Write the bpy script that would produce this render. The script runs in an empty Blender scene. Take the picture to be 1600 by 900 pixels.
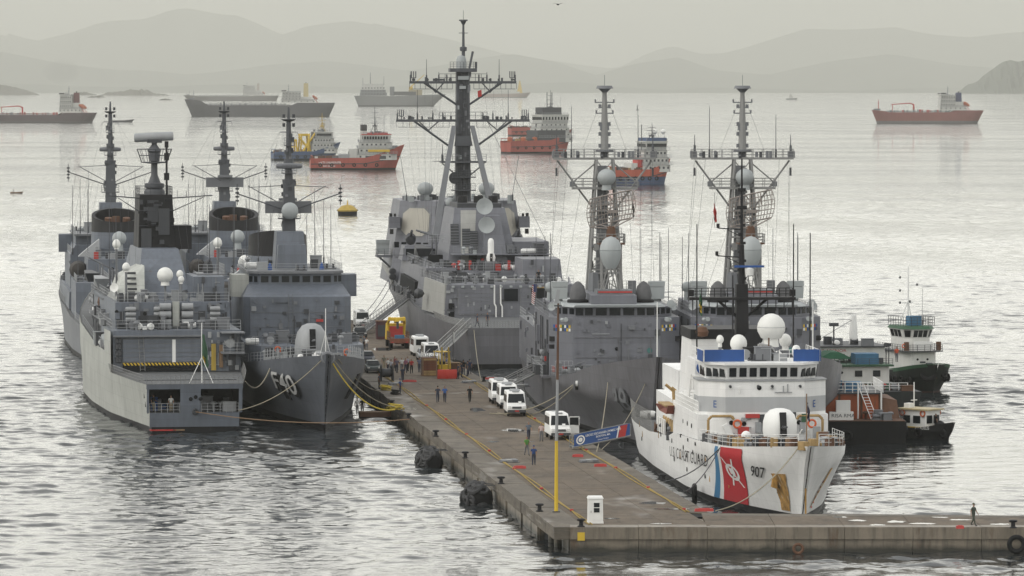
import bpy, bmesh, math, random
import numpy as np
from mathutils import Vector, Matrix
C = bpy.context.scene.collection
SC = bpy.context.scene
rnd = random.Random(7)
R = math.radians
# ------------------------------------------------------------------ camera
F, H, PITCH = 8000.0, 36.0, math.atan(330/8000.0)      # focal length in photo pixels, eye height, downward pitch
EARTH = 7.3e6                                           # effective earth radius (with refraction)
cam = bpy.data.cameras.new('camera'); co = bpy.data.objects.new('camera', cam); C.objects.link(co)
cam.sensor_width = 36; cam.lens = 36*F/1600; cam.clip_start = 1; cam.clip_end = 200000
co.location = (0, 0, H); co.rotation_euler = (math.pi/2-PITCH, 0, 0); SC.camera = co
SC.view_settings.view_transform = 'Standard'; SC.view_settings.look = 'None'
SC.view_settings.exposure = 0.0; SC.view_settings.gamma = 1; SC.view_settings.use_curve_mapping = False
# ------------------------------------------------------------------ sky and sun (overcast)
SUN_EL, SUN_AZ = R(42), R(-112)      # azimuth from +Y (view direction), negative = camera left
wd = bpy.data.worlds.new('World'); SC.world = wd; wd.use_nodes = True
wn = wd.node_tree; wn.nodes.clear()
sky = wn.nodes.new('ShaderNodeTexSky'); sky.sky_type = 'NISHITA'; sky.sun_disc = False
sky.sun_elevation = SUN_EL; sky.sun_rotation = SUN_AZ; sky.dust_density = 4; sky.air_density = 1.5
bw = wn.nodes.new('ShaderNodeHueSaturation'); bw.inputs['Saturation'].default_value = 0.25
wn.links.new(sky.outputs[0], bw.inputs['Color'])
tc = wn.nodes.new('ShaderNodeTexCoord'); sp = wn.nodes.new('ShaderNodeSeparateXYZ')
wn.links.new(tc.outputs['Generated'], sp.inputs[0])
rmp = wn.nodes.new('ShaderNodeValToRGB')                # overcast dome: a bright horizon under a slightly darker deck of cloud
rmp.color_ramp.elements[0].position = 0.0; rmp.color_ramp.elements[0].color = (7.2, 7.15, 6.5, 1)
rmp.color_ramp.elements[1].position = 1.0; rmp.color_ramp.elements[1].color = (6.2, 6.3, 6.4, 1)
e = rmp.color_ramp.elements.new(0.03); e.color = (17.0, 16.8, 15.3, 1)
e = rmp.color_ramp.elements.new(0.12); e.color = (18.0, 17.7, 16.4, 1)
e = rmp.color_ramp.elements.new(0.4); e.color = (7.2, 7.2, 7.1, 1)
wn.links.new(sp.outputs['Z'], rmp.inputs[0])
mx = wn.nodes.new('ShaderNodeMix'); mx.data_type = 'RGBA'; mx.inputs['Factor'].default_value = 0.86
wn.links.new(bw.outputs[0], mx.inputs['A']); wn.links.new(rmp.outputs[0], mx.inputs['B'])
# the hidden sun makes its half of the cloud deck a little brighter
dp = wn.nodes.new('ShaderNodeVectorMath'); dp.operation = 'DOT_PRODUCT'
dp.inputs[1].default_value = (math.sin(SUN_AZ)*math.cos(SUN_EL), math.cos(SUN_AZ)*math.cos(SUN_EL), math.sin(SUN_EL))
wn.links.new(tc.outputs['Generated'], dp.inputs[0])
gl = wn.nodes.new('ShaderNodeMath'); gl.operation = 'MULTIPLY_ADD'; gl.inputs[1].default_value = .06; gl.inputs[2].default_value = 1.0
wn.links.new(dp.outputs['Value'], gl.inputs[0])
sc_ = wn.nodes.new('ShaderNodeVectorMath'); sc_.operation = 'SCALE'
wn.links.new(mx.outputs['Result'], sc_.inputs[0]); wn.links.new(gl.outputs[0], sc_.inputs['Scale'])
bg = wn.nodes.new('ShaderNodeBackground'); bg.inputs['Strength'].default_value = 0.142
ow = wn.nodes.new('ShaderNodeOutputWorld')
wn.links.new(sc_.outputs[0], bg.inputs['Color']); wn.links.new(bg.outputs[0], ow.inputs['Surface'])
sl = bpy.data.lights.new('sun', 'SUN'); sl.energy = 1.0; sl.angle = R(45); sl.color = (1, .96, .88)
so = bpy.data.objects.new('sun', sl); C.objects.link(so)
sd = Vector((math.sin(SUN_AZ)*math.cos(SUN_EL), math.cos(SUN_AZ)*math.cos(SUN_EL), math.sin(SUN_EL)))
so.rotation_euler = sd.to_track_quat('Z', 'Y').to_euler(); so.location = (-200, 300, 200)
SC.cycles.max_bounces = 6; SC.cycles.volume_bounces = 2; SC.cycles.diffuse_bounces = 2; SC.cycles.glossy_bounces = 3
SC.cycles.transparent_max_bounces = 8; SC.cycles.use_denoising = True

# ------------------------------------------------------------------ helpers: pixels of the photograph to points of the world
def ray(px, py):
    u = (px-800)/F; v = (450-py)/F
    return np.array([u, math.cos(PITCH)+v*math.sin(PITCH), -math.sin(PITCH)+v*math.cos(PITCH)])
def W(px, py, z=0.0):                                   # point at height z over the curved sea
    d = ray(px, py); t = (z-H)/d[2]
    for _ in range(60):
        t = (z-((d[0]*t)**2+(d[1]*t)**2)/(2*EARTH)-H)/d[2]
    return Vector((d[0]*t, d[1]*t, H+d[2]*t))
def WY(px, py, Y):                                      # point at distance Y
    d = ray(px, py); t = Y/d[1]
    return Vector((d[0]*t, Y, H+d[2]*t))

# ------------------------------------------------------------------ materials
MATS = {}
def mat(name, rgb, rough=.6, var=.12, scale=.5, rust=0.0, streak=.5, metal=0.0, bump=.0, dirt=None, plates=0.0, spec=.5):
    """painted / worn surface: patchy tone, vertical runs, optional rust runs and plate dishing"""
    if name in MATS: return MATS[name]
    m = bpy.data.materials.new(name); m.use_nodes = True; MATS[name] = m
    n, l = m.node_tree.nodes, m.node_tree.links
    b = n['Principled BSDF']; b.inputs['Roughness'].default_value = rough; b.inputs['Metallic'].default_value = metal; b.inputs['Specular IOR Level'].default_value = .2 if max(rgb) < .03 and name != 'dark_glass' else spec
    tc = n.new('ShaderNodeTexCoord')
    n1 = n.new('ShaderNodeTexNoise'); n1.inputs['Scale'].default_value = scale; n1.inputs['Detail'].default_value = 5
    l.new(tc.outputs['Object'], n1.inputs['Vector'])
    mp = n.new('ShaderNodeMapping'); mp.inputs['Scale'].default_value = (1.6, 1.6, .09)
    l.new(tc.outputs['Object'], mp.inputs['Vector'])
    n2 = n.new('ShaderNodeTexNoise'); n2.inputs['Scale'].default_value = 1.3; n2.inputs['Detail'].default_value = 4
    l.new(mp.outputs[0], n2.inputs['Vector'])
    a = n.new('ShaderNodeMath'); a.operation = 'MULTIPLY_ADD'; a.inputs[1].default_value = streak
    l.new(n2.outputs['Fac'], a.inputs[0])
    q = n.new('ShaderNodeMath'); q.operation = 'MULTIPLY'; q.inputs[1].default_value = 1-streak
    l.new(n1.outputs['Fac'], q.inputs[0]); l.new(q.outputs[0], a.inputs[2])
    mr = n.new('ShaderNodeMapRange'); mr.inputs['From Min'].default_value = .3; mr.inputs['From Max'].default_value = .7
    mr.inputs['To Min'].default_value = 1-var; mr.inputs['To Max'].default_value = 1+var
    l.new(a.outputs[0], mr.inputs['Value'])
    vm = n.new('ShaderNodeVectorMath'); vm.operation = 'SCALE'; vm.inputs[0].default_value = rgb
    if plates:                                           # plating: patched tones and faint seams
        sx = n.new('ShaderNodeSeparateXYZ'); l.new(tc.outputs['Object'], sx.inputs[0])
        xy = n.new('ShaderNodeMath'); xy.operation = 'ADD'; l.new(sx.outputs['X'], xy.inputs[0]); l.new(sx.outputs['Y'], xy.inputs[1])
        cb = n.new('ShaderNodeCombineXYZ'); l.new(xy.outputs[0], cb.inputs['X']); l.new(sx.outputs['Z'], cb.inputs['Y'])
        bk = n.new('ShaderNodeTexBrick'); l.new(cb.outputs[0], bk.inputs['Vector'])
        for k_, v_ in (('Scale', 1), ('Brick Width', 3.4), ('Row Height', 1.35), ('Mortar Size', .022), ('Mortar Smooth', .3), ('Bias', 0)): bk.inputs[k_].default_value = v_
        g_ = .09 if max(rgb) < .3 else .035
        bk.inputs['Color1'].default_value = (1-g_,)*3+(1,); bk.inputs['Color2'].default_value = (1+g_,)*3+(1,); bk.inputs['Mortar'].default_value = (.80,)*3+(1,) if max(rgb) < .5 else (.9,)*3+(1,)
        mu = n.new('ShaderNodeMath'); mu.operation = 'MULTIPLY'; l.new(mr.outputs[0], mu.inputs[0]); l.new(bk.outputs['Color'], mu.inputs[1])
        l.new(mu.outputs[0], vm.inputs['Scale'])
    else: l.new(mr.outputs[0], vm.inputs['Scale'])
    out = vm.outputs[0]
    if rust > 0 or dirt:
        n3 = n.new('ShaderNodeTexNoise'); n3.inputs['Scale'].default_value = 1.1; n3.inputs['Detail'].default_value = 7
        mp3 = n.new('ShaderNodeMapping'); mp3.inputs['Scale'].default_value = (2.2, 2.2, .22); mp3.inputs['Location'].default_value = (3, 7, 1)
        l.new(tc.outputs['Object'], mp3.inputs['Vector']); l.new(mp3.outputs[0], n3.inputs['Vector'])
        r3 = n.new('ShaderNodeMapRange'); r3.inputs['From Min'].default_value = .74-.3*(rust or .3); r3.inputs['From Max'].default_value = .86-.3*(rust or .3)
        r3.inputs['To Max'].default_value = .75
        l.new(n3.outputs['Fac'], r3.inputs['Value'])
        mm = n.new('ShaderNodeMix'); mm.data_type = 'RGBA'; mm.inputs['B'].default_value = (*(dirt or (.16, .075, .03)), 1)
        l.new(r3.outputs[0], mm.inputs['Factor']); l.new(out, mm.inputs['A']); out = mm.outputs['Result']
    l.new(out, b.inputs['Base Color'])
    if bump > 0:
        nb = n.new('ShaderNodeTexNoise'); nb.inputs['Scale'].default_value = .8 if plates else 6; nb.inputs['Detail'].default_value = 3
        l.new(tc.outputs['Object'], nb.inputs['Vector'])
        bp = n.new('ShaderNodeBump'); bp.inputs['Strength'].default_value = bump; bp.inputs['Distance'].default_value = .15 if plates else .03
        l.new(nb.outputs['Fac'], bp.inputs['Height']); l.new(bp.outputs[0], b.inputs['Normal'])
    return m
navy = mat('us_haze_grey', (.150, .155, .178), .5, .14, .4, rust=.16, bump=.25, plates=1)
navydk = mat('us_hull_grey', (.130, .130, .143), .5, .2, .3, rust=.15, bump=.25, plates=1)
bnavy = mat('brazil_grey', (.125, .142, .172), .5, .2, .4, rust=.2, bump=.25, plates=1)
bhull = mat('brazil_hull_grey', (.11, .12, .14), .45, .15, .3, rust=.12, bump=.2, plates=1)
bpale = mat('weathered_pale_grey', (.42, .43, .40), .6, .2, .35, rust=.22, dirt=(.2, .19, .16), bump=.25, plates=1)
lgrey = mat('light_grey_paint', (.30, .31, .32), .55, .12)
mgrey = mat('mid_grey_paint', (.16, .167, .18), .55, .14, rust=.1)
dgrey = mat('dark_grey_metal', (.045, .048, .055), .55, .2)
mast = mat('mast_grey', (.075, .08, .09), .55, .15)
deckg = mat('deck_grey', (.10, .105, .11), .8, .2, .8)
black = mat('black_paint', (.018, .018, .02), .55, .3)
boot = mat('boot_topping', (.012, .012, .014), .5, .3, rust=.3, dirt=(.07, .065, .045))
white = mat('white_ship_paint', (.82, .82, .81), .45, .08, .4, rust=.13, dirt=(.6, .57, .5), bump=.12, plates=1)
whit = mat('clean_white', (.8, .8, .78), .45, .05)
dome = mat('radome_white', (.76, .76, .73), .5, .06)
domeg = mat('radome_grey', (.36, .385, .39), .55, .08)
glass = mat('dark_glass', (.012, .015, .018), .15, .2, spec=.25)
dark = mat('dark_opening_shade', (.010, .011, .013), .8, .2)  # near-black that stands in for shade inside openings, recesses and gaps
redp = mat('red_paint', (.42, .035, .03), .5, .15)
redhull = mat('faded_red_hull', (.34, .07, .05), .6, .2, .25, rust=.3, dirt=(.12, .05, .04))
orng = mat('orange_paint', (.40, .10, .035), .6, .2, .4, rust=.3)
yel = mat('yellow_paint', (.62, .42, .03), .55, .15)
yeldirt = mat('worn_yellow', (.40, .28, .05), .7, .25)
bluep = mat('blue_cloth', (.022, .08, .27), .8, .15)
bluehull = mat('blue_hull', (.05, .085, .17), .55, .2)
blue2 = mat('tarpaulin_blue', (.05, .15, .26), .7, .15)
green = mat('green_paint', (.025, .085, .04), .6, .2)
grncl = mat('green_cloth', (.02, .10, .05), .85, .2)
brown = mat('rust_brown', (.12, .06, .035), .8, .3)
wood = mat('timber', (.22, .14, .08), .8, .25, 3)
tan = mat('buff_equipment', (.36, .24, .10), .7, .3, 2)
rope_m = mat('rope', (.30, .27, .20), .9, .2, 4)
rope_y = mat('rope_yellow', (.55, .42, .06), .9, .2, 4)
rubber = mat('rubber', (.012, .012, .013), .75, .4, 3)
array_m = mat('array_face', (.40, .38, .33), .6, .06, .8)
skin = mat('skin', (.30, .17, .11), .6, .1)
hairm = mat('hair', (.015, .012, .01), .7, .2)
chrome = mat('steel', (.4, .4, .4), .35, .1, metal=.8)
amber = mat('headlamp_glass', (.6, .6, .58), .1, .1)
zinc = mat('galvanised', (.24, .24, .235), .5, .15)

# ------------------------------------------------------------------ mesh builder
class MB:
    def __init__(s): s.v = []; s.f = []
    def add(s, vs, fs):
        o = len(s.v); s.v += [tuple(map(float, p)) for p in vs]; s.f += [tuple(i+o for i in f) for f in fs]; return s
    def hexa(s, lo, hi):
        n = len(lo); fs = [tuple(range(n-1, -1, -1)), tuple(range(n, 2*n))]
        fs += [(i, (i+1) % n, n+(i+1) % n, n+i) for i in range(n)]
        return s.add(list(lo)+list(hi), fs)
    def box(s, c, d, rz=0, top=(1, 1), sh=(0, 0), ry=0, rx=0):          # centre, size; top scale and shift; rotations
        hx, hy, hz = d[0]/2, d[1]/2, d[2]/2
        lo = [(-hx, -hy, -hz), (hx, -hy, -hz), (hx, hy, -hz), (-hx, hy, -hz)]
        hi = [(x*top[0]+sh[0], y*top[1]+sh[1], hz) for x, y, _ in lo]
        M = Matrix.Translation(c) @ Matrix.Rotation(rz, 4, 'Z') @ Matrix.Rotation(ry, 4, 'Y') @ Matrix.Rotation(rx, 4, 'X')
        return s.hexa([M @ Vector(p) for p in lo], [M @ Vector(p) for p in hi])
    def bx(s, x0, x1, y0, y1, z0, z1, **k):
        return s.box(((x0+x1)/2, (y0+y1)/2, (z0+z1)/2), (abs(x1-x0), abs(y1-y0), abs(z1-z0)), **k)
    def prism(s, poly, z0, z1, topp=None):                              # plan polygon (counter-clockwise) raised from z0 to z1
        return s.hexa([(x, y, z0) for x, y in poly], [(x, y, z1) for x, y in (topp or poly)])
    def side(s, poly, y0, y1):                                          # (x, z) outline pushed through y0..y1
        return s.hexa([(x, y1, z) for x, z in poly], [(x, y0, z) for x, z in poly])
    def tube(s, p0, p1, r0, r1=None, n=6, cap=True):
        r1 = r0 if r1 is None else r1
        p0, p1 = Vector(p0), Vector(p1); d = p1-p0
        if d.length < 1e-6: return s
        q = d.to_track_quat('Z', 'Y'); a = []
        for p, r in ((p0, r0), (p1, r1)):
            a.append([p+q @ Vector((r*math.cos(6.28318*i/n), r*math.sin(6.28318*i/n), 0)) for i in range(n)])
        fs = [(i, (i+1) % n, n+(i+1) % n, n+i) for i in range(n)]
        if cap: fs += [tuple(range(n-1, -1, -1)), tuple(range(n, 2*n))]
        return s.add(a[0]+a[1], fs)
    def path(s, pts, r, n=5):
        for a, b in zip(pts[:-1], pts[1:]): s.tube(a, b, r, r, n, True)
        return s
    def lathe(s, prof, c=(0, 0, 0), n=14, axis=(0, 0, 1), sc=(1, 1)):   # profile of (radius, height)
        q = Vector(axis).to_track_quat('Z', 'Y'); vs = []; fs = []
        for r, z in prof:
            for i in range(n):
                vs.append(Vector(c)+q @ Vector((sc[0]*r*math.cos(6.28318*i/n), sc[1]*r*math.sin(6.28318*i/n), z)))
        m = len(prof)
        for j in range(m-1):
            for i in range(n): fs.append((j*n+i, j*n+(i+1) % n, (j+1)*n+(i+1) % n, (j+1)*n+i))
        fs += [tuple(range(n-1, -1, -1)), tuple(range((m-1)*n, m*n))]
        return s.add(vs, fs)
    def ball(s, c, r, n=14, k=8, sc=(1, 1, 1), axis=(0, 0, 1)):
        return s.lathe([(max(.001, r*math.sin(math.pi*j/k))*sc[0], -r*math.cos(math.pi*j/k)*sc[2]) for j in range(k+1)], c, n, axis)
    def torus(s, c, Rr, r, axis=(0, 0, 1), n=16, k=7):
        q = Vector(axis).to_track_quat('Z', 'Y'); vs = []; fs = []
        for i in range(n):
            a = 6.28318*i/n
            for j in range(k):
                b = 6.28318*j/k; rr = Rr+r*math.cos(b)
                vs.append(Vector(c)+q @ Vector((rr*math.cos(a), rr*math.sin(a), r*math.sin(b))))
        for i in range(n):
            for j in range(k):
                fs.append((i*k+j, ((i+1) % n)*k+j, ((i+1) % n)*k+(j+1) % k, i*k+(j+1) % k))
        return s.add(vs, fs)
    def rail(s, pts, h=1.05, step=1.5, r=.03, rails=3):                 # guard rail along a polyline of deck points
        for a, b in zip(pts[:-1], pts[1:]):
            a, b = Vector(a), Vector(b); L = (b-a).length; n = max(1, round(L/step))
            for i in range(n+1):
                p = a.lerp(b, i/n); s.tube(p, p+Vector((0, 0, h)), r, r, 4, False)
            for k in range(rails):
                z = Vector((0, 0, h*(k+1)/rails)); s.tube(a+z, b+z, r*.8, r*.8, 4, False)
        return s
    def net(s, a, b, h, nx, nz, r=.02, lean=(0, 0)):                    # wire mesh panel between two foot points
        a, b = Vector(a), Vector(b); up = Vector((lean[0], lean[1], h))
        for i in range(nx+1): p = a.lerp(b, i/nx); s.tube(p, p+up, r, r, 3, False)
        for k in range(nz+1): s.tube(a+up*k/nz, b+up*k/nz, r, r, 3, False)
        return s
    def ladder(s, p0, p1, w=.45, ax=(0, 1, 0), r=.03):
        p0, p1 = Vector(p0), Vector(p1); w = Vector(ax)*w/2; n = max(2, int((p1-p0).length/.35))
        s.tube(p0-w, p1-w, r, r, 4, False); s.tube(p0+w, p1+w, r, r, 4, False)
        for i in range(n): q = p0.lerp(p1, (i+.5)/n); s.tube(q-w, q+w, r*.7, r*.7, 3, False)
        return s
    def build(s, name, m, parent=None, smooth=35, loc=None):
        me = bpy.data.meshes.new(name); me.from_pydata(s.v, [], s.f); me.validate()
        me.materials.append(m)
        if smooth: me.shade_smooth(); me.set_sharp_from_angle(angle=R(smooth))
        o = bpy.data.objects.new(name, me); C.objects.link(o)
        if parent: o.parent = parent
        if loc: o.location = loc
        return o
def tag(o, label=None, cat=None, group=None, kind=None):
    if label: o['label'] = label
    if cat: o['category'] = cat
    if group: o['group'] = group
    if kind: o['kind'] = kind
    return o
def thing(name, label, cat, loc=(0, 0, 0), rz=0, group=None):
    o = bpy.data.objects.new(name, None); C.objects.link(o); o.empty_display_size = .2
    o.location = loc; o.rotation_euler = (0, 0, rz); return tag(o, label, cat, group)
def inst(src, parent=None, loc=None, rz=None, name=None):               # one more piece with the same mesh
    o = src.copy(); C.objects.link(o)
    if parent: o.parent = parent
    if loc is not None: o.location = loc
    if rz is not None: o.rotation_euler = (0, 0, rz)
    return o
def dup(root, loc, rz, label, group=None, skip=()):                     # a thing with its parts and sub-parts
    def cp(o, par):
        c = o.copy(); C.objects.link(c); c.parent = par
        for ch in KIDS(o):
            if ch.name.split('.')[0] not in skip: cp(ch, c)
        return c
    r = cp(root, None); r.location = loc; r.rotation_euler = (0, 0, rz); r['label'] = label
    if group: r['group'] = group
    return r
def KIDS(o): return list(o.children)
def struct(o): o['kind'] = 'structure'; return o
def flatprint(name, text, h, m, parent, mapf, squeeze=1.0, bold=0.0, align='LEFT', cell=.35, fit=False):
    """lettering: font outlines of cap height h turned to a mesh, then each point laid on the surface by mapf(u, v)"""
    cu = bpy.data.curves.new(name, 'FONT'); cu.body = text; cu.size = h/.7; cu.align_x = align; cu.offset = bold
    cu.resolution_u = 3
    t = bpy.data.objects.new(name+'_tmp', cu); C.objects.link(t)
    dg = bpy.context.evaluated_depsgraph_get(); dg.update()
    me = bpy.data.meshes.new_from_object(t.evaluated_get(dg)); bpy.data.objects.remove(t); bpy.data.curves.remove(cu)
    bm = bmesh.new(); bm.from_mesh(me); bmesh.ops.triangulate(bm, faces=bm.faces)
    for _ in range(5):
        es = [e for e in bm.edges if e.calc_length() > cell]
        if not es: break
        bmesh.ops.subdivide_edges(bm, edges=es, cuts=1); bmesh.ops.triangulate(bm, faces=bm.faces)
    if fit:                                               # letters stretched to a unit square first
        xs_ = [v.co.x for v in bm.verts]; ys_ = [v.co.y for v in bm.verts]; x_, w_, y_, h_ = min(xs_), max(xs_)-min(xs_), min(ys_), max(ys_)-min(ys_)
        for v in bm.verts: v.co.x = (v.co.x-x_)/w_; v.co.y = (v.co.y-y_)/h_
    for v in bm.verts: v.co = Vector(mapf(v.co.x*squeeze, v.co.y))
    bm.to_mesh(me); bm.free(); me.name = name; me.materials.clear(); me.materials.append(m)
    o = bpy.data.objects.new(name, me); C.objects.link(o); o.parent = parent
    return o
def both(f): f(1); f(-1)

# ------------------------------------------------------------------ hulls
def lerp(a, b, t): return a+(b-a)*t
class Hull:
    """x from the stern (0) to the stem; y to port; z up from the waterline"""
    def __init__(s, L, B, rake, wl, dk, zd, zref, p=1.4, stern_rake=0.0):
        s.L, s.B, s.rake, s.wl, s.dk, s.zdt, s.zref, s.p, s.sr = L, B, rake, wl, dk, zd, zref, p, stern_rake
    def stem(s, z): return s.L-s.rake+s.rake*max(-.3, z/s.zbow)**1.1 if z > 0 else s.L-s.rake+z*.25
    @property
    def zbow(s): return s.zdt[-1][1]
    def zd(s, x): return float(np.interp(x, [a for a, _ in s.zdt], [b for _, b in s.zdt]))
    def tail(s, z): return -s.sr*max(0, z)
    def y(s, x, z):
        a, b = s.tail(z), s.stem(z); u = min(1, max(0, (x-a)/(b-a)))
        f = lambda T: float(np.interp(u, [q for q, _ in T], [q for _, q in T]))
        t = min(1, max(0, z/s.zref))**s.p
        sm = lambda T: (f2(T, u-.012)+2*f2(T, u)+f2(T, u+.012))/4
        f2 = lambda T, w: float(np.interp(min(1, max(0, w)), [q for q, _ in T], [q for _, q in T])) if w <= 1 else 0.0
        h = s.B/2*lerp(sm(s.wl), sm(s.dk), t)
        if z < 0: h *= 1+z*.08
        return max(h, 0.04)
    def skin(s, z0, z1, sides=(1, -1), nx=44, nz=12, off=0.0, x0=None, x1=None, xs=()):
        """shell between the heights z0 and z1 (numbers, or functions of x)"""
        m = MB(); g = lambda z, x: z(x) if callable(z) else z
        for sd in sides:
            vs = []; fs = []
            us = [1-(1-i/nx)**1.5 if x1 is None else i/nx for i in range(nx+1)]
            us = sorted(us+[q/s.L for q in xs])
            nn = len(us)-1
            for i, u in enumerate(us):
                for j in range(nz+1):
                    xa = (x0 if x0 is not None else 0)+u*((x1 if x1 is not None else s.L)-(x0 if x0 is not None else 0))
                    z = lerp(g(z0, xa), g(z1, xa), j/nz)
                    lo = x0 if x0 is not None else s.tail(z); hi = x1 if x1 is not None else s.stem(z)
                    x = lo+u*(hi-lo); y = s.y(x, z)+off
                    if x1 is None and i == nn: y = .04
                    vs.append((x, sd*y, z))
            for i in range(nn):
                for j in range(nz):
                    a, b, c, d = i*(nz+1)+j, (i+1)*(nz+1)+j, (i+1)*(nz+1)+j+1, i*(nz+1)+j+1
                    fs.append((a, b, c, d) if sd < 0 else (d, c, b, a))
            m.add(vs, fs)
        return m
    def deck(s, dz=0.0, nx=44, inset=.05, x0=0, x1=None):
        m = MB(); vs = []; fs = []
        for i in range(nx+1):
            u = 1-(1-i/nx)**1.5; x = x0+u*((x1 or s.L)-x0); z = s.zd(x)+dz; xx = min(x, s.stem(z)-.02)
            y = max(.03, s.y(xx, z)-inset); vs += [(xx, y, z), (xx, -y, z)]
        for i in range(nx): fs.append((2*i, 2*i+1, 2*i+3, 2*i+2))
        return m.add(vs, fs)
    def transom(s, z0, z1, nz=4):
        m = MB(); vs = []; fs = []
        for j in range(nz+1):
            z = lerp(z0, z1, j/nz); x = s.tail(z); y = s.y(x, z); vs += [(x, y, z), (x, -y, z)]
        for j in range(nz): fs.append((2*j+2, 2*j+3, 2*j+1, 2*j))
        return m.add(vs, fs)
    def build(s, ship, m, mb=boot, bz=.55, dm=deckg, nx=44, deck=True):
        s.skin(bz, s.zd, nx=nx).build('hull', m, ship)
        s.skin(-1.2, bz+.01, nx=nx, nz=2).build('boot_topping', mb, ship)
        s.transom(bz, s.zd(0)).build('transom', m, ship); s.transom(-1.2, bz+.01, 1).build('transom_boot_topping', mb, ship)
        if deck: s.deck(-.02, nx).build('deck', dm, ship)
    def edge(s, xa, xb, n, sd, dz=0, inset=.12):                        # points along the deck edge
        o = []
        for i in range(n+1):
            x = lerp(xa, xb, i/n); z = s.zd(x); o.append((x, sd*max(.05, s.y(min(x, s.stem(z)-.05), z)-inset), z+dz))
        return o
    def on(s, sd, off=.02):                                             # maps (x, z) onto the shell
        return lambda x, z: (x, sd*(s.y(x, z)+off), z)
class Place:
    """where a ship lies: the stem (or stern) on the water, yaw from the view direction, bow towards the camera or away"""
    def __init__(s, x, y, yaw, L, bow_on):
        h = Vector((math.sin(yaw), -math.cos(yaw), 0)) if bow_on else Vector((-math.sin(yaw), math.cos(yaw), 0))
        s.h = h; s.o = Vector((x, y, 0))-h*L if bow_on else Vector((x, y, 0)); s.rz = math.atan2(h.y, h.x)
        s.left = Vector((-h.y, h.x, 0))
    zm = None
    def p(s, px, py, x):                                                # (y, z) of a photo point on the cross plane at station x
        d = Vector(ray(px, py)); q = s.o+s.h*x-Vector((0, 0, H)); t = q.dot(s.h)/d.dot(s.h)
        w = Vector((0, 0, H))+d*t
        return ((w-s.o).dot(s.left), float(np.interp(w.z, [b for _, b in s.zm], [a for a, _ in s.zm])) if s.zm else w.z)
    def w(s, x, y, z):
        if s.zm: z = float(np.interp(z, [a for a, _ in s.zm], [b for _, b in s.zm]))
        return s.o+s.h*x+s.left*y+Vector((0, 0, z))
    def settle(s, ship):                                     # trims all heights of the finished ship to its table zm
        A, B = [a for a, _ in s.zm], [b for _, b in s.zm]
        for o in ship.children_recursive:
            if o.location.length > 1e-6: o.location.z = float(np.interp(o.location.z, A, B)); continue
            if o.type != 'MESH' or o.parent.location.length > 1e-6 and o.parent != ship: continue
            n = len(o.data.vertices); co = np.empty(n*3, np.float32); o.data.vertices.foreach_get('co', co); co[2::3] = np.interp(co[2::3], A, B); o.data.vertices.foreach_set('co', co); o.data.update()
    def k(s, x): return F/(s.o+s.h*x).y                                 # photo pixels per metre at station x
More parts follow.
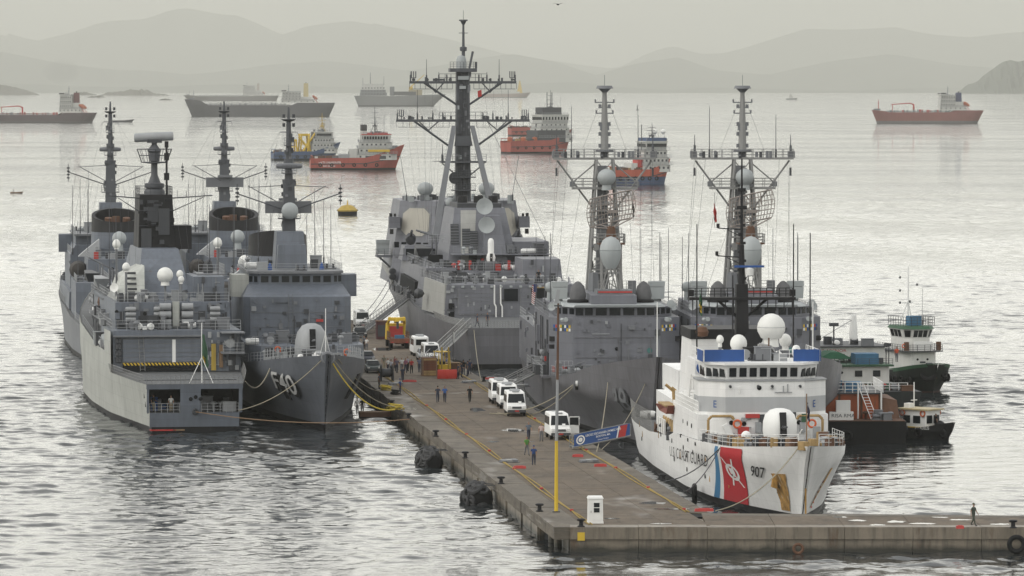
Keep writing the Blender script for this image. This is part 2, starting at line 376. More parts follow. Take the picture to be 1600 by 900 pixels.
# ================================================================== SEA
def make_sea():
    rs = [60.0]
    while rs[-1] < 26000:
        r = rs[-1]
        st = 12 if r < 300 else (.42 if r < 640 else .42*(r/640)**2.2 if r < 3000 else r*.03)
        if 300 <= r < 372: st = 2.0
        rs.append(r+min(st, r*.04))
    ph = np.concatenate([np.linspace(-180, -9, 60)[:-1], np.linspace(-9, -7, 20)[:-1], np.linspace(-7, 7, 400), np.linspace(7, 9, 20)[1:], np.linspace(9, 180, 60)[1:]])
    r = np.array(rs)[:, None]; a = np.radians(ph)[None, :]
    X = r*np.sin(a); Y = r*np.cos(a); Z = -(X**2+Y**2)/(2*EARTH)
    g = np.random.default_rng(3); wv = np.zeros_like(X)
    for i in range(110):
        lam = .85*7.0**g.random(); th = g.normal(1.9, .55); k = 2*np.pi/lam
        wv += .0042*lam**.75*np.sin(k*(X*np.cos(th)+Y*np.sin(th))+g.random()*6.28)
    gust = .75+.35*np.sin(X*.021+Y*.006+1)*np.sin(Y*.017-X*.004)+.2*np.sin(X*.05+Y*.031)
    wv *= gust*np.clip(1.1-(r-420)/1500, .12, 1)*np.clip((3200-r)/1200, 0, 1)*np.clip((r-200)/100, 0, 1)*np.clip((8.5-np.abs(ph)[None, :])/1.5, 0, 1)
    Z = Z+wv
    nr, nc = X.shape
    me = bpy.data.meshes.new('sea'); n = nr*nc
    me.vertices.add(n); me.vertices.foreach_set('co', np.stack([X, Y, Z], -1).astype(np.float32).ravel())
    i, j = np.meshgrid(np.arange(nr-1), np.arange(nc-1), indexing='ij'); b = (i*nc+j).ravel()
    q = np.stack([b, b+1, b+nc+1, b+nc], -1)[:, ::-1].astype(np.int32)
    me.loops.add(q.size); me.loops.foreach_set('vertex_index', q.ravel())
    me.polygons.add(len(q)); me.polygons.foreach_set('loop_start', np.arange(0, q.size, 4, dtype=np.int32))
    me.update(calc_edges=True); me.validate(); me.shade_smooth()
    m = bpy.data.materials.new('sea_water'); m.use_nodes = True; nn, l = m.node_tree.nodes, m.node_tree.links
    p = nn['Principled BSDF']; p.inputs['Base Color'].default_value = (.020, .024, .026, 1)
    p.inputs['Roughness'].default_value = .035; p.inputs['IOR'].default_value = 1.34
    tc = nn.new('ShaderNodeTexCoord')
    def noise(sc, det, dist):
        mp = nn.new('ShaderNodeMapping'); mp.inputs['Scale'].default_value = sc; mp.inputs['Rotation'].default_value = (0, 0, .35)
        l.new(tc.outputs['Object'], mp.inputs['Vector'])
        t = nn.new('ShaderNodeTexNoise'); t.inputs['Scale'].default_value = 1; t.inputs['Detail'].default_value = det; t.inputs['Distortion'].default_value = dist
        l.new(mp.outputs[0], t.inputs['Vector']); return t
    t1 = noise((1.3, 2.1, 1), 3, .4); t2 = noise((.16, .26, 1), 3, .3); t3 = noise((.006, .012, 1), 2, 0)
    ge = nn.new('ShaderNodeNewGeometry'); ln = nn.new('ShaderNodeVectorMath'); ln.operation = 'LENGTH'; l.new(ge.outputs['Position'], ln.inputs[0])
    lw = nn.new('ShaderNodeMapRange'); lw.inputs['From Min'].default_value = 700; lw.inputs['From Max'].default_value = 2200; lw.inputs['To Min'].default_value = 2.0; lw.inputs['To Max'].default_value = 34  # open water is choppier than the lee of the ships
    l.new(ln.outputs['Value'], lw.inputs['Value'])
    ad = nn.new('ShaderNodeMath'); ad.operation = 'MULTIPLY_ADD'; l.new(lw.outputs[0], ad.inputs[1])
    l.new(t2.outputs['Fac'], ad.inputs[0]); l.new(t1.outputs['Fac'], ad.inputs[2])
    mr = nn.new('ShaderNodeMapRange'); mr.inputs['From Min'].default_value = .35; mr.inputs['From Max'].default_value = .65
    mr.inputs['To Min'].default_value = .25; mr.inputs['To Max'].default_value = 1.0
    l.new(t3.outputs['Fac'], mr.inputs['Value'])
    bp = nn.new('ShaderNodeBump'); bp.inputs['Distance'].default_value = .045
    l.new(mr.outputs[0], bp.inputs['Strength']); l.new(ad.outputs[0], bp.inputs['Height']); l.new(bp.outputs[0], p.inputs['Normal'])
    me.materials.append(m)
    o = bpy.data.objects.new('sea', me); C.objects.link(o); struct(o)
make_sea()

# ================================================================== HILLS AND ISLANDS
forest = mat('hill_forest', (.06, .075, .05), .9, .35, .004)
rockm = mat('island_rock', (.11, .10, .08), .9, .35, .03)
def ridge(name, pts, Y, depth, rough, seed, m=forest, steps=260):
    """a range of hills whose crest follows heights read off at their distance; a slope in front and behind"""
    g = np.random.default_rng(seed); xs = np.array([p[0] for p in pts], float); ys = np.array([p[1] for p in pts], float)
    u = np.linspace(xs[0], xs[-1], steps); c = np.interp(u, xs, ys)
    X = (u-800)/F*Y; base = -Y*Y/(2*EARTH)-1
    top = H+(120-c)/F*Y
    for o in range(3): top += rough*.5**o*np.interp(u, np.linspace(u[0], u[-1], 26*2**o), g.normal(0, 1, 26*2**o))
    top = np.maximum(top, base+3)
    rows = [(-1, 0), (-.72, .22), (-.45, .5), (-.22, .78), (0, 1), (.3, .7), (1, 0)]
    vs = []; n = len(u)
    for d, f in rows:
        for i in range(n):
            h = base+(top[i]-base)*f*(1+(.12*g.normal() if 0 < f < 1 else 0))
            vs.append((X[i]*(1+.02*d), Y+d*depth+(g.normal()*depth*.05 if f < 1 else 0), h))
    fs = [(r*n+i, r*n+i+1, (r+1)*n+i+1, (r+1)*n+i) for r in range(len(rows)-1) for i in range(n-1)]
    m_ = MB(); m_.add(vs, fs); o = m_.build(name, m, None, 60); struct(o); return o
ridge('hills', [(-1500, 70), (-900, 60), (-500, 75), (-200, 62), (0, 55), (60, 66), (110, 54), (160, 36), (230, 33), (262, 21), (290, 15), (345, 24), (375, 25), (440, 52), (480, 38), (550, 30),
    (620, 40), (700, 60), (800, 84), (900, 104), (960, 112), (1010, 86), (1050, 72), (1090, 86), (1130, 84), (1200, 62), (1260, 44), (1400, 42), (1450, 56), (1510, 60), (1560, 52), (1600, 50), (1900, 70), (2400, 55), (3200, 80)], 46000, 3000, 14, 5)
ridge('hills', [(-1500, 90), (-700, 80), (-200, 75), (0, 80), (90, 96), (150, 104), (300, 112), (420, 100), (520, 96), (640, 112), (740, 92), (800, 86), (870, 100), (930, 122), (990, 104), (1060, 92), (1120, 112),
    (1200, 118), (1300, 96), (1390, 84), (1500, 100), (1600, 110), (2000, 90), (2600, 100), (3200, 90)], 35000, 2000, 9, 9)
ridge('hills', [(-1500, 124), (-400, 128), (60, 130), (200, 136), (420, 132), (560, 137), (700, 134), (820, 131), (905, 128), (960, 136), (1040, 140), (1100, 137), (1300, 142), (1420, 139), (1700, 132), (3000, 128)], 30000, 900, 4, 11)
ridge('headland', [(1496, 147), (1510, 133), (1522, 126), (1535, 116), (1552, 107), (1566, 98), (1578, 94), (1590, 97), (1615, 90), (1680, 70), (1800, 64), (2000, 90), (2300, 128)], 17500, 500, 2.5, 13)
def island(name, pts, Y, depth, seed): return ridge(name, pts, Y, depth, 1.2, seed, rockm, 60)
tag(island('island', [(-260, 120), (-100, 124), (-10, 131), (8, 134), (26, 137), (40, 140), (58, 147)], 13600, 160, 3), None)
tag(island('island', [(160, 147), (172, 144), (183, 143), (200, 141), (222, 140), (234, 141.5), (241, 145), (262, 148.5)], 13000, 120, 4), None)
tag(island('island', [(115, 147), (122, 144.5), (135, 144), (148, 147.5)], 13400, 80, 5), None)
tag(island('island', [(143, 152), (152, 150.6), (160, 152)], 11000, 30, 6), None)
tag(island('island', [(254, 157), (259, 154.5), (264, 157)], 9200, 20, 7), None)
# ================================================================== PIER
PZ = 1.9
PA, PO = .105, Vector((3.3, 386.9, 0))                   # direction and front corner of the pier
def pw(x, y, z=PZ): return PO+Vector((x*math.cos(PA)-y*math.sin(PA), x*math.sin(PA)+y*math.cos(PA), z))
def conc(name, rgb, stain, wet=.0, vert=False):
    m = bpy.data.materials.new(name); m.use_nodes = True; n, l = m.node_tree.nodes, m.node_tree.links; b = n['Principled BSDF']
    tc = n.new('ShaderNodeTexCoord'); geo = n.new('ShaderNodeNewGeometry')
    def noise(sc, det, loc=(0, 0, 0), s=1):
        mp = n.new('ShaderNodeMapping'); mp.inputs['Scale'].default_value = sc; mp.inputs['Location'].default_value = loc
        l.new(geo.outputs['Position'], mp.inputs['Vector']); t = n.new('ShaderNodeTexNoise'); t.inputs['Scale'].default_value = s
        t.inputs['Detail'].default_value = det; t.inputs['Roughness'].default_value = .65; l.new(mp.outputs[0], t.inputs['Vector']); return t.outputs['Fac']
    def rng(v, a, b_, c=0, d=1):
        r = n.new('ShaderNodeMapRange'); r.inputs['From Min'].default_value = a; r.inputs['From Max'].default_value = b_
        r.inputs['To Min'].default_value = c; r.inputs['To Max'].default_value = d; l.new(v, r.inputs['Value']); return r.outputs[0]
    def mixc(f, a, b_):
        x = n.new('ShaderNodeMix'); x.data_type = 'RGBA'; l.new(f, x.inputs['Factor'])
        if isinstance(a, tuple): x.inputs['A'].default_value = (*a, 1)
        else: l.new(a, x.inputs['A'])
        x.inputs['B'].default_value = (*b_, 1); return x.outputs['Result']
    if vert:
        c = mixc(rng(noise((.9, .9, .35), 6), .4, .65), rgb, tuple(v*1.35 for v in rgb))
        c = mixc(rng(noise((1.3, 1.3, .10), 5, (4, 2, 0)), .5, .72, 0, .85), c, stain)
        c = mixc(rng(noise((.5, .5, .12), 6, (9, 2, 0)), .6, .7, 0, .8), c, (.085, .045, .02))
        sp = n.new('ShaderNodeSeparateXYZ'); l.new(geo.outputs['Position'], sp.inputs[0])
        ad = n.new('ShaderNodeMath'); ad.operation = 'MULTIPLY_ADD'; ad.inputs[1].default_value = .9
        l.new(noise((.7, .7, .5), 4, (1, 1, 1)), ad.inputs[0]); l.new(sp.outputs['Z'], ad.inputs[2])
        c = mixc(rng(ad.outputs[0], 1.05, .62, 0, .93), c, (.022, .022, .016))        # algae below the tide line
    else:
        c = mixc(rng(noise((.22, .12, 1), 6), .38, .66), rgb, tuple(v*1.45 for v in rgb))
        c = mixc(rng(noise((.9, .35, 1), 5, (5, 1, 0)), .5, .7, 0, .8), c, stain)
        c = mixc(rng(noise((.12, .5, 1), 4, (2, 8, 0)), .56, .70, 0, .7), c, tuple(v*.55 for v in stain))
        c = mixc(rng(noise((3, 3, 1), 3, (2, 3, 0)), .62, .75, 0, .6), c, (.33, .30, .26))
        l.new(rng(noise((.12, .05, 1), 3, (7, 3, 0)), .58, .68, .85, .35), b.inputs['Roughness'])
    l.new(c, b.inputs['Base Color'])
    bp = n.new('ShaderNodeBump'); bp.inputs['Strength'].default_value = .5; bp.inputs['Distance'].default_value = .03
    l.new(noise((1, 1, 1), 6, (0, 0, 0), 4), bp.inputs['Height']); l.new(bp.outputs[0], b.inputs['Normal'])
    return m
cdeck = conc('pier_deck_concrete', (.10, .077, .054), (.05, .040, .030))
ccope = conc('pier_coping_concrete', (.115, .10, .08), (.06, .05, .04))
cwall = conc('pier_wall_concrete', (.17, .145, .112), (.05, .042, .034), vert=True)
pier = thing('pier', 'long concrete pier with a cross quay at its seaward end', 'pier', PO, PA); struct(pier)
PW, PL = 13.4, 335.0
def pbox(name, m, x0, x1, y0, y1, z0, z1, par=None): return MB().bx(x0, x1, y0, y1, z0, z1).build(name, m, par or pier, 0)
# core, under the slabs
pbox('pier_core', dark, .5, PW-.5, 9, PL-1, -2, PZ-.12)
sg = 6.0; ny = int(PL/sg)
for i in range(ny):                                      # coping blocks along both edges and three lanes of deck slabs
    y0, y1 = i*sg+.03, (i+1)*sg-.03; dz = rnd.uniform(-.02, .02)
    pbox('coping_block', ccope, rnd.uniform(-.12, .02), 2.3, y0, y1, .95, PZ+dz)
    if y0 > 8: pbox('coping_block', ccope, PW-1.5, PW+rnd.uniform(-.03, .08), y0+(2.6 if 8 < y0 < 12 else 0), y1, .95, PZ+dz)
    for k, (xa, xb) in enumerate(((2.33, 5.45), (5.48, 8.65), (8.68, PW-1.53))):
        pbox('deck_slab', cdeck, xa, xb, y0, y1, PZ-.2, PZ-.012+rnd.uniform(-.008, .008))
    if y0 > 11:
        pbox('wall_panel', cwall, .10+rnd.uniform(-.05, .05), .9, y0, y1, -2, .948)
        pbox('wall_panel', cwall, PW-.9, PW-.12, y0, y1, -2, .948)
        if i % 2 == 0: pbox('wall_pilaster', cwall, -.05, .1, y0+.2, y0+.9, -2, .945)
# cross quay to the right
aq = thing('cross_quay', 'cross quay with stained front wall at the end of the pier', 'quay', (0, 0, 0)); struct(aq)
fy = lambda x: 386.9+.004*(x-3.3); by = lambda x: 399.4-.09*(x-15.5)
def quad(name, m, xa, xb, ya, yb, z0, z1, off=0):
    f = lambda x, t: lerp(fy(x), by(x), t)
    lo = [(xa, f(xa, ya), z0), (xb, f(xb, ya), z0), (xb, f(xb, yb), z0), (xa, f(xa, yb), z0)]
    return MB().hexa(lo, [(x, y, z1) for x, y, _ in lo]).build(name, m, aq, 0)
x = 4.4; k = 0
while x < 92:
    w = 5.2
    quad('front_coping', cwall, x+.015, x+w-.015, -.004, .16, .98, PZ+rnd.uniform(-.015, .015))
    quad('front_wall_panel', cwall, x+.02, x+w-.02, .012, .2, -2, .975)
    if x > 14: 
        quad('quay_slab', cdeck, x+.02, x+w-.02, .162, .82, PZ-.3, PZ-.008+rnd.uniform(-.01, .01))
        quad('back_coping', ccope, x+.02, x+w-.02, .825, 1, -.5, PZ+rnd.uniform(-.015, .015))
    x += w; k += 1
quad('quay_core', dark, 16, 91, .15, .9, -2, PZ-.33)
MB().bx(1.1, 13.2, 1.0, 12, -1.5, PZ-.25).build('corner_core', cwall, pier, 0)
for j in (2.5, 6.5):                                      # piles standing in the open corner
    MB().tube((.7, j+2, -2), (.7, j+2, 1.0), .3, .3, 10).build('pile', cwall, pier)
# yellow hoses laid along both sides
def hose(name, m, pts, r, label, cat='hose', group=None):
    mb = MB(); mb.path(pts, r, 6); return tag(mb.build(name, m), label, cat, group)
for xo, lab in ((2.75, 'pair of yellow service hoses running along the open water side of the pier'), (PW-1.75, 'pair of yellow service hoses running along the coast guard cutter side of the pier')):
    t = thing('service_hose', lab, 'hose', (0, 0, 0), 0, 'yellow hoses along the pier')
    for d in (0, .24):
        pts = [pw(xo+d+.12*math.sin(j*.6+d*9)*(1 if j > 2 else 0), (1.6 if xo < 5 else 12)+j*4, PZ+.05) for j in range(62)]
        mb = MB(); mb.path(pts, .05, 5); mb.build('hose', mat('hose_yellow', (.30, .21, .045), .8, .3, 2), t)
    for j in range(7):
        MB().box(pw(xo+.12, 14+j*21.5, PZ+.1), (.26, .26, .16), PA).build('hose_coupling', redp, t)
# bollards
def bollard_mesh():
    m = MB(); m.lathe([(.30, 0), (.30, .06), (.17, .12), (.15, .42), (.32, .47), (.34, .56), (.26, .62), (.01, .64)], n=12); return m
bol = None
for px, py, lab in ((681, 682, 'black bollard above the big tyre fenders, beside the pile of yellow rope'), (727, 716, 'black bollard on the pier edge between the two tyre fenders'),
        (783, 756, 'black bollard on the pier edge level with the nearer tyre fender'), (843, 799, 'black bollard on the pier edge just before the yellow lamp post'),
        (908, 823, 'black bollard at the corner above the yellow square'), (1036, 752, 'black bollard on the pier edge beside the white cutter'),
        (1583, 825, 'black bollard at the end of the cross quay near the walking man'), (638, 655, 'black bollard holding the yellow rope of the frigate'),
        (612, 634, 'black bollard by the yellow rope pile near the cable reel'), (756, 596, 'black bollard near the stern gangway of the destroyer')):
    p = W(px, py, PZ+.01)
    if bol is None: bol = bollard_mesh().build('bollard', black, None, 40); o = bol
    else: o = inst(bol)
    o.location = p; tag(o, lab, 'bollard', 'bollards along the quay')
MB().box(W(908, 838, 1.45)+Vector((0, -.14, 0)), (.55, .04, .62)).build('yellow_square', yel, aq)
# lamp post
lp = W(869, 800, PZ); hgt = 17.0
t = thing('lamp_post', 'tall lamp post, yellow below and rusty brown above', 'lamp post', lp)
MB().tube((0, 0, 0), (.02, 0, 5.6), .16, .13, 10).build('lower_pole', yel, t)
MB().tube((.02, 0, 5.6), (.10, 0, 10.4), .13, .11, 10).build('middle_pole', lgrey, t)
MB().tube((.10, 0, 10.4), (.16, 0, 16.4), .11, .08, 10).build('upper_pole', brown, t)
MB().box((0, 0, .04), (.6, .6, .08)).build('base_plate', dgrey, t)
MB().box((.10, -.05, 16.95), (.34, .3, 1.1), 0, (.7, .8), ry=.15).build('floodlight', lgrey, t)
MB().box((-.35, 0, 13.0), (.42, .3, .34)).build('junction_box', black, t)
MB().box((.14, -.1, 16.2), (.6, .2, .1)).build('bracket', dgrey, t)
# guard booth
p = W(930, 817, PZ)
t = thing('guard_booth', 'white moulded guard booth with a window at the quay corner', 'booth', p, .04)
MB().box((0, 0, .06), (1.22, 1.15, .12)).build('base', whit, t)
MB().box((0, 0, 1.02), (1.16, 1.1, 1.8), 0, (.96, .96)).build('body', whit, t)
MB().box((0, 0, 1.98), (1.24, 1.2, .16), 0, (.86, .86)).build('roof', whit, t)
MB().box((.06, -.56, .98), (.72, .04, 1.5)).build('door', whit, t)
MB().box((.08, -.585, 1.22), (.56, .03, .82)).build('window_frame', whit, t)
for zz in (1.02, 1.42): MB().box((.08, -.605, zz), (.44, .02, .34)).build('window', glass, t)
MB().box((-.35, -.59, .9), (.05, .04, .18)).build('door_handle', chrome, t)
# hatch covers with red barrier boards
for px, py, lab in ((795, 722, 'grey hatch covers lying by the man in blue'), (920, 722, 'grey hatch covers lying near the cutter gangway'), (815, 604, 'grey hatch cover lying under the destroyer stern'), (618, 601, 'grey hatch cover lying by the cable reel'), (733, 598, 'grey hatch cover behind the walkers')):
    p = W(px, py, PZ); t = thing('hatch_cover', lab, 'hatch cover', p, PA+.05, 'hatch covers on the pier')
    for j in range(3): MB().box((-.5+.5*j, 0, .1+.03*j), (.47, 1.5, .2)).build('cover_plank', zinc if j % 2 else mgrey, t)
    MB().box((0, 0, .02), (1.75, 1.7, .04)).build('frame', dgrey, t)
for i, (px, py, rz, wid, lab) in enumerate(((812, 732, .1, 1.1, 'red barrier board by the hatch covers near the man in blue'), (903, 714, 0, 1.0, 'red barrier board behind the hatch covers near the gangway'), (938, 729, .1, 1.1, 'red barrier board in front of the hatch covers near the gangway'),
        (1100, 799, .1, 1.5, 'long red block at the inner corner where the cutter rope is tied'), (640, 597, 0, 1.6, 'low red block near the cable reel'), (1500, 826, 0, .6, 'small red block on the edge of the cross quay'), (622, 486+40, 0, 2.2, 'red barrier board beside the crane lorry'), (770, 593, 0, 1.8, 'red barrier board near the stern of the destroyer'))):
    tag(MB().box((0, 0, .12), (wid, .4, .22), 0, (.94, .8)).box((0, 0, .24), (wid*.6, .2, .04)).build('barrier_block', redp, None, 0, W(px, py, PZ)), lab, 'barrier', 'red blocks on the pier').rotation_euler = (0, 0, rz)
# puddles and spilt paint
wetm = bpy.data.materials.new('puddle_water'); wetm.use_nodes = True; wb = wetm.node_tree.nodes['Principled BSDF']; wb.inputs['Base Color'].default_value = (.05, .048, .045, 1); wb.inputs['Roughness'].default_value = .04
pm = MB()
for px, py, a, b_ in ((805, 672, 1.3, 1.2), (1020, 786, 1.2, .7), (1050, 795, 1.6, .4), (745, 640, 1.0, 1.6), (1400, 815, .8, .5), (1440, 818, 1.1, .4), (1340, 813, .7, .4), (1312, 808, .7, .3), (1500, 812, 1.0, .3), (1565, 819, .9, .35), (770, 690, .6, .5), (700, 560, 1.6, 2), (600, 545, 1.5, 3), (640, 640, .9, 2), (1035, 818, 1.1, .25), (955, 810, .8, .3), (830, 690, .4, .3), (1370, 820, .8, .3), (1470, 808, .7, .3)):
    c = W(px, py, PZ+.016); N = 16
    pts = [(c.x+a*math.cos(6.283*i/N)*rnd.uniform(.55, 1.1), c.y+b_*2.2*math.sin(6.283*i/N)*rnd.uniform(.55, 1.1), c.z) for i in range(N)]
    pm.add(pts, [tuple(range(N))])
tag(pm.build('puddle', wetm, None, 0), None, None, None, 'stuff')
# tyre fenders
def fender(px, py, s, lab, seed):
    g = random.Random(seed); p = W(px, py, 0); t = thing('tyre_fender', lab, 'fender', p, PA, 'tyre covered fenders along the wall')
    MB().lathe([(.1, -1.7), (.8, -1.55), (1.15, -1.0), (1.2, 0), (1.15, 1.0), (.8, 1.55), (.1, 1.7)], (0, 0, .45), 14, (0, 1, 0)).build('core', rubber, t)
    ty = MB().torus((0, 0, 0), .42, .15, n=14, k=6)
    first = None
    for k in range(46):
        u = g.uniform(-1.5, 1.5); a = g.uniform(-1.9, 1.9)
        r = 1.2*math.sqrt(max(.15, 1-(u/1.75)**2))+.06
        nrm = Vector((-math.cos(a)*1, u*.35, math.sin(a))).normalized()
        loc = Vector((-math.cos(a)*r, u, .45+math.sin(a)*r))
        if first is None: o = first = ty.build('tyre', mat('tyre_worn', (.035, .035, .037), .7, .3), t)
        else: o = inst(first, t)
        o.location = loc; o.rotation_euler = (nrm+Vector((g.uniform(-.3, .3), g.uniform(-.3, .3), 0))).to_track_quat('Z', 'Y').to_euler(); o.scale = [g.uniform(.8, 1.15)]*3
    MB().path([(1.6, -.6, 1.5), (.5, -.5, 1.55), (-.3, -.4, 1.7)], .04).path([(1.6, .8, 1.5), (.5, .7, 1.6), (-.3, .6, 1.7)], .04).build('chain', dgrey, t)
fender(672, 729, 1, 'tyre covered fender floating at the wall, the farther one from the lamp post', 1)
fender(748, 786, 1, 'tyre covered fender floating at the wall, the nearer one to the lamp post', 2)
p = W(697, 738, 0); 
def hung_tyre(px, py, z, r, lab, ax=(0, 1, 0), yo=-.2, m=rubber):
    o = MB().torus((0, 0, 0), r, r*.34, ax, 18, 8).build('tyre', m); o.location = W(px, py, z)+Vector((0, yo, 0)); tag(o, lab, 'tyre', 'single tyres hung on the quay'); return o
hung_tyre(1247, 857, .35, .34, 'rusty old tyre low on the front wall of the cross quay', m=brown)
hung_tyre(1588, 850, .7, .55, 'big black tyre hung on the front wall at the picture edge by the bollard')
hung_tyre(1085, 770, .6, .62, 'black tyre between the white cutter and the pier', (1, 0, 0), 0)
# dark rope pile, mooring rope heaps
def heap(px, py, m, r, lab, z=PZ):
    mb = MB(); g = random.Random(px)
    for k in range(14):
        mb.torus((g.uniform(-.3, .3)*r, g.uniform(-.3, .3)*r, .06+.035*k), r*g.uniform(.4, .9), .045, (g.uniform(-.2, .2), g.uniform(-.2, .2), 1), 14, 5)
    o = mb.build('rope_heap', m); o.location = W(px, py, z); tag(o, lab, 'rope heap', 'rope heaps on the pier'); return o
heap(617, 640, rope_y, .9, 'heap of yellow rope on the pier edge by the frigate bow')
heap(603, 610, rope_y, .6, 'smaller yellow rope heap behind the larger one')
heap(617, 617, rubber, .5, 'dark coil of rope by the man in blue')
# ================================================================== PEOPLE
def body_mesh(name, pose):
    """one skinned figure 1.75 m tall; pose gives leg swing, arm swing, elbow bend"""
    ls, as_, eb = pose
    V, E_, Rr = [], [], []
    def v(p, r, par=None):
        V.append(Vector(p)); Rr.append(r)
        if par is not None: E_.append((par, len(V)-1))
        return len(V)-1
    pel = v((0, 0, .96), (.15, .14)); w = v((0, 0, 1.10), (.135, .125), pel); ch = v((0, .01, 1.30), (.165, .145), w); ns = v((0, .0, 1.45), (.09, .08), ch)
    nk = v((0, .01, 1.53), (.055, .055), ns); jw = v((0, .025, 1.60), (.07, .08), nk); hd = v((0, .015, 1.68), (.082, .098), jw); top = v((0, 0, 1.74), (.055, .07), hd)
    v((0, .125, 1.645), (.014, .014), jw)                                       # nose
    for sd in (-1, 1):
        v((sd*.092, .0, 1.645), (.012, .02), hd)                                # ears
        q = R(ls)*sd
        hip = v((sd*.095, 0, .88), (.095, .10), pel)
        kn = v((sd*.10, math.sin(q)*.44+.03, .88-math.cos(q)*.42), (.06, .065), hip)
        back = max(0, -q)*1.1
        an = v((sd*.105, V[kn].y+math.sin(q-back)*.40, max(.09, V[kn].z-math.cos(q-back)*.40)), (.04, .045), kn)
        v((sd*.12, V[an].y+.15, V[an].z-.045), (.042, .032), an)
        sh = v((sd*.19, 0, 1.42), (.065, .065), ch)
        qa = -R(as_)*sd
        el = v((sd*.255, math.sin(qa)*.28, 1.42-math.cos(qa)*.28), (.045, .045), sh)
        qb = qa+R(eb if isinstance(eb, (int, float)) else eb[(sd+1)//2])
        wr = v((sd*.255, V[el].y+math.sin(qb)*.25, V[el].z-math.cos(qb)*.25), (.03, .034), el)
        d = Vector((0, math.sin(qb), -math.cos(qb))); s2 = Vector((0, math.cos(qb), math.sin(qb)))
        pl = v(V[wr]+d*.075, (.018, .036), wr)
        for k, (o, ln) in enumerate(((-.03, .06), (-.01, .075), (.01, .08), (.03, .07))):
            a1 = v(V[pl]+s2*o+d*ln*.55, (.009, .009), pl); v(V[a1]+d*ln*.5+Vector((-sd*.014, 0, 0)), (.008, .008), a1)
        tb = v(V[wr]+d*.04+s2*.045, (.011, .011), wr); v(V[tb]+d*.045+s2*.012, (.009, .009), tb)
    me = bpy.data.meshes.new(name+'_cage'); me.from_pydata(V, E_, [])
    o = bpy.data.objects.new(name+'_cage', me); C.objects.link(o)
    Rr = [(a*1.14, b*1.14) if a > .03 else (a, b) for a, b in Rr]; sk = o.modifiers.new('skin', 'SKIN'); sk.use_smooth_shade = True; sk.branch_smoothing = .6
    for i, r in enumerate(Rr): me.skin_vertices[0].data[i].radius = r
    me.skin_vertices[0].data[pel].use_root = True
    ss = o.modifiers.new('sub', 'SUBSURF'); ss.levels = 1; ss.render_levels = 1
    dg = bpy.context.evaluated_depsgraph_get(); dg.update()
    bm_ = bpy.data.meshes.new_from_object(o.evaluated_get(dg)); bpy.data.objects.remove(o)
    bm_.name = name; bm_.materials.clear()
    for m in (skin, mgrey, dgrey, black, hairm): bm_.materials.append(m)
    arm = lambda c: abs(c.x) > .2
    for f in bm_.polygons:
        c = f.center
        if c.z < .13: f.material_index = 3
        elif c.z < .99 and not arm(c): f.material_index = 2
        elif c.z < 1.47 and (not arm(c) or c.z > 1.22): f.material_index = 1
        elif c.z > 1.69 or (c.z > 1.62 and c.y < -.02): f.material_index = 4
        else: f.material_index = 0
    bm_.shade_smooth()
    # eyes and mouth as small patches of the same mesh
    b = bmesh.new(); b.from_mesh(bm_)
    for x, z, w_, h_ in ((-.034, 1.655, .012, .007), (.034, 1.655, .012, .007), (0, 1.575, .024, .005)):
        vs = [b.verts.new((x+dx*w_, .118, z+dz*h_)) for dx, dz in ((-1, -1), (1, -1), (1, 1), (-1, 1))]
        f = b.faces.new(vs[::-1]); f.material_index = 4
    b.to_mesh(bm_); b.free()
    return bm_
POSES = {'stand': body_mesh('standing_body', (3, 4, 12)), 'walk': body_mesh('walking_body', (14, 16, 18)), 'walkb': body_mesh('striding_body', (-12, -14, 22)), 'talk': body_mesh('talking_body', (4, 6, (70, 15)))}
capm = MB().lathe([(.098, 0), (.098, .03), (.085, .075), (.04, .1), (.001, .103)], (0, 0, 0), 12, sc=(.92, 1.08)).box((0, .12, .005), (.13, .10, .015))
CAPS = {}
_cm = {}
def cloth(rgb):
    k = 'cloth_%d_%d_%d' % tuple(int(c*1000) for c in rgb)
    if k not in _cm: _cm[k] = mat(k, rgb, .85, .15, 5)
    return _cm[k]
def person(pos, face, pose, shirt, trousers, label, group, cap=None, bare=False, scale=1.0):
    """face: direction the person looks, radians from -Y (towards the camera), turning to camera right"""
    o = bpy.data.objects.new('person', POSES[pose]); C.objects.link(o)
    o.location = pos; o.rotation_euler = (0, 0, math.pi+face); o.scale = [scale]*3
    for i, m in ((1, cloth(shirt)), (2, cloth(trousers))):
        o.material_slots[i].link = 'OBJECT'; o.material_slots[i].material = m
    if bare: o.material_slots[3].link = 'OBJECT'; o.material_slots[3].material = skin
    if cap:
        if cap not in CAPS: q_ = capm.build('cap', cloth(cap)); CAPS[cap] = q_.data; bpy.data.objects.remove(q_)
        c = bpy.data.objects.new('cap', CAPS[cap]); C.objects.link(c); c.parent = o; c.location = (0, 0, 1.672)
    return tag(o, label, 'person', group)
NV, DB, BL, WH, GN, RD, KH, GY, BK = (.03, .035, .06), (.02, .05, .16), (.03, .09, .28), (.6, .6, .58), (.09, .25, .05), (.33, .03, .03), (.30, .25, .17), (.14, .14, .15), (.012, .012, .014)
G1, G2, G3 = 'people walking on the pier', 'people gathered at the far end of the pier', 'people on board the ships'
pp = lambda px, py: W(px, py, PZ)
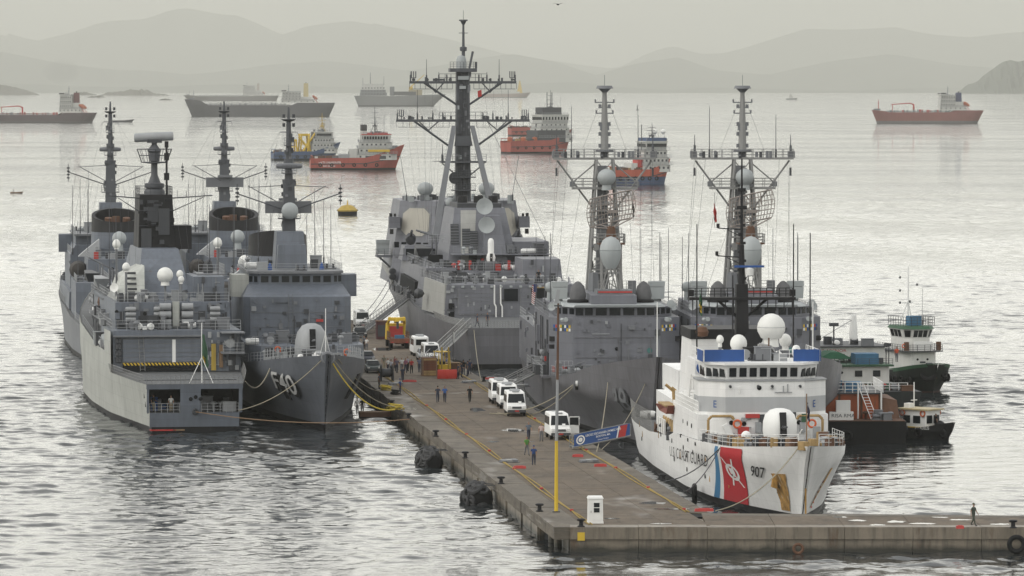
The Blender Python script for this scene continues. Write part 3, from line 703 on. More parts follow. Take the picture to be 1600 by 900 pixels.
for a in (((684, 629), .1, 'walk', NV, NV, 'person in dark blue coveralls walking beside one in a brighter blue shirt', G1, BK),
          ((695, 629), -.1, 'walkb', BL, NV, 'person in bright blue shirt walking beside one in dark coveralls', G1),
          ((734, 629), .2, 'walk', BK, BK, 'person in black shirt and shorts walking alone by the vans', G1),
          ((834, 727), .0, 'stand', DB, NV, 'person in dark blue uniform and cap standing by the hatch covers', G1, DB),
          ((823, 712), .5, 'walkb', GN, GY, 'person in green shirt behind the one in blue uniform', G1),
          ((826, 688), .2, 'walk', (.10, .13, .17), NV, 'person in grey blue shirt walking near the single van', G1),
          ((846, 690), -.2, 'talk', (.5, .38, .36), GY, 'person in pale pink shirt by the van with the open door', G1),
          ((625, 617), 1.2, 'stand', DB, NV, 'person in dark blue standing by the yellow rope', G1, DB),
          ((629, 597), .6, 'stand', NV, NV, 'person in dark clothes just behind the one in blue by the rope', G1),
          ((592, 608), 1.5, 'stand', NV, BK, 'person in dark clothes by the cable reel at the pier edge', G1),
          ((1521, 822), .95, 'walk', (.06, .075, .06), (.05, .06, .045), 'person in olive uniform and cap walking along the cross quay', G1, (.07, .08, .05)),
          ((767, 626), -.4, 'stand', NV, BK, 'person in dark clothes behind the parked minibuses', G1),
          ((600, 578), .3, 'stand', (.18, .17, .13), KH, 'person in khaki near the dark green car', G2), ((606, 583), 1.0, 'talk', WH, NV, 'person in white shirt nearest the cable reel', G2),
          ((611, 585), 2.5, 'stand', (.45, .45, .5), GY, 'person in pale grey shirt next to the cable reel', G2), ((617, 580), -1, 'stand', (.2, .05, .06), NV, 'person in maroon top in the crowd', G2),
          ((620, 583), .4, 'talk', (.12, .1, .14), NV, 'person in dusky purple top in the crowd', G2), ((628, 582), .1, 'stand', WH, GY, 'person in white shirt in the middle of the crowd', G2),
          ((634, 583), -.5, 'talk', (.25, .1, .15), NV, 'person in plum patterned top in the crowd', G2), ((637, 580), .8, 'stand', (.3, .28, .3), BK, 'person in light grey top in the crowd', G2),
          ((643, 584), 0, 'walk', RD, BK, 'person in red shirt walking out of the crowd', G2), ((655, 582), .5, 'stand', (.12, .13, .2), NV, 'person in slate blue shirt by the forklift', G2),
          ((697, 581), 2, 'stand', (.08, .12, .22), NV, 'person in blue shirt working beside the forklift', G2), ((716, 592), -1.2, 'stand', NV, NV, 'person in navy coveralls nearest the red barriers', G2, BK),
          ((721, 590), 1.2, 'talk', NV, NV, 'person in navy coveralls facing the others under the destroyer', G2, BK), ((724, 586), 0, 'stand', BK, NV, 'person in black top among the coveralls', G2, BK),
          ((731, 588), -1.5, 'stand', NV, NV, 'person in navy coveralls at the far side of its circle', G2, BK), ((734, 585), 2.8, 'stand', (.02, .03, .07), NV, 'person in navy with back turned under the destroyer', G2, BK),
          ((569, 546), .5, 'stand', GY, BK, 'person in grey beside the parked cars', G2), ((573, 549), -.6, 'talk', WH, GY, 'person in white beside the parked cars', G2)):
    person(pp(*a[0]), a[1], a[2], a[3], a[4], a[5], a[6], a[7] if len(a) > 7 else None)
# ================================================================== VEHICLES ON THE PIER   (local: x forward, y left, z up)
def wheels(t, xs, y, r=.34, w=.24, dual=False):
    tm = MB().lathe([(r*.55, -w/2), (r*.95, -w/2), (r, -w*.3), (r, w*.3), (r*.95, w/2), (r*.55, w/2)], (0, 0, 0), 16, (0, 1, 0))
    rm = MB().lathe([(.02, -w*.42), (r*.55, -w*.42), (r*.58, w*.42), (.02, w*.45)], (0, 0, 0), 12, (0, 1, 0))
    a = b = None
    for x in xs:
        for sd in (1, -1):
            o = tm.build('wheel', rubber, t, 40) if a is None else inst(a, t); a = a or o
            o.location = (x, sd*(y-w/2), r)
            q = rm.build('rim', chrome, o, 40) if b is None else inst(b, o); b = b or q
def vanish(name, label, loc, rz, group, open_door=False, ac=True):
    t = thing(name, label, 'van', loc, rz, group)
    L_, Wd = 5.6, .96
    prof = [(-2.75, .42), (2.55, .42), (2.78, .55), (2.80, .85), (2.66, 1.08), (1.98, 1.28), (1.32, 2.28), (1.1, 2.42), (-2.6, 2.42), (-2.75, 2.25)]
    m = MB(); n = len(prof)
    tum = lambda z: 1.0-.09*max(0, (z-1.1)/1.4)
    for (ins, sc) in ((0, 1),):
        vs = [(x, Wd*tum(z), z) for x, z in prof]+[(x, -Wd*tum(z), z) for x, z in prof]
        m.add(vs, [tuple(range(n-1, -1, -1)), tuple(range(n, 2*n))]+[(i, (i+1) % n, n+(i+1) % n, n+i) for i in range(n)])
    b = m.build('body', whit, t, 20); bv = b.modifiers.new('bevel', 'BEVEL'); bv.width = .09; bv.segments = 2
    def slope(y0, y1, a, c, off, nm, mt, par=t):                        # a pane on the windscreen slope
        (xa, za), (xb, zb) = a, c; d = Vector((zb-za, 0, xa-xb)).normalized()*off
        return MB().hexa([(xa, -y0, za), (xa, y0, za), (xb, y1, zb), (xb, -y1, zb)], [(xa+d.x, -y0, za+d.z), (xa+d.x, y0, za+d.z), (xb+d.x, y1, zb+d.z), (xb+d.x, -y1, zb+d.z)]).build(nm, mt, par, 0)
    slope(.86, .74, (1.93, 1.36), (1.36, 2.20), .035, 'windscreen', glass)
    for sd in (1, -1):
        for k, (xa, xb) in enumerate(((.45, 1.45), (-.65, .35), (-1.7, -.75), (-2.55, -1.8))):
            z0, z1 = 1.35, 2.08; y0, y1 = Wd*tum(z0)+.012, Wd*tum(z1)+.012
            xc = xb-(.42 if k == 0 else 0)
            MB().hexa([(xa, sd*(y0-.03), z0), (xb, sd*(y0-.03), z0), (xc, sd*(y1-.03), z1), (xa, sd*(y1-.03), z1)], [(xa, sd*y0, z0), (xb, sd*y0, z0), (xc, sd*y1, z1), (xa, sd*y1, z1)]).build('side_window', glass, t, 0)
        MB().box((2.74, sd*.72, .93), (.12, .34, .26), ry=-.3).build('headlight', amber, t)
        MB().box((1.62, sd*.75, 1.38), (.16, .22, .34)).build('wing_mirror', black, t)
    MB().box((2.80, 0, .92), (.08, .95, .22), ry=-.2).build('grille', dgrey, t)
    MB().box((2.82, 0, .56), (.14, 1.84, .26)).build('bumper', dgrey, t)
    MB().box((2.90, 0, .58), (.03, .42, .14)).build('number_plate', redp, t)
    MB().box((-2.76, 0, 1.75), (.05, 1.3, .7)).build('rear_window', glass, t)
    if ac: MB().box((-.3, 0, 2.50), (1.5, 1.1, .2), 0, (.85, .8)).build('roof_unit', lgrey, t)
    for x in (-1.9, 1.0): MB().box((x, 0, 2.45), (.5, .7, .08), 0, (.9, .9)).build('roof_hatch', lgrey, t)
    MB().box((2.1, .35, 1.42), (.02, .3, .2), ry=-.6).build('windscreen_paper', whit, t)
    wheels(t, (1.75, -1.75), .92, .35)
    if open_door:
        dr = MB().hexa([(1.45, .95, .55), (1.5, .95, .55), (1.3, 1.9, .55), (1.25, 1.9, .55)], [(1.45, .93, 1.3), (1.5, .93, 1.3), (1.3, 1.9, 1.3), (1.25, 1.9, 1.3)]).build('open_door', whit, t, 0)
        MB().net((1.48, .95, 1.3), (1.28, 1.9, 1.3), .8, 1, 1, .05).build('door_frame', whit, dr)
        MB().box((1.38, 1.42, 1.68), (.03, .85, .7), -.21).build('door_glass', glass, dr)
    return t
toward = -math.pi/2+PA
G = 'white minibuses parked along the destroyer side'
vanish('minibus', 'white minibus at the front of the row of three', W(806, 650, PZ)+Vector((-.1, 1.6, 0)), toward-.03, G)
vanish('minibus', 'white minibus in the middle of the row of three', W(795, 641, PZ)+Vector((-.15, 4.5, 0)), toward-.03, G)
vanish('minibus', 'white minibus at the back of the row of three', W(782, 633, PZ)+Vector((-.15, 4.0, 0)), toward-.03, G)
vanish('minibus', 'white van with its door open next to the cutter gangway', W(868, 686, PZ)+Vector((.2, 1.2, 0)), toward, 'white vans standing alone', True, False)
vanish('minibus', 'white minibus facing away behind the crane lorry', W(655, 556, PZ)+Vector((0, 1, 0)), toward+math.pi, 'white vans standing alone')
vanish('minibus', 'white van behind the forklift', W(672, 570, PZ)+Vector((0, 3, 0)), toward, 'white vans standing alone', False, False)
vanish('minibus', 'white van far off beside the ends of two gangways', W(565, 513, PZ), toward, 'white vans standing alone', False, False)
def car(label, loc, rz, col, mname):
    m = mat(mname, col, .3, .05); t = thing('parked_car', label, 'car', loc, rz, 'parked cars on the pier')
    b = MB().side([(-1.9, .3), (1.95, .3), (2.0, .62), (1.85, .78), (.9, .92), (-1.7, .95), (-1.95, .8), (-1.98, .5)], -.84, .84).build('body', m, t, 20)
    bv = b.modifiers.new('bevel', 'BEVEL'); bv.width = .07; bv.segments = 2
    MB().hexa([(-1.6, -.78, .93), (.95, -.78, .9), (.95, .78, .9), (-1.6, .78, .93)], [(-1.25, -.6, 1.42), (.25, -.6, 1.42), (.25, .6, 1.42), (-1.25, .6, 1.42)]).build('cabin', m, t, 20)
    MB().hexa([(.96, -.68, .95), (.96, .68, .95), (.34, .55, 1.38), (.34, -.55, 1.38)], [(1.0, -.68, .96), (1.0, .68, .96), (.38, .55, 1.40), (.38, -.55, 1.40)]).build('windscreen', glass, t, 0)
    MB().hexa([(-1.58, -.68, .97), (-1.58, .68, .97), (-1.3, .55, 1.38), (-1.3, -.55, 1.38)], [(-1.62, -.68, .98), (-1.62, .68, .98), (-1.34, .55, 1.39), (-1.34, -.55, 1.39)]).build('rear_window', glass, t, 0)
    for sd in (1, -1):
        MB().hexa([(-1.35, sd*.755, .98), (.75, sd*.755, .98), (.25, sd*.62, 1.36), (-1.15, sd*.62, 1.36)], [(-1.35, sd*.785, .98), (.75, sd*.785, .98), (.25, sd*.65, 1.36), (-1.15, sd*.65, 1.36)]).build('side_window', glass, t, 0)
        MB().box((1.95, sd*.62, .68), (.1, .3, .14)).build('headlight', amber, t); MB().box((-1.96, sd*.65, .72), (.06, .25, .18)).build('tail_light', redp, t)
    MB().box((1.99, 0, .45), (.1, 1.5, .2)).build('bumper', dgrey, t)
    wheels(t, (1.25, -1.25), .84, .31, .2)
car('dark green parked car by the cable reel', W(582, 583, PZ)+Vector((0, 1, 0)), toward, (.02, .035, .035), 'car_dark_green')
car('dark blue parked car behind the green one', W(573, 568, PZ)+Vector((0, 1, 0)), toward, (.018, .022, .04), 'car_dark_blue')
car('black parked car under the gangway at the far end', W(562, 528, PZ), toward, (.015, .015, .018), 'car_black')
car('silver grey car parked in front of the white van behind the forklift', W(663, 563, PZ), toward, (.3, .31, .32), 'car_silver')
# crane lorry, seen from behind
t = thing('crane_lorry', 'yellow crane lorry with a rusty flat bed seen from behind', 'lorry', W(620, 545, PZ)+Vector((0, 3, 0)), toward+math.pi)
MB().bx(-3.5, 4.2, -.5, .5, .6, .95).build('chassis', brown, t)
MB().bx(-3.6, 1.2, -1.25, 1.25, 1.05, 1.3).build('flat_bed', brown, t)
MB().bx(-3.7, -3.6, -1.25, 1.25, .75, 1.32).build('tail_board', mat('rusty_bed_red', (.2, .07, .04), .8, .3), t)
MB().bx(-3.6, -3.0, -.6, .6, 1.3, 1.75).build('blue_crate', blue2, t)
MB().bx(2.6, 4.5, -1.2, 1.2, .9, 2.9, top=(.86, .94), sh=(-.1, 0)).build('cab', yel, t)
MB().bx(2.56, 2.6, -.9, .9, 2.0, 2.6).build('cab_rear_window', glass, t)
MB().bx(1.3, 2.3, -.8, .8, 1.1, 2.6).build('crane_base', redp, t)
for sd in (1, -1): MB().path([(1.8, sd*.95, 1.2), (1.8, sd*1.05, 3.0), (.6, sd*.9, 3.7)], .2, 6).build('crane_post', yel, t)
MB().box((1.0, 0, 3.55), (1.4, 2.1, .4)).build('crane_head', yel, t)
MB().box((-.3, .1, 3.4), (3.0, .42, .42), ry=.12).build('crane_boom', yel, t)
MB().box((-1.6, .1, 2.9), (.3, .3, .9)).build('boom_hook', dgrey, t)
mb = MB(); mb.rail([(-3.5, 1.2, 1.3), (1.1, 1.2, 1.3)], .8, 1.1, .04).rail([(-3.5, -1.2, 1.3), (1.1, -1.2, 1.3)], .8, 1.1, .04); mb.build('bed_rail', brown, t)
wheels(t, (-2.6, -1.4, 3.3), 1.2, .5, .4)
for sd in (1, -1): MB().box((-3.72, sd*.9, .85), (.05, .3, .14)).build('tail_light', redp, t)
# dark container next to it
t = thing('skip_container', 'dark red cabin unit next to the crane lorry', 'container', W(597, 531, PZ)+Vector((0, 2, 0)), PA)
MB().bx(-.8, .8, -1.2, 1.2, 0, 2.3).build('body', mat('dark_red_unit', (.07, .02, .025), .7, .2), t)
MB().bx(-.7, .7, -1.24, -1.2, .4, 1.9).build('door', dgrey, t); MB().bx(-.86, .86, -1.26, 1.26, 2.3, 2.42).build('lid', brown, t)
# yellow forklift with a timber crate
t = thing('forklift', 'yellow forklift carrying a brown timber crate', 'forklift', W(690, 588, PZ)+Vector((0, 2, 0)), PA-math.pi/2+.25)
MB().bx(-1.4, 1.0, -.75, .75, .45, 1.25).build('body', yel, t); MB().bx(-2.0, -1.3, -.72, .72, .4, 1.5, top=(.8, .9)).build('counterweight', yel, t)
mb = MB()
for sx in (-.9, .9):
    for sd in (1, -1): mb.tube((sx, sd*.7, 1.2), (sx*.85, sd*.62, 2.7), .06)
mb.box((0, 0, 2.72), (1.9, 1.45, .08)); mb.build('overhead_guard', yel, t)
for sd in (1, -1): MB().tube((1.15, sd*.4, .2), (1.15, sd*.4, 3.3), .09).build('lift_mast', yeldirt, t)
MB().bx(-.3, .3, -.3, .3, 1.25, 1.6).build('seat', black, t)
for sd in (1, -1): MB().bx(1.2, 2.4, sd*.4-.08, sd*.4+.08, .3, .37).build('fork', dgrey, t)
wheels(t, (.8, -1.3), .78, .42, .3)
t = thing('timber_crate', 'brown timber crate stack beside the forklift', 'crate', W(670, 588, PZ)+Vector((0, 1.2, 0)), PA)
MB().bx(-.82, .82, -1, 1, .1, 2.1).build('crate_core', brown, t)
for j in range(7): MB().bx(-.86, .86, -1.07, -1.0, .12+j*.28, .12+j*.28+.23).build('plank', tan if j in (0, 1, 6) else mat('red_brown_timber', (.17, .06, .03), .8, .3), t, 0)
for x in (-.78, .78): MB().bx(x-.07, x+.07, -1.14, -1.07, .1, 2.1).build('batten', wood, t, 0)
MB().bx(-.9, .9, -1.1, 1.1, 0, .1).build('pallet', wood, t)
t = thing('crate', 'low brown crate between the forklift and the coveralls', 'crate', W(707, 586, PZ)+Vector((0, 1, 0)), PA+.1)
MB().bx(-.8, .8, -.6, .6, .1, 1.3).build('body', brown, t); MB().bx(-.85, .85, -.65, .65, 1.3, 1.4).build('lid', wood, t)
for x in (-.7, .7): MB().bx(x-.06, x+.06, -.66, -.6, .1, 1.3).build('batten', wood, t)
for px, lab, s in ((694, 'red plastic road barrier beside the crate', 1), (706, 'red plastic road barrier leaning behind the other one', .9)):
    t = thing('road_barrier', lab, 'barrier', W(px, 592, PZ), PA+.12*s, 'red plastic barriers')
    MB().side([(-.0, 0), (.55, 0), (.4, .4), (.25, 1.05), (.05, 1.05), (-.1, .4)], -.72*s, .72*s).build('body', mat('bright_red_plastic', (.6, .05, .035), .45, .06), t).rotation_euler = (0, 0, math.pi/2)
    for x in (-.5, .5): MB().bx(x-.12, x+.12, .02, .06, .3, .55).build('slot', redp, t)
# cable reel
t = thing('cable_reel', 'black cable reel standing on edge by the green car', 'cable reel', W(604, 596, PZ)+Vector((0, 0, .0)), PA)
for sd in (1, -1):
    MB().lathe([(.1, -.05), (.95, -.05), (.95, .05), (.1, .05)], (sd*.62, 0, .98), 22, (1, 0, 0)).build('flange', black, t)
    MB().tube((sd*.75, -.5, 0), (sd*.75, 0, 1.2), .07).tube((sd*.75, .5, 0), (sd*.75, 0, 1.2), .07).build('stand_leg', dgrey, t)
MB().lathe([(.42, -.6), (.5, -.4), (.46, 0), (.52, .3), (.42, .6)], (0, 0, .98), 18, (1, 0, 0)).build('cable_winding', dgrey, t)
# flag on a short staff beside the forklift
t = thing('flag', 'white flag on a thin staff behind the forklift', 'flag', W(708, 577, PZ))
MB().tube((0, 0, 0), (0, 0, 4.6), .035).build('staff', black, t)
MB().add([(0, 0, 4.5), (.18, .1, 4.2), (.12, .2, 3.3), (-.02, .1, 3.0), (0, .05, 3.6)], [(0, 1, 2, 3, 4)]).build('cloth', whit, t)
# ================================================================== SHIP FITTINGS   (shared meshes, placed piece by piece)
KIT = {}
def kit(key, mk, name, m):
    if key not in KIT:
        KIT[key] = mk().build(name, m).data; bpy.data.objects.remove(bpy.data.objects[name] if name in bpy.data.objects else None)
    return KIT[key]
_kitobj = {}
def piece(name, m, mk, parent, loc, rz=0, sc=(1, 1, 1), key=None):
    k = (name, m.name, key)
    if k not in _kitobj:
        o = mk().build(name, m); _kitobj[k] = o.data
    else:
        o = bpy.data.objects.new(name, _kitobj[k]); C.objects.link(o)
    o.parent = parent; o.location = loc; o.rotation_euler = (0, 0, rz); o.scale = sc; return o
def raft(par, loc, rz=0, m=None): return piece('life_raft', m or whit, lambda: MB().lathe([(.02, -.75), (.3, -.72), (.36, -.5), (.36, -.05), (.39, -.04), (.39, .04), (.36, .05), (.36, .5), (.3, .72), (.02, .75)], (0, 0, .38), 12, (0, 1, 0)), par, loc, rz)
def vent(par, loc, m=mgrey): return piece('vent', m, lambda: MB().tube((0, 0, 0), (0, 0, .7), .16).lathe([(.3, .65), (.36, .8), (.2, .98), (.01, 1.0)], n=10), par, loc)
def locker(par, loc, sc=(1, 1, 1), m=mgrey, rz=0): return piece('locker', m, lambda: MB().box((0, 0, .5), (1, 1, 1), 0, (.97, .97)).box((0, 0, 1.02), (1.06, 1.06, .06)), par, loc, rz, sc)
def door(par, loc, rz=0, m=dgrey): return piece('door', m, lambda: MB().box((0, 0, .9), (.08, .75, 1.75)).box((.05, -.28, .9), (.06, .06, .3)), par, loc, rz)
def scuttle(par, loc, rz=0): return piece('porthole', dark, lambda: MB().lathe([(.2, 0), (.2, .04), (.01, .045)], (0, 0, 0), 12, (1, 0, 0)), par, loc, rz)
def box_on(par, loc, sc, m=mgrey, rz=0, name='junction_box'): return piece(name, m, lambda: MB().box((0, 0, 0), (1, 1, 1), 0, (.96, .96)), par, loc, rz, sc)
def pipe(par, a, b, r=.06, m=mgrey): return MB().tube(a, b, r, r, 6).build('pipe', m, par)
def ring(par, loc, rz=0): return piece('lifebuoy', mat('lifebuoy_orange', (.6, .12, .04), .6, .1), lambda: MB().torus((0, 0, 0), .32, .09, (1, 0, 0), 14, 6), par, loc, rz)
def whip(par, p, h, r=.045, m=mast, lean=(0, 0)):
    o = MB().tube((0, 0, 0), (0, 0, .9), r*2.6, r*2.2, 6).tube((0, 0, .9), (lean[0], lean[1], h), r, r*.6, 5).build('whip_antenna', m, par); o.location = p; return o
def radome(par, c, r, m=dome, ped=.6, tall=1.0):
    o = MB().lathe([(r*.55, -ped-r*.7), (r*.5, -r*.8), (r*.72, -r*.72), (r*.97, -r*.25), (r, 0), (r*.95, r*.32*tall), (r*.78, r*.63*tall), (r*.5, r*.87*tall), (r*.2, r*.98*tall), (.01, r*tall)], (0, 0, 0), 20).build('radome', m, par, 60); o.location = c; return o
def dish(par, c, r, ax, m=domeg):
    o = MB().lathe([(.02, 0), (r*.5, r*.06), (r, r*.3), (r*.98, r*.34), (r*.5, r*.12), (.02, r*.06)], (0, 0, 0), 20, ax).tube((0, 0, 0), Vector(ax).normalized()*-.5, .12).tube((0, 0, 0), Vector(ax).normalized()*r*.7, .03).build('satellite_dish', m, par, 60); o.location = c; return o
def windows(par, x, ys, z0, z1, w, lean=0.0, m=glass, d=1, name='bridge_window'):
    for y in ys: MB().hexa([(x-.1*d, y-w/2, z0), (x+.04*d, y-w/2, z0), (x+.04*d, y+w/2, z0), (x-.1*d, y+w/2, z0)], [(x-.1*d+lean, y-w/2, z1), (x+.04*d+lean, y-w/2, z1), (x+.04*d+lean, y+w/2, z1), (x-.1*d+lean, y+w/2, z1)]).build(name, m, par, 0)
def clutter(par, x0, x1, y0, y1, z, n, seed, ms=None):
    g = random.Random(seed); ms = ms or (mgrey, lgrey, dgrey)
    for _ in range(n):
        p = (g.uniform(x0, x1), g.uniform(y0, y1), z); m = g.choice(ms); k = g.random()
        if k < .4: locker(par, p, (g.uniform(.5, 1.3), g.uniform(.4, 1.4), g.uniform(.5, 1.4)), m)
        elif k < .6: vent(par, p, m)
        elif k < .72: piece('hose_reel', m, lambda: MB().lathe([(.1, -.4), (.4, -.4), (.4, -.34), (.22, -.3), (.22, .3), (.4, .34), (.4, .4), (.1, .4)], (0, 0, .5), 12, (0, 1, 0)).box((0, 0, .12), (.3, .9, .24)), par, p, g.choice((0, 1.57)))
        elif k < .84: piece('mooring_bitts', dgrey, lambda: MB().tube((0, -.35, 0), (0, -.35, .6), .15).tube((0, .35, 0), (0, .35, .6), .15).box((0, 0, .05), (.5, 1.3, .1)), par, p)
        elif k < .93: raft(par, p, g.choice((0, 1.57)))
        else: piece('hatch', m, lambda: MB().box((0, 0, .14), (1.0, 1.0, .28), 0, (.94, .94)).box((0, 0, .31), (.86, .86, .08)), par, p)
def face_clutter(par, x, y0, y1, z0, z1, n, seed, d=1, ms=None):
    """fittings on a bulkhead across the ship at station x, on the side d"""
    g = random.Random(seed); ms = ms or (mgrey, dgrey, lgrey)
    for _ in range(n):
        y, z, k, m = g.uniform(y0, y1), g.uniform(z0, z1), g.random(), g.choice(ms)
        if k < .45: box_on(par, (x+.1*d, y, z), (.22, g.uniform(.2, .6), g.uniform(.25, .8)), m)
        elif k < .6: scuttle(par, (x+.02*d, y, z), 0 if d > 0 else math.pi)
        elif k < .8: pipe(par, (x+.08*d, y, z0), (x+.08*d, y, z), .05, m)
        else: pipe(par, (x+.08*d, y, z), (x+.08*d, y+g.uniform(-2, 2), z), .045, m)
def plate_seams(par, f, m, name='plate_seam'): pass
def pole_mast(par, base, levels, m=mast, n=8, name='mast'):
    mb = MB()
    for (z0, r0), (z1, r1) in zip(levels[:-1], levels[1:]): mb.tube((base[0], base[1], z0), (base[0], base[1], z1), r0, r1, n)
    return mb.build(name, m, par)
def spar(par, a, b, r=.07, m=mast, name='yardarm'): return MB().tube(a, b, r, r*.8, 6).build(name, m, par)
def wires(par, pairs, r=.012, m=dgrey, name='rigging'):
    mb = MB()
    for a, b in pairs: mb.tube(a, b, r, r, 3, False)
    return mb.build(name, m, par, 0)
def drape(a, b, sag, n=14):
    a, b = Vector(a), Vector(b); return [a.lerp(b, i/n)-Vector((0, 0, sag*4*(i/n)*(1-i/n))) for i in range(n+1)]
def mooring(a, b, sag, m, label, r=.05, group='mooring lines'):
    t = MB().path(drape(a, b, sag), r, 5).build('mooring_line', m); return tag(t, label, 'mooring line', group)
def rails(par, pts, h=1.0, step=1.6, m=lgrey, r=.028): return MB().rail(pts, h, step, r).build('guard_rail', m, par, 0)
def hull_at(pl, h, sd, px, py, xr=None):
    """(x, z) of the point of the shell that the photo shows at (px, py)"""
    best = None
    for i in range(161):
        x = lerp(*(xr or (0, h.L)), i/160)
        for j in range(41):
            z = lerp(0, h.zd(x), j/40)
            w = pl.w(x, sd*h.y(x, z), z)-Vector((0, 0, H)); yc = w.y*math.cos(PITCH)-w.z*math.sin(PITCH); zc = w.y*math.sin(PITCH)+w.z*math.cos(PITCH)
            e = (800+F*w.x/yc-px)**2+(450-F*zc/yc-py)**2
            if best is None or e < best[0]: best = (e, x, z)
    return best[1], best[2]

def hull_quad(pl, h, sd, tl, tr, bl, br, xr, off):
    """maps the unit square onto the shell between four photo points"""
    c = [hull_at(pl, h, sd, *q, xr) for q in (bl, br, tl, tr)]
    def f(u, v, dx=0, dz=0, do=0):
        x, z = [lerp(lerp(c[0][k], c[1][k], u), lerp(c[2][k], c[3][k], u), v) for k in (0, 1)]
        return (x+dx, sd*(h.y(x+dx, z+dz)+off+do), z+dz)
    return f
# ================================================================== BRAZILIAN FRIGATES (bow-on F40 and two seen from the stern)
def niteroi(label, place, number=None):
    H_ = Hull(129, 13.5, 6.0, [(0, .70), (.1, .85), (.25, .97), (.45, 1), (.6, .93), (.75, .78), (.88, .42), (.96, .14), (1, 0)],
              [(0, .80), (.1, .92), (.25, 1), (.62, 1), (.75, .95), (.86, .76), (.94, .45), (1, .02)], [(0, 4.4), (60, 5.0), (92, 5.2), (106, 6.1), (116, 6.9), (129, 8.0)], 5.0, 1.5)
    s = thing('frigate', label, 'frigate', place.o, place.rz, 'grey frigates of one class with a black topped funnel')
    H_.build(s, bhull, nx=130)
    # forward deckhouse, bridge block
    MB().prism([(46, -6.5), (96, -6.3), (98, -5.0), (98, 5.0), (96, 6.3), (46, 6.5)], 5.0, 7.3, [(46, -6.4), (95.5, -6.2), (97.5, -4.9), (97.5, 4.9), (95.5, 6.2), (46, 6.4)]).build('lower_deckhouse', bnavy, s)
    MB().prism([(58, -5.9), (82.2, -5.9), (83, -5.2), (83, 5.2), (82.2, 5.9), (58, 5.9)], 7.3, 11.9).build('main_deckhouse', bnavy, s)
    MB().prism([(58, -5.9), (82.2, -5.9), (83, -5.2), (83, 5.2), (82.2, 5.9), (58, 5.9)], 11.9, 13.15, [(58, -5.2), (79.6, -5.2), (80.3, -4.6), (80.3, 4.6), (79.6, 5.2), (58, 5.2)]).build('sloping_bridge_front', bnavy, s)
    MB().prism([(60, -5.1), (78.8, -5.1), (80.2, -4.0), (80.2, 4.0), (78.8, 5.1), (60, 5.1)], 13.15, 14.35).build('bridge', bnavy, s)
    MB().prism([(59, -5.3), (79.2, -5.3), (80.7, -4.2), (80.7, 4.2), (79.2, 5.3), (59, 5.3)], 14.35, 14.62).build('bridge_roof', mgrey, s)
    windows(s, 80.22, [-3.45+.98*i*1.17 for i in range(7)], 13.4, 14.08, .82)
    for sd in (1, -1):
        for t in (.3, .75): 
            a = Vector((80.2, sd*4.0, 13.74)).lerp(Vector((78.8, sd*5.1, 13.74)), t); piece('bridge_window', glass, lambda: MB().box((0, 0, 0), (.08, .6, .66)), s, a, sd*.67, key='side')
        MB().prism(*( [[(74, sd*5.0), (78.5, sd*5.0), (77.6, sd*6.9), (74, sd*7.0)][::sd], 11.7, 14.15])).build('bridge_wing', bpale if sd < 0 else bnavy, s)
        rails(s, [(58, sd*5.8, 11.9), (76, sd*5.8, 11.9)]); rails(s, H_.edge(60, 96, 10, sd)); 
    face_clutter(s, 83, -5, 5, 7.4, 11.5, 22, 5, 1); face_clutter(s, 97.6, -4.6, 4.6, 5.6, 7.2, 10, 6, 1)
    MB().ladder((83.1, -.8, 7.4), (83.1, -.8, 12.2)).build('ladder', mgrey, s)
    for z in (8.6, 10.2): pipe(s, (83.05, -5.1, z), (83.05, 5.1, z), .03)
    # gun turret on the forecastle
    tx = 104
    MB().lathe([(1.9, 6.05), (1.9, 6.7), (1.75, 6.75), (.1, 6.75)], (tx, 0, 0), 20).build('gun_ring', mgrey, s)
    g_ = MB().lathe([(1.75, 6.75), (1.85, 7.3), (1.8, 8.2), (1.55, 9.1), (1.05, 9.75), (.5, 9.98), (.01, 10.0)], (tx, 0, 0), 22, sc=(1.15, .95)).build('gun_turret', lgrey, s, 60)
    MB().box((tx+1.72, 0, 8.3), (.9, .62, 2.2), ry=-.28).build('gun_slot', dark, g_); MB().tube((tx+1.7, 0, 8.2), (tx+5.0, 0, 8.5), .14, .09, 8).build('gun_barrel', mgrey, g_)
    # forecastle: rails, breakwater, anchor gear, jackstaff
    for sd in (1, -1):
        rails(s, H_.edge(98, 126, 12, sd), 1.0, 2.0)
        o = MB().hexa([(112.4, sd*(H_.y(112.4, 2.8)-.1), 2.6), (114.0, sd*(H_.y(114, 2.8)-.1), 2.6), (114.0, sd*(H_.y(114, 2.8)+.12), 2.6), (112.4, sd*(H_.y(112.4, 2.8)+.12), 2.6)],
                       [(112.6, sd*(H_.y(112.4, 5.2)-.1), 5.2), (114.2, sd*(H_.y(114, 5.2)-.1), 5.2), (114.2, sd*(H_.y(114, 5.2)+.12), 5.2), (112.6, sd*(H_.y(112.4, 5.2)+.12), 5.2)]).build('anchor', black, s)
    clutter(s, 107, 120, -2.2, 2.2, 6.6, 14, 3)
    ring(s, (98.4, -3.2, 6.9)); ring(s, (98.4, 4.2, 6.6))
    MB().torus((127.6, 0, 7.6), .55, .2, (1, 0, .3), 14, 6).build('bow_fairlead', mgrey, s)
    mb = MB(); mb.tube((124.5, 0, 7.6), (124.5, 0, 12.5), .05).tube((123.6, .6, 7.4), (124.5, 0, 10), .03).tube((123.6, -.6, 7.4), (124.5, 0, 10), .03); mb.build('jackstaff', whit, s)
    # forecastle and bridge front gear
    clutter(s, 99, 102, -5.0, 5.0, 6.0, 20, 23, (mgrey, dgrey, lgrey)); clutter(s, 84, 96, -6, -3, 7.3, 10, 24); clutter(s, 84, 96, 3, 6, 7.3, 10, 25); clutter(s, 84, 95, -2.5, 2.5, 7.3, 12, 26, (dgrey, mgrey))
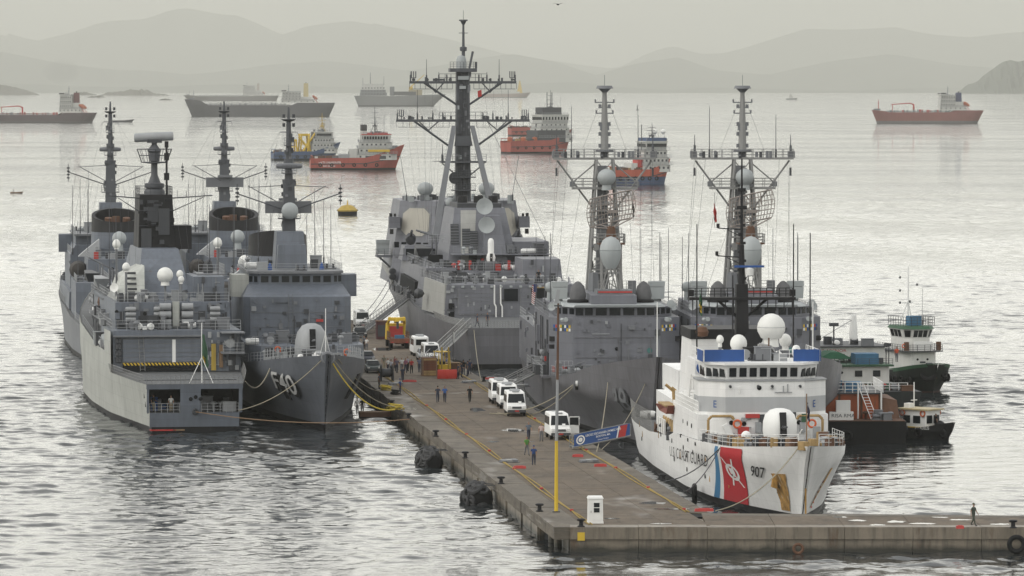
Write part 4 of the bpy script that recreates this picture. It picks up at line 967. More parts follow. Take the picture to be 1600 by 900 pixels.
    rails(s, [(95.5, -6.1, 7.3), (97.4, -4.8, 7.3), (97.4, 4.8, 7.3), (95.5, 6.1, 7.3)], 1.0, 1.3, mgrey)
    for y, w_ in ((-4.4, 2.2), (3.9, 1.8)): MB().net((97.8, y, 5.6), (97.8, y+w_, 5.6), 1.1, 6, 3, .03).build('hose_basket', lgrey, s, 0)
    box_on(s, (98.1, -1.8, 6.4), (.5, 1.1, 1.5), dgrey, 0, 'doorway'); box_on(s, (83.15, 2.4, 9.3), (.2, .8, .3), redp, 0, 'alarm_box')
    g = random.Random(8)
    for k in range(26): box_on(s, (83.1, g.uniform(-5, 5), g.uniform(7.4, 11.6)), (.18, g.uniform(.15, .5), g.uniform(.12, .45)), g.choice((mgrey, dgrey, bnavy)))
    for k in range(9): x = 119-k*1.6; piece('stanchion', lgrey, lambda: MB().tube((0, 0, 0), (0, 0, 1.3), .05).box((0, 0, .2), (.3, .3, .4)), s, (x, -max(.3, H_.y(x, 6)-.4), H_.zd(x))); piece('stanchion', lgrey, lambda: None, s, (x, max(.3, H_.y(x, 6)-.4), H_.zd(x)))
    # mast and sensors
    zt = 14.6
    MB().hexa([(66, -1.75, zt), (72, -1.75, zt), (72, 1.75, zt), (66, 1.75, zt)], [(66.6, -1.5, 18.7), (71, -1.5, 18.7), (71, 1.5, 18.7), (66.6, 1.5, 18.7)]).build('mast_house', bnavy, s)
    MB().box((73.2, 0, 16.0), (1.8, 3.4, 2.6), 0, (.8, .9)).build('director_house', bnavy, s)
    MB().hexa([(67.6, -.72, 18.7), (69.4, -.72, 18.7), (69.4, .72, 18.7), (67.6, .72, 18.7)], [(68, -.6, 24.2), (69.2, -.6, 24.2), (69.2, .6, 24.2), (68, .6, 24.2)]).build('mast_column', mast, s)
    pole_mast(s, (68.6, 0), [(24.2, .5), (26.5, .34), (31.2, .26), (31.3, .16), (32.6, .1)], mast, 8, 'topmast')
    MB().tube((68.6, 0, 23.9), (68.6, 0, 24.5), .7, .8, 10).tube((68.6, 0, 31.0), (68.6, 0, 31.25), .5, .9, 10).tube((68.6, 0, 26.3), (68.6, 0, 26.8), .55, .55, 8).build('mast_platform', mast, s)
    MB().box((67.6, 0, 21.35), (.8, 5.2, 1.35)).box((66.9, 0, 22.2), (1.0, 2.0, .3)).build('search_radar', mgrey, s)
    MB().lathe([(.02, .55), (.5, .5), (.9, .25), (.95, 0), (.7, -.2), (.02, -.3)], (70.4, .0, 21.0), 18, (1, 0, 0)).build('fire_control_radar', domeg, s, 60)
    MB().lathe([(.1, -1.5), (.28, -1.4), (.36, 0), (.28, 1.4), (.1, 1.5)], (69.1, 0, 26.0), 10, (0, 1, 0)).build('navigation_radar', mgrey, s)
    spar(s, (68.6, -1.0, 29.8), (68.6, 1.0, 29.8), .06)
    for zz in (30.6, 31.6): MB().box((68.6, .55, zz), (.3, .3, .4)).box((68.6, -.55, zz), (.3, .3, .4)).build('mast_light', dgrey, s)
    gm = random.Random(29)
    for k in range(40): z = gm.uniform(18.9, 30.5); w = .75 if z < 24.2 else .4; a_ = gm.uniform(0, 6.28); box_on(s, (68.6+w*math.cos(a_), w*math.sin(a_), z), (gm.uniform(.12, .4), gm.uniform(.12, .5), gm.uniform(.15, .6)), gm.choice((mgrey, dgrey, mast)), 0, 'mast_gear')
    for zz, w in ((20.1, 2.4), (25.2, 1.6), (28.3, 1.1)): MB().box((68.8, 0, zz), (w, w, .1)).build('mast_platform', mast, s); rails(s, [(68.8+w/2, -w/2, zz), (68.8+w/2, w/2, zz)], .9, .6, mast, .025)
    for sd in (1, -1):
        spar(s, (68.6, sd*.6, 21.1), (68.6, sd*5.8, 22.9), .09); spar(s, (66.5, sd*.6, 21.6), (65.5, sd*4.4, 23.7), .06); spar(s, (68.6, sd*.5, 23.8), (68.6, sd*4.5, 23.6), .05)
        mb = MB()
        for k in range(4): mb.box((68.6, sd*5.8, 22.1+.45*k), (.4, .4, .2))
        mb.tube((68.6, sd*5.8, 21.6), (68.6, sd*5.8, 24.0), .05); mb.build('yard_antenna', dgrey, s)
        wires(s, [((68.6, sd*(1.6+k*.8), 21.4+k*.28), (66+k*2, sd*(3.2+k*.6), 14.7)) for k in range(5)]+[((68.6, sd*1, 29.8), (64, sd*4.5, 15)), ((68.6, sd*4.5, 23.6), (68.6, sd*1, 29.8)), ((65.5, sd*4.4, 23.7), (40, sd*3, 18))])
        whip(s, (62, sd*4.4, 14.6), 7.5); whip(s, (64.5, sd*3.2, 14.6), 8.8); whip(s, (57, sd*5.6, 11.9), 9.5, .05, dgrey)
        MB().lathe([(.05, 0), (.5, .1), (.5, .35), (.05, .5)], (72, sd*3.9, 14.7), 12).build('small_radome', domeg, s); box_on(s, (75, sd*3.2, 14.9), (.9, .8, .6), mgrey, 0, 'signal_lamp')
    piece('blue_cover', bluep, lambda: MB().lathe([(.3, 0), (.22, .35), (.08, .75), (.01, .8)], n=8), s, (76, -2.6, 14.62)); piece('blue_cover', bluep, lambda: None, s, (75.4, 3.2, 14.62))
    rails(s, [(60, -5.1, 14.62), (79, -5.1, 14.62), (80.3, 0, 14.62), (79, 5.1, 14.62), (60, 5.1, 14.62)], .8, 2.2)
    # funnel with a black sloping cap, open at the top
    el = lambda k, a, b, x0: [(x0+a*math.cos(6.283*i/18), b*math.sin(6.283*i/18)) for i in range(18)]
    MB().prism([(43, -3.4), (55, -3.2), (56, 0), (55, 3.2), (43, 3.4), (42, 0)], 7.3, 13.2).build('funnel_base', bnavy, s)
    MB().prism(el(0, 5.6, 3.45, 48.5), 13.2, 15.3, el(0, 5.4, 3.4, 48.3)).build('funnel', bnavy, s)
    lo = [(x, y, 15.3) for x, y in el(0, 5.4, 3.4, 48.3)]; hi = [(x, y, 17.5+(x-48.3)*.16) for x, y in el(0, 5.1, 3.35, 48.3)]
    m = MB(); n = 18; inn = [(48.3+(x-48.3)*.86, y*.86, z-.05) for x, y, z in hi]; inl = [(x, y, 15.4) for x, y, _ in inn]
    m.add(lo+hi+inn+inl, [(i, (i+1) % n, n+(i+1) % n, n+i) for i in range(n)]+[(n+i, n+(i+1) % n, 2*n+(i+1) % n, 2*n+i) for i in range(n)]+[(2*n+i, 2*n+(i+1) % n, 3*n+(i+1) % n, 3*n+i) for i in range(n)]+[tuple(range(3*n, 4*n))])
    m.build('funnel_cap', black, s, 40)
    MB().tube((46, 1.2, 15.4), (45.6, 1.2, 17.2), .55, .5, 10).tube((46, -1.2, 15.4), (45.6, -1.2, 17.2), .55, .5, 10).tube((50, 0, 15.4), (50, 0, 17.3), .6, .55, 10).build('exhaust_pipe', brown, s)
    # after part
    MB().prism([(26, -6.2), (46, -6.2), (46, 6.2), (26, 6.2)], 4.6, 9.3).build('hangar', bnavy, s)
    MB().bx(25.9, 26.0, -3.5, 3.5, 4.8, 8.9).build('hangar_door', mgrey, s)
    MB().prism([(30, -4.5), (44, -4.5), (44, 4.5), (30, 4.5)], 9.3, 12.2).build('after_deckhouse', bnavy, s)
    for sd in (1, -1):
        MB().hexa([(40.5, sd*2.6, 12.2), (43, sd*2.6, 12.2), (43, sd*5.4, 12.2), (40.5, sd*5.4, 12.2)], [(40.8, sd*2.6, 14.5), (43, sd*2.6, 14.5), (43, sd*4.6, 12.9), (40.8, sd*4.6, 12.9)]).build('side_plate', lgrey, s)
        rails(s, [(30, sd*4.4, 12.2), (40, sd*4.4, 12.2)]); rails(s, [(26, sd*6.1, 9.3), (46, sd*6.1, 9.3)])
        MB().lathe([(.1, -2.0), (.9, -1.5), (1.2, 0), (.9, 1.5), (.1, 2.0)], (38, sd*5.5, 10.6), 12, (1, 0, 0)).build('boat_cover', mat('dark_cover', (.05, .045, .042), .9, .2), s)
        whip(s, (36, sd*4.3, 12.2), 9); whip(s, (30, sd*5.8, 9.3), 8, .04)
        MB().tube((52, sd*4.6, 7.3), (52, sd*6.2, 11.2), .12).tube((48, sd*4.6, 7.3), (48, sd*6.2, 11.2), .12).build('davit', mgrey, s)
        box_on(s, (31, sd*3.4, 12.7), (1, .6, .9), redp, 0, 'fire_box')
    rails(s, [(30, -4.4, 12.2), (30, 4.4, 12.2)]); rails(s, [(26, -6.1, 9.3), (26, 6.1, 9.3)]); rails(s, H_.edge(1, 25, 8, 1)); rails(s, H_.edge(1, 25, 8, -1)); rails(s, [(.3, -5, 4.4), (.3, 5, 4.4)])
    face_clutter(s, 26, -6, 6, 5, 9, 10, 15, -1); face_clutter(s, 30, -4.3, 4.3, 9.4, 12, 14, 16, -1)
    clutter(s, 27, 44, -5.6, 5.6, 9.3, 18, 17); clutter(s, 31, 40, -3.9, 3.9, 12.2, 9, 18); clutter(s, 59, 79, -4.6, 4.6, 14.62, 12, 19)
    radome(s, (34, -3.0, 13.9), .75, dome, .8, 1.2); radome(s, (40, 0, 14.6), .95, domeg, 1.0)
    if number:
        q4 = hull_quad(place, H_, -1, (428, 581), (461, 587), (435, 607), (471, 620), (92, 124), .22)
        flatprint('hull_number_shadow', number, 2, black, s, lambda u, v: q4(u, v, .3, -.25), 1, .03, 'LEFT', .3, True)
        flatprint('hull_number', number, 2, mat('faded_white', (.55, .55, .54), .6, .1), s, lambda u, v: q4(u, v, 0, 0, .05), 1, .03, 'LEFT', .3, True)
    return s, H_
NP = Place(-19.1, 521, .11, 123, True)
f40, f40h = niteroi('grey frigate moored bow forward with F40 on its bow and a domed gun turret', NP, 'F40')
P1 = Place(-47.3, 638, .118, 123, False); P2 = Place(-32.0, 645, .118, 123, False)
o1 = dup(f40, P1.o, P1.rz, 'outermost grey frigate, ahead of the pale stern-on one, its whole side open to the sea', skip=('search_radar', 'hull_number', 'hull_number_shadow'))
o2 = dup(f40, P2.o, P2.rz, 'grey frigate between the outermost frigate and F40, only mast and black topped funnel clear', skip=('hull_number', 'hull_number_shadow'))
# ================================================================== STERN-ON FRIGATE WITH THE TALL BLACK FUNNEL TOWER
TP = Place(-32.2, 518, .15, 131, False)
TH = Hull(131, 14.8, 7, [(0, .58), (.08, .72), (.2, .92), (.35, 1), (.5, .97), (.6, .80), (.7, .62), (.8, .42), (.9, .2), (1, 0)],
          [(0, .66), (.05, .76), (.17, .93), (.3, 1), (.47, 1), (.6, .88), (.7, .74), (.8, .56), (.9, .33), (1, .02)],
          [(0, 4.9), (22.9, 4.9), (23, 9.2), (29.4, 9.2), (29.5, 6.9), (40, 7.2), (60, 8.2), (100, 8.8), (131, 10)], 5, 1.2, .12)
t22 = thing('frigate', 'pale weathered frigate moored stern to the camera, striped hangar door and tall black tower', 'frigate', TP.o, TP.rz)
s = t22
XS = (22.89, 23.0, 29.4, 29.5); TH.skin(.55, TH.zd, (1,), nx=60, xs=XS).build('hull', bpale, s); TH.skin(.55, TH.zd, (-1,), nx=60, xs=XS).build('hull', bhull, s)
TH.skin(-1.2, .56, nx=50, nz=2).build('boot_topping', boot, s); TH.deck(-.05, 24, .05, 0, 22.5).build('deck', deckg, s); TH.deck(-.05, 50, .05, 29.6).build('deck', deckg, s)
# transom: lower plate, two openings with a centre pillar, flight deck edge
def tr(y0, y1, z0, z1, name, m, d=.12): 
    xa = lambda z: TH.tail(z)
    return MB().hexa([(xa(z0), y0, z0), (xa(z0)+d, y0, z0), (xa(z0)+d, y1, z0), (xa(z0), y1, z0)], [(xa(z1), y0, z1), (xa(z1)+d, y0, z1), (xa(z1)+d, y1, z1), (xa(z1), y1, z1)]).build(name, m, s, 0)
tr(-4.55, 4.55, .55, 2.0, 'transom_plate', bnavy); tr(-4.3, 4.3, -1.2, .56, 'transom_boot_topping', boot)
tr(-4.9, 4.9, 4.42, 4.95, 'flight_deck_edge', bnavy); tr(-.62, 1.45, 2.0, 4.42, 'transom_pillar', bnavy); MB().bx(.3, 7.4, -4.7, 4.7, 4.3, 4.4).build('quarterdeck_roof', dark, s)
for sd in (1, -1): MB().bx(.3, 7.4, sd*4.55, sd*4.65, 2, 4.3).build('quarterdeck_side', dark, s)  # roof, sides and bulkhead blackened to paint in the shade of the quarterdeck
tr(4.62, 4.85, 2.0, 4.42, 'transom_corner', bnavy); tr(-4.85, -4.5, 2.0, 4.42, 'transom_corner', bnavy)
MB().bx(.6, 7.5, -4.7, 4.7, 1.9, 1.98).build('quarterdeck', deckg, s); MB().bx(7.4, 7.5, -5, 5, 1.9, 4.9).build('quarterdeck_bulkhead', dark, s)
rails(s, [(-.3, 1.5, 2.0), (-.3, 4.6, 2.0)], .95, .6); rails(s, [(-.3, -4.5, 2.0), (-.3, -.7, 2.0)], .95, .6)
clutter(s, 1.5, 6, -4, -1.5, 1.98, 6, 31); clutter(s, 1.5, 6, 1.5, 4, 1.98, 6, 32, (mgrey, dgrey, bluep))
for y, z in ((-.1, 3.6), (-.6, 3.4), (.4, 3.4)): scuttle(s, (TH.tail(z)-.02, y, z), math.pi)
MB().torus((TH.tail(2.1)-.1, -.1, 2.1), .25, .1, (1, 0, 0), 12, 6).build('stern_fairlead', dgrey, s)
MB().box((.1, 3.2, .25), (.6, 2.6, .14)).build('float', redp, s); MB().box((.1, 1.6, .25), (.6, 1.2, .14)).build('float', wood, s)
for zz, n_ in ((2.5, 1), (3.4, 1)): pipe(s, (1.6, TH.y(1.6, zz)+.05, zz), (1.6, TH.y(1.6, zz)+.05, zz+.9), .06, dark)
mb = MB(); e = TH.edge(0, 22, 14, 1, 0, 0); 
for a, b in zip(e[:-1], e[1:]): mb.net(a, b, .95, 3, 3, .022, (0, .25))
e = TH.edge(0, 22, 14, -1, 0, 0)
for a, b in zip(e[:-1], e[1:]): mb.net(a, b, .95, 3, 3, .022, (0, -.25))
mb.net((-.6, 4.9, 4.95), (-.6, -4.9, 4.95), .9, 20, 3, .022, (-.3, 0)); mb.build('flight_deck_net', zinc, s, 0)
# hangar
hx = 22.0
MB().prism([(hx+.2, -6.9), (40, -7.1), (40, 6.6), (hx+.2, 6.6)], 4.9, 9.25).build('hangar', bnavy, s)
MB().bx(hx+.05, hx+.2, -2.6, 5.6, 5.9, 8.4).build('hangar_door', mgrey, s)
for k in range(5): MB().bx(hx, hx+.05, -2.6, 5.6, 6.0+k*.48, 6.4+k*.48).build('door_slat', bnavy, s, 0)
MB().bx(hx+.05, hx+.19, -2.6, 5.6, 4.95, 5.6).build('door_gap', dark, s)
MB().bx(hx-.03, hx, .02, .38, 5.9, 8.3).build('white_stripe', whit, s)
for k in range(22):
    y0 = -2.6+k*8.2/22; MB().hexa([(hx-.03, y0, 5.58), (hx+.04, y0, 5.58), (hx+.04, y0+.19, 5.58), (hx-.03, y0+.19, 5.58)], [(hx-.03, y0+.2, 5.86), (hx+.04, y0+.2, 5.86), (hx+.04, y0+.39, 5.86), (hx-.03, y0+.39, 5.86)]).build('warning_stripe', yel, s, 0)
MB().bx(hx+.0, hx+.05, -2.6, 5.62, 5.57, 5.87).build('warning_bar', black, s)
MB().bx(hx-.5, hx+.2, -2.9, 6.6, 8.6, 8.75).build('door_lintel', mgrey, s)
for y in (5.9, 6.2): 
    for z in (6.2, 6.9, 7.6, 8.2): piece('gas_bottle', dgrey, lambda: MB().lathe([(.02, -.35), (.2, -.25), (.2, .25), (.02, .35)], (0, 0, 0), 8), s, (hx-.1, y, z))
MB().bx(hx-2.4, hx+.2, -7.1, -4.7, 6.85, 7.0).build('side_platform', mgrey, s); MB().bx(hx-2.4, hx+.2, -7.1, -4.7, 9.0, 9.12).build('side_platform', mgrey, s)
for z in (7.0,): rails(s, [(hx-2.3, -4.8, z), (hx-2.3, -7.0, z)], 1, .8); rails(s, [(hx-2.3, -7.0, z), (hx, -7.0, z)], 1, 1)
MB().lathe([(.02, -.3), (.45, -.3), (.45, .3), (.02, .3)], (hx-1.2, -5.6, 7.9), 14, (1, 0, 0)).build('searchlight', lgrey, s)
box_on(s, (hx+.1, -4.0, 6.4), (.2, .5, 2.8), yeldirt, 0, 'ladder_rack'); box_on(s, (hx+.1, -4.8, 6.5), (.2, .4, 2.4), wood, 0, 'ladder_rack'); door(s, (hx+.15, -6.0, 4.95), math.pi)
MB().ladder((hx-.1, 3.5, 5.0), (hx-.1, 3.7, 8.6), .5).build('ladder', zinc, s)
face_clutter(s, hx+.2, -6.6, -2.8, 5.5, 9, 12, 41, -1)
# second tier above the hangar with life rafts and launcher
MB().prism([(27, -6.2), (60, -6.2), (60, 6.0), (27, 6.0)], 9.25, 12.0).build('upper_deckhouse', bnavy, s)
rails(s, [(hx+.3, 6.5, 9.25), (hx+.3, -6.9, 9.25)], 1.05, 1.4); rails(s, [(27.1, 6, 12), (27.1, -6.1, 12)], 1.05, 1.4); rails(s, [(27, 6, 12), (60, 6, 12)]); rails(s, [(23, 6.6, 9.25), (40, 6.6, 9.25)])
for y in (4.4, 1.4, -4.6):
    for k in range(4): raft(s, (26.7, y, 9.4+k*.55), 0, lgrey).scale = (.8, .75, .7)
MB().bx(26.2, 26.9, -.75, -.05, 9.5, 12.1).build('launcher_column', bpale, s)
for k in range(3):
    for y in (-1.6, .75): MB().lathe([(.02, -.6), (.36, -.6), (.36, .6), (.02, .6)], (26.2, y, 9.9+k*.85), 12, (0, 1, 0)).build('launcher_canister', lgrey, s)
for y in (3.0, -3.2, 5.5): door(s, (27, y, 9.3), math.pi)
face_clutter(s, 27, -6, 6, 9.5, 11.9, 16, 42, -1); clutter(s, 28, 40, -5.5, 5.5, 12, 16, 43); clutter(s, hx+1, 26.5, -6, 6, 9.25, 9, 44)
MB().box((24.6, 3.2, 9.45), (3.2, .5, .3)).build('gangway_stowed', whit, s)
# tower base, grey part
MB().prism([(36, -3.0), (58, -3.4), (58, 3.4), (36, 3.0)], 12, 17.2, [(42, -2.0), (56, -2.2), (56, 2.2), (42, 2.0)]).build('tower_base', bnavy, s)
MB().hexa([(33, 2.4, 12), (45, 2.4, 12), (45, 5.6, 12), (33, 5.6, 12)], [(36, 2.2, 15.6), (45, 2.2, 15.6), (45, 4.6, 14.4), (36, 4.6, 14.4)]).build('sloping_casing', bpale, s)
for k in range(5): MB().bx(32.93+k*.55, 33.05+k*.55, 3.2, 4.2, 12.5+k*.55, 12.75+k*.55).build('vent_grille', dgrey, s)
MB().prism([(30, -5.9), (40, -5.9), (40, -2.6), (30, -2.6)], 12, 14.6).build('side_house', bnavy, s); face_clutter(s, 30, -5.8, -2.7, 12.3, 14.4, 8, 45, -1)
# black tower
bt = MB(); bt.hexa([(46.5, -2.05, 16.6), (54, -2.05, 16.6), (54, 2.05, 16.6), (46.5, 2.05, 16.6)], [(47.2, -1.8, 23), (53.4, -1.8, 23), (53.4, 1.8, 23), (47.2, 1.8, 23)]); bt.build('black_tower', black, s)
MB().bx(46.9, 51, -3.9, -2.0, 17.0, 19.6).build('black_side_house', black, s)
MB().bx(46.2, 46.6, .6, 1.7, 17.2, 19.3).build('black_panel', dgrey, s); MB().bx(46.3, 46.6, -1.4, -.2, 18.6, 21.5).build('black_panel', dgrey, s); MB().bx(46.4, 46.7, -.2, 1.0, 20.0, 22.4).build('black_panel', dgrey, s)
for z in (19.6, 21.3): pipe(s, (46.6, -1.9, z), (46.6, 1.9, z), .05, dgrey)
for sd, L_ in ((1, 5.2), (-1, 6.3)):
    spar(s, (48, sd*1.8, 22.6), (48, sd*L_, 22.9), .08, dgrey); spar(s, (48, sd*1.9, 21.2), (48, sd*(L_-1), 22.7), .06, dgrey)
    for k in range(4): MB().tube((48, sd*(2.4+k), 22.7), (48, sd*(2.4+k), 23.5-.1*k), .03).build('yard_antenna', dgrey, s)
wires(s, [((48, sd*(2+k), 22.7), (40, sd*(3+k*.5), 12.2)) for sd in (1, -1) for k in range(4)])
rails(s, [(47.3, 1.8, 23), (47.3, -1.8, 23), (53, -1.8, 23), (53, 1.8, 23), (47.3, 1.8, 23)], .9, 1.2, dgrey)
# radar on its pedestal and the thick black pole
px_ = 49.5
MB().lathe([(1.2, 23), (1.15, 23.4), (.9, 23.7), (1.1, 23.75), (1.1, 24.2), (.7, 24.3), (.36, 25.2), (.36, 26.6), (.6, 26.7), (.6, 27.6), (.8, 27.8), (.6, 28.1), (.3, 28.5), (.3, 29.3), (.01, 29.3)], (px_, 0, 0), 14).build('radar_pedestal', mast, s)
MB().lathe([(.5, 26.4), (1.5, 26.5), (1.5, 26.6), (.5, 26.6)], (px_, 0, 0), 14).build('radar_basket', mast, s)
mb = MB()
for i in range(14):
    a = 6.283*i/14; a2 = 6.283*(i+1)/14; P3 = lambda r, z, a: (px_+r*math.cos(a), r*math.sin(a), z)
    mb.tube(P3(1.45, 26.6, a), P3(1.95, 28.0, a), .035, n=4).tube(P3(1.95, 28.0, a), P3(1.95, 28.0, a2), .04, n=4).tube(P3(1.7, 27.3, a), P3(1.7, 27.3, a2), .03, n=4)
mb.build('platform_rail', dgrey, s)
dr = MB().lathe([(.02, -2.15), (.46, -2.15), (.5, -2.0), (.5, 2.0), (.46, 2.15), (.02, 2.15)], (px_, .05, 29.35), 16, (.18, 1, -.05)).build('radar_drum', lgrey, s)
MB().box((px_, 0, 28.9), (1.0, 1.6, .4)).build('radar_mount', dgrey, s)
MB().tube((47.6, -1.2, 23), (47.6, -1.2, 28.9), .12, .12, 8).tube((47.6, -1.2, 24.6), (47.6, -1.2, 25.4), .3, .3, 8).tube((47.6, -1.2, 26.8), (47.6, -1.2, 27.6), .28, .28, 8).tube((47.6, -1.2, 28.2), (47.6, -1.2, 28.9), .22, .22, 8).build('antenna_pole', black, s)
# domes and dishes
def at(px, py, x): return TP.p(px, py, x)
for px, py, x, r in ((258, 430, 30, .86), (182, 382, 40, .45), (340, 380, 42, .5), (281, 429, 29.5, .38), (283, 437, 29.3, .34), (197, 418, 30, .42)):
    y, z = at(px, py, x); radome(s, (x, y, z), r, dome, .5 if r > .5 else .2, 1.0 if r > .6 else 1.3)
    MB().tube((x, y, 12), (x, y, max(12.1, z-r)), .14).build('dome_stand', mgrey, s)
y, z = at(179, 450, 34); dish(s, (34, y, z), .5, (-1, .5, .3), dome)
for y in (5.4, -5.6):
    whip(s, (34, y, 12), 9); whip(s, (44, y, 12), 10, .05)
# waist deck, port side of the hull: boats, gear and people seen over the side
MB().prism([(44, 3), (74, 3), (74, 4.8), (44, 5.2)], 7, 9.6).build('waist_house', bnavy, s)
MB().prism([(62, -5.5), (84, -4.6), (84, 3.6), (62, 4.2)], 9, 12.6).build('forward_house', bnavy, s)
clutter(s, 30, 40, 6.3, 7.0, 7.0, 18, 51, (mgrey, lgrey, dgrey, dgrey, domeg)); clutter(s, 41, 58, 5.4, 6.4, 9.6, 14, 52); clutter(s, 63, 83, -4, 3.3, 12.6, 22, 53)
for k in range(3): MB().lathe([(.02, -.5), (.45, -.35), (.55, 0), (.45, .35), (.02, .5)], (31.5+k*1.6, 6.5, 7.7+.1*k), 12).build('grey_float', domeg, s)
rails(s, TH.edge(30, 60, 12, 1), 1.0, 1.5); rails(s, [(41, 5.9, 9.6), (60, 5.9, 9.6)]); rails(s, [(62, 4.1, 12.6), (62, -5.4, 12.6)]); rails(s, [(62, 4.1, 12.6), (84, 3.5, 12.6)])
MB().ladder((31, 5.2, 7), (33, 5.2, 9.3), .7, (0, 1, 0)).build('stairs', mgrey, s)
face_clutter(s, 40, 3.2, 6, 7.3, 9.4, 6, 54, -1); face_clutter(s, 62, -5, 5, 9.5, 14.2, 16, 55, -1)
piece('exhaust_trunk', brown, lambda: MB().lathe([(.02, -1), (.9, -.8), (1.0, 0), (.9, .8), (.02, 1)], (0, 0, 0), 12, (1, 0, 0)), s, (52, 5.2, 11)); 
# port waist: stacked platforms, boats, rafts, lockers and black sheets that paint in shaded openings
g = random.Random(77)
for zz, xa, xb, yb in ((9.5, 41, 60, 6.5), (11.6, 44, 66, 6.0), (9.9, 64, 76, 5.6)):
    MB().bx(xa, xb, 4.0, yb, zz-.12, zz).build('side_platform', mgrey, s); rails(s, [(xa, yb-.1, zz), (xb, yb-.1, zz)], 1.05, 1.3); rails(s, [(xa, 4.2, zz), (xa, yb-.1, zz)], 1.05, 1)
    for x in range(xa, xb, 4): MB().tube((x, yb-.2, 7), (x, yb-.2, zz), .07).build('platform_post', mgrey, s)
    clutter(s, xa+.5, xb, 4.3, yb-.5, zz, 26, 60+xa, (mgrey, dgrey, lgrey, dgrey))
for x, y, z in ((30.2, 4.4, 7.1), (40.5, 4.6, 7.0), (44, 5.0, 7.2), (47, 5.25, 9.8), (62, 4.6, 9.9), (62, 2, 9.6), (62, -2.4, 9.6)): MB().bx(x-.1, x-.02, y-.5, y+.5, z, z+1.9).build('doorway_shade', dark, s)
for x in (52, 68):
    MB().hexa([(x, 5.2, 12.6), (x+6, 5.2, 12.6), (x+6, 6.1, 12.6), (x, 6.1, 12.6)], [(x-.6, 4.8, 13.6), (x+7, 5.2, 13.7), (x+7, 6.1, 13.7), (x-.6, 6.5, 13.6)]).build('boat', lgrey if x < 60 else dgrey, s)
    for q in (.8, 5.2): MB().path([(x+q, 4.4, 11.6), (x+q, 4.4, 14.6), (x+q, 5.7, 15.2)], .1).build('davit', mgrey, s)
for k in range(5): raft(s, (65+k*2.2, 5.3, 9.95), 1.57, lgrey if k % 3 else mgrey)
clutter(s, 31, 42, 2.5, 6.6, 9.25, 22, 66, (mgrey, dgrey, lgrey)); clutter(s, 28, 31, -5.8, 5.8, 12, 20, 67, (dgrey, mgrey, lgrey)); clutter(s, 23, 26.5, -6.4, 6.2, 9.25, 18, 68, (dgrey, mgrey))
for k in range(34): box_on(s, (26.9, g.uniform(-6, 5.8), g.uniform(9.5, 11.8)), (.2, g.uniform(.15, .6), g.uniform(.2, .8)), g.choice((dgrey, mgrey, bnavy)))
for k in range(20): box_on(s, (hx+.12, g.uniform(-6.7, -2.9), g.uniform(5.2, 9)), (.2, g.uniform(.15, .5), g.uniform(.2, .7)), g.choice((dgrey, mgrey, lgrey)))
for k in range(26): box_on(s, (46.4, g.uniform(-1.9, 1.9), g.uniform(17, 22.6)), (.2, g.uniform(.2, .9), g.uniform(.1, .5)), g.choice((dgrey, black)))
for y in (-6.4, -5, -3.6): MB().tube((30, y, 12), (30, y, 15+y*.1), .08).build('antenna_post', mgrey, s)
MB().prism([(34, -6.4), (40, -6.4), (40, -3.4), (34, -3.4)], 14.6, 14.75).build('gun_platform', mgrey, s); rails(s, [(34, -3.5, 14.75), (34, -6.3, 14.75), (40, -6.3, 14.75)], 1.0, .9); MB().lathe([(.5, 14.7), (.6, 15.2), (.4, 16.0), (.02, 16.2)], (37, -4.8, 0), 12).tube((36.6, -4.8, 15.7), (34.4, -4.8, 16.4), .07).build('light_gun', dgrey, s)
# stern flag on tripod staff: hangs from the ship, a thing of its own
fp = TP.w(1.5, -.9, 4.93); t = thing('ensign_staff', 'green ensign drooping on a white tripod staff at the stern of the pale frigate', 'flag', fp)
MB().tube((0, 0, 0), (0, 0, 6.1), .05, .04).tube((-1.2, -.8, 0), (0, 0, 2.6), .035).tube((1.2, -.8, 0), (0, 0, 2.6), .035).tube((0, 1.3, 0), (0, 0, 2.6), .035).build('staff', whit, t)
def limp_flag(par, top, h, w, m, name='cloth', seed=1):
    g = random.Random(seed); vs = []; N = 10
    for i in range(N+1):
        u = i/N; ww = w*(.35+.65*u)*(1 if u < .93 else .6)
        for k in range(5): vs.append((top[0]+ww*k/4+.05*math.sin(u*9+k), top[1]+.12*math.sin(k*1.9+u*5)*(.4+u), top[2]-h*u-.12*k*u))
    return MB().add(vs, [(i*5+k, i*5+k+1, (i+1)*5+k+1, (i+1)*5+k) for i in range(N) for k in range(4)]).build(name, m, par, 60)
limp_flag(t, (.05, 0, 4.9), 3.0, .75, green); limp_flag(t, (.12, -.05, 2.9), .5, .3, yel, 'yellow_patch')
person(TP.w(.8, 2.3, 1.98), .2, 'stand', WH, KH, 'person in white at the open quarterdeck of the pale frigate', G3)
person(TP.w(2.0, 4.0, 1.98), .9, 'talk', BK, KH, 'person half hidden in the corner of the open quarterdeck', G3)
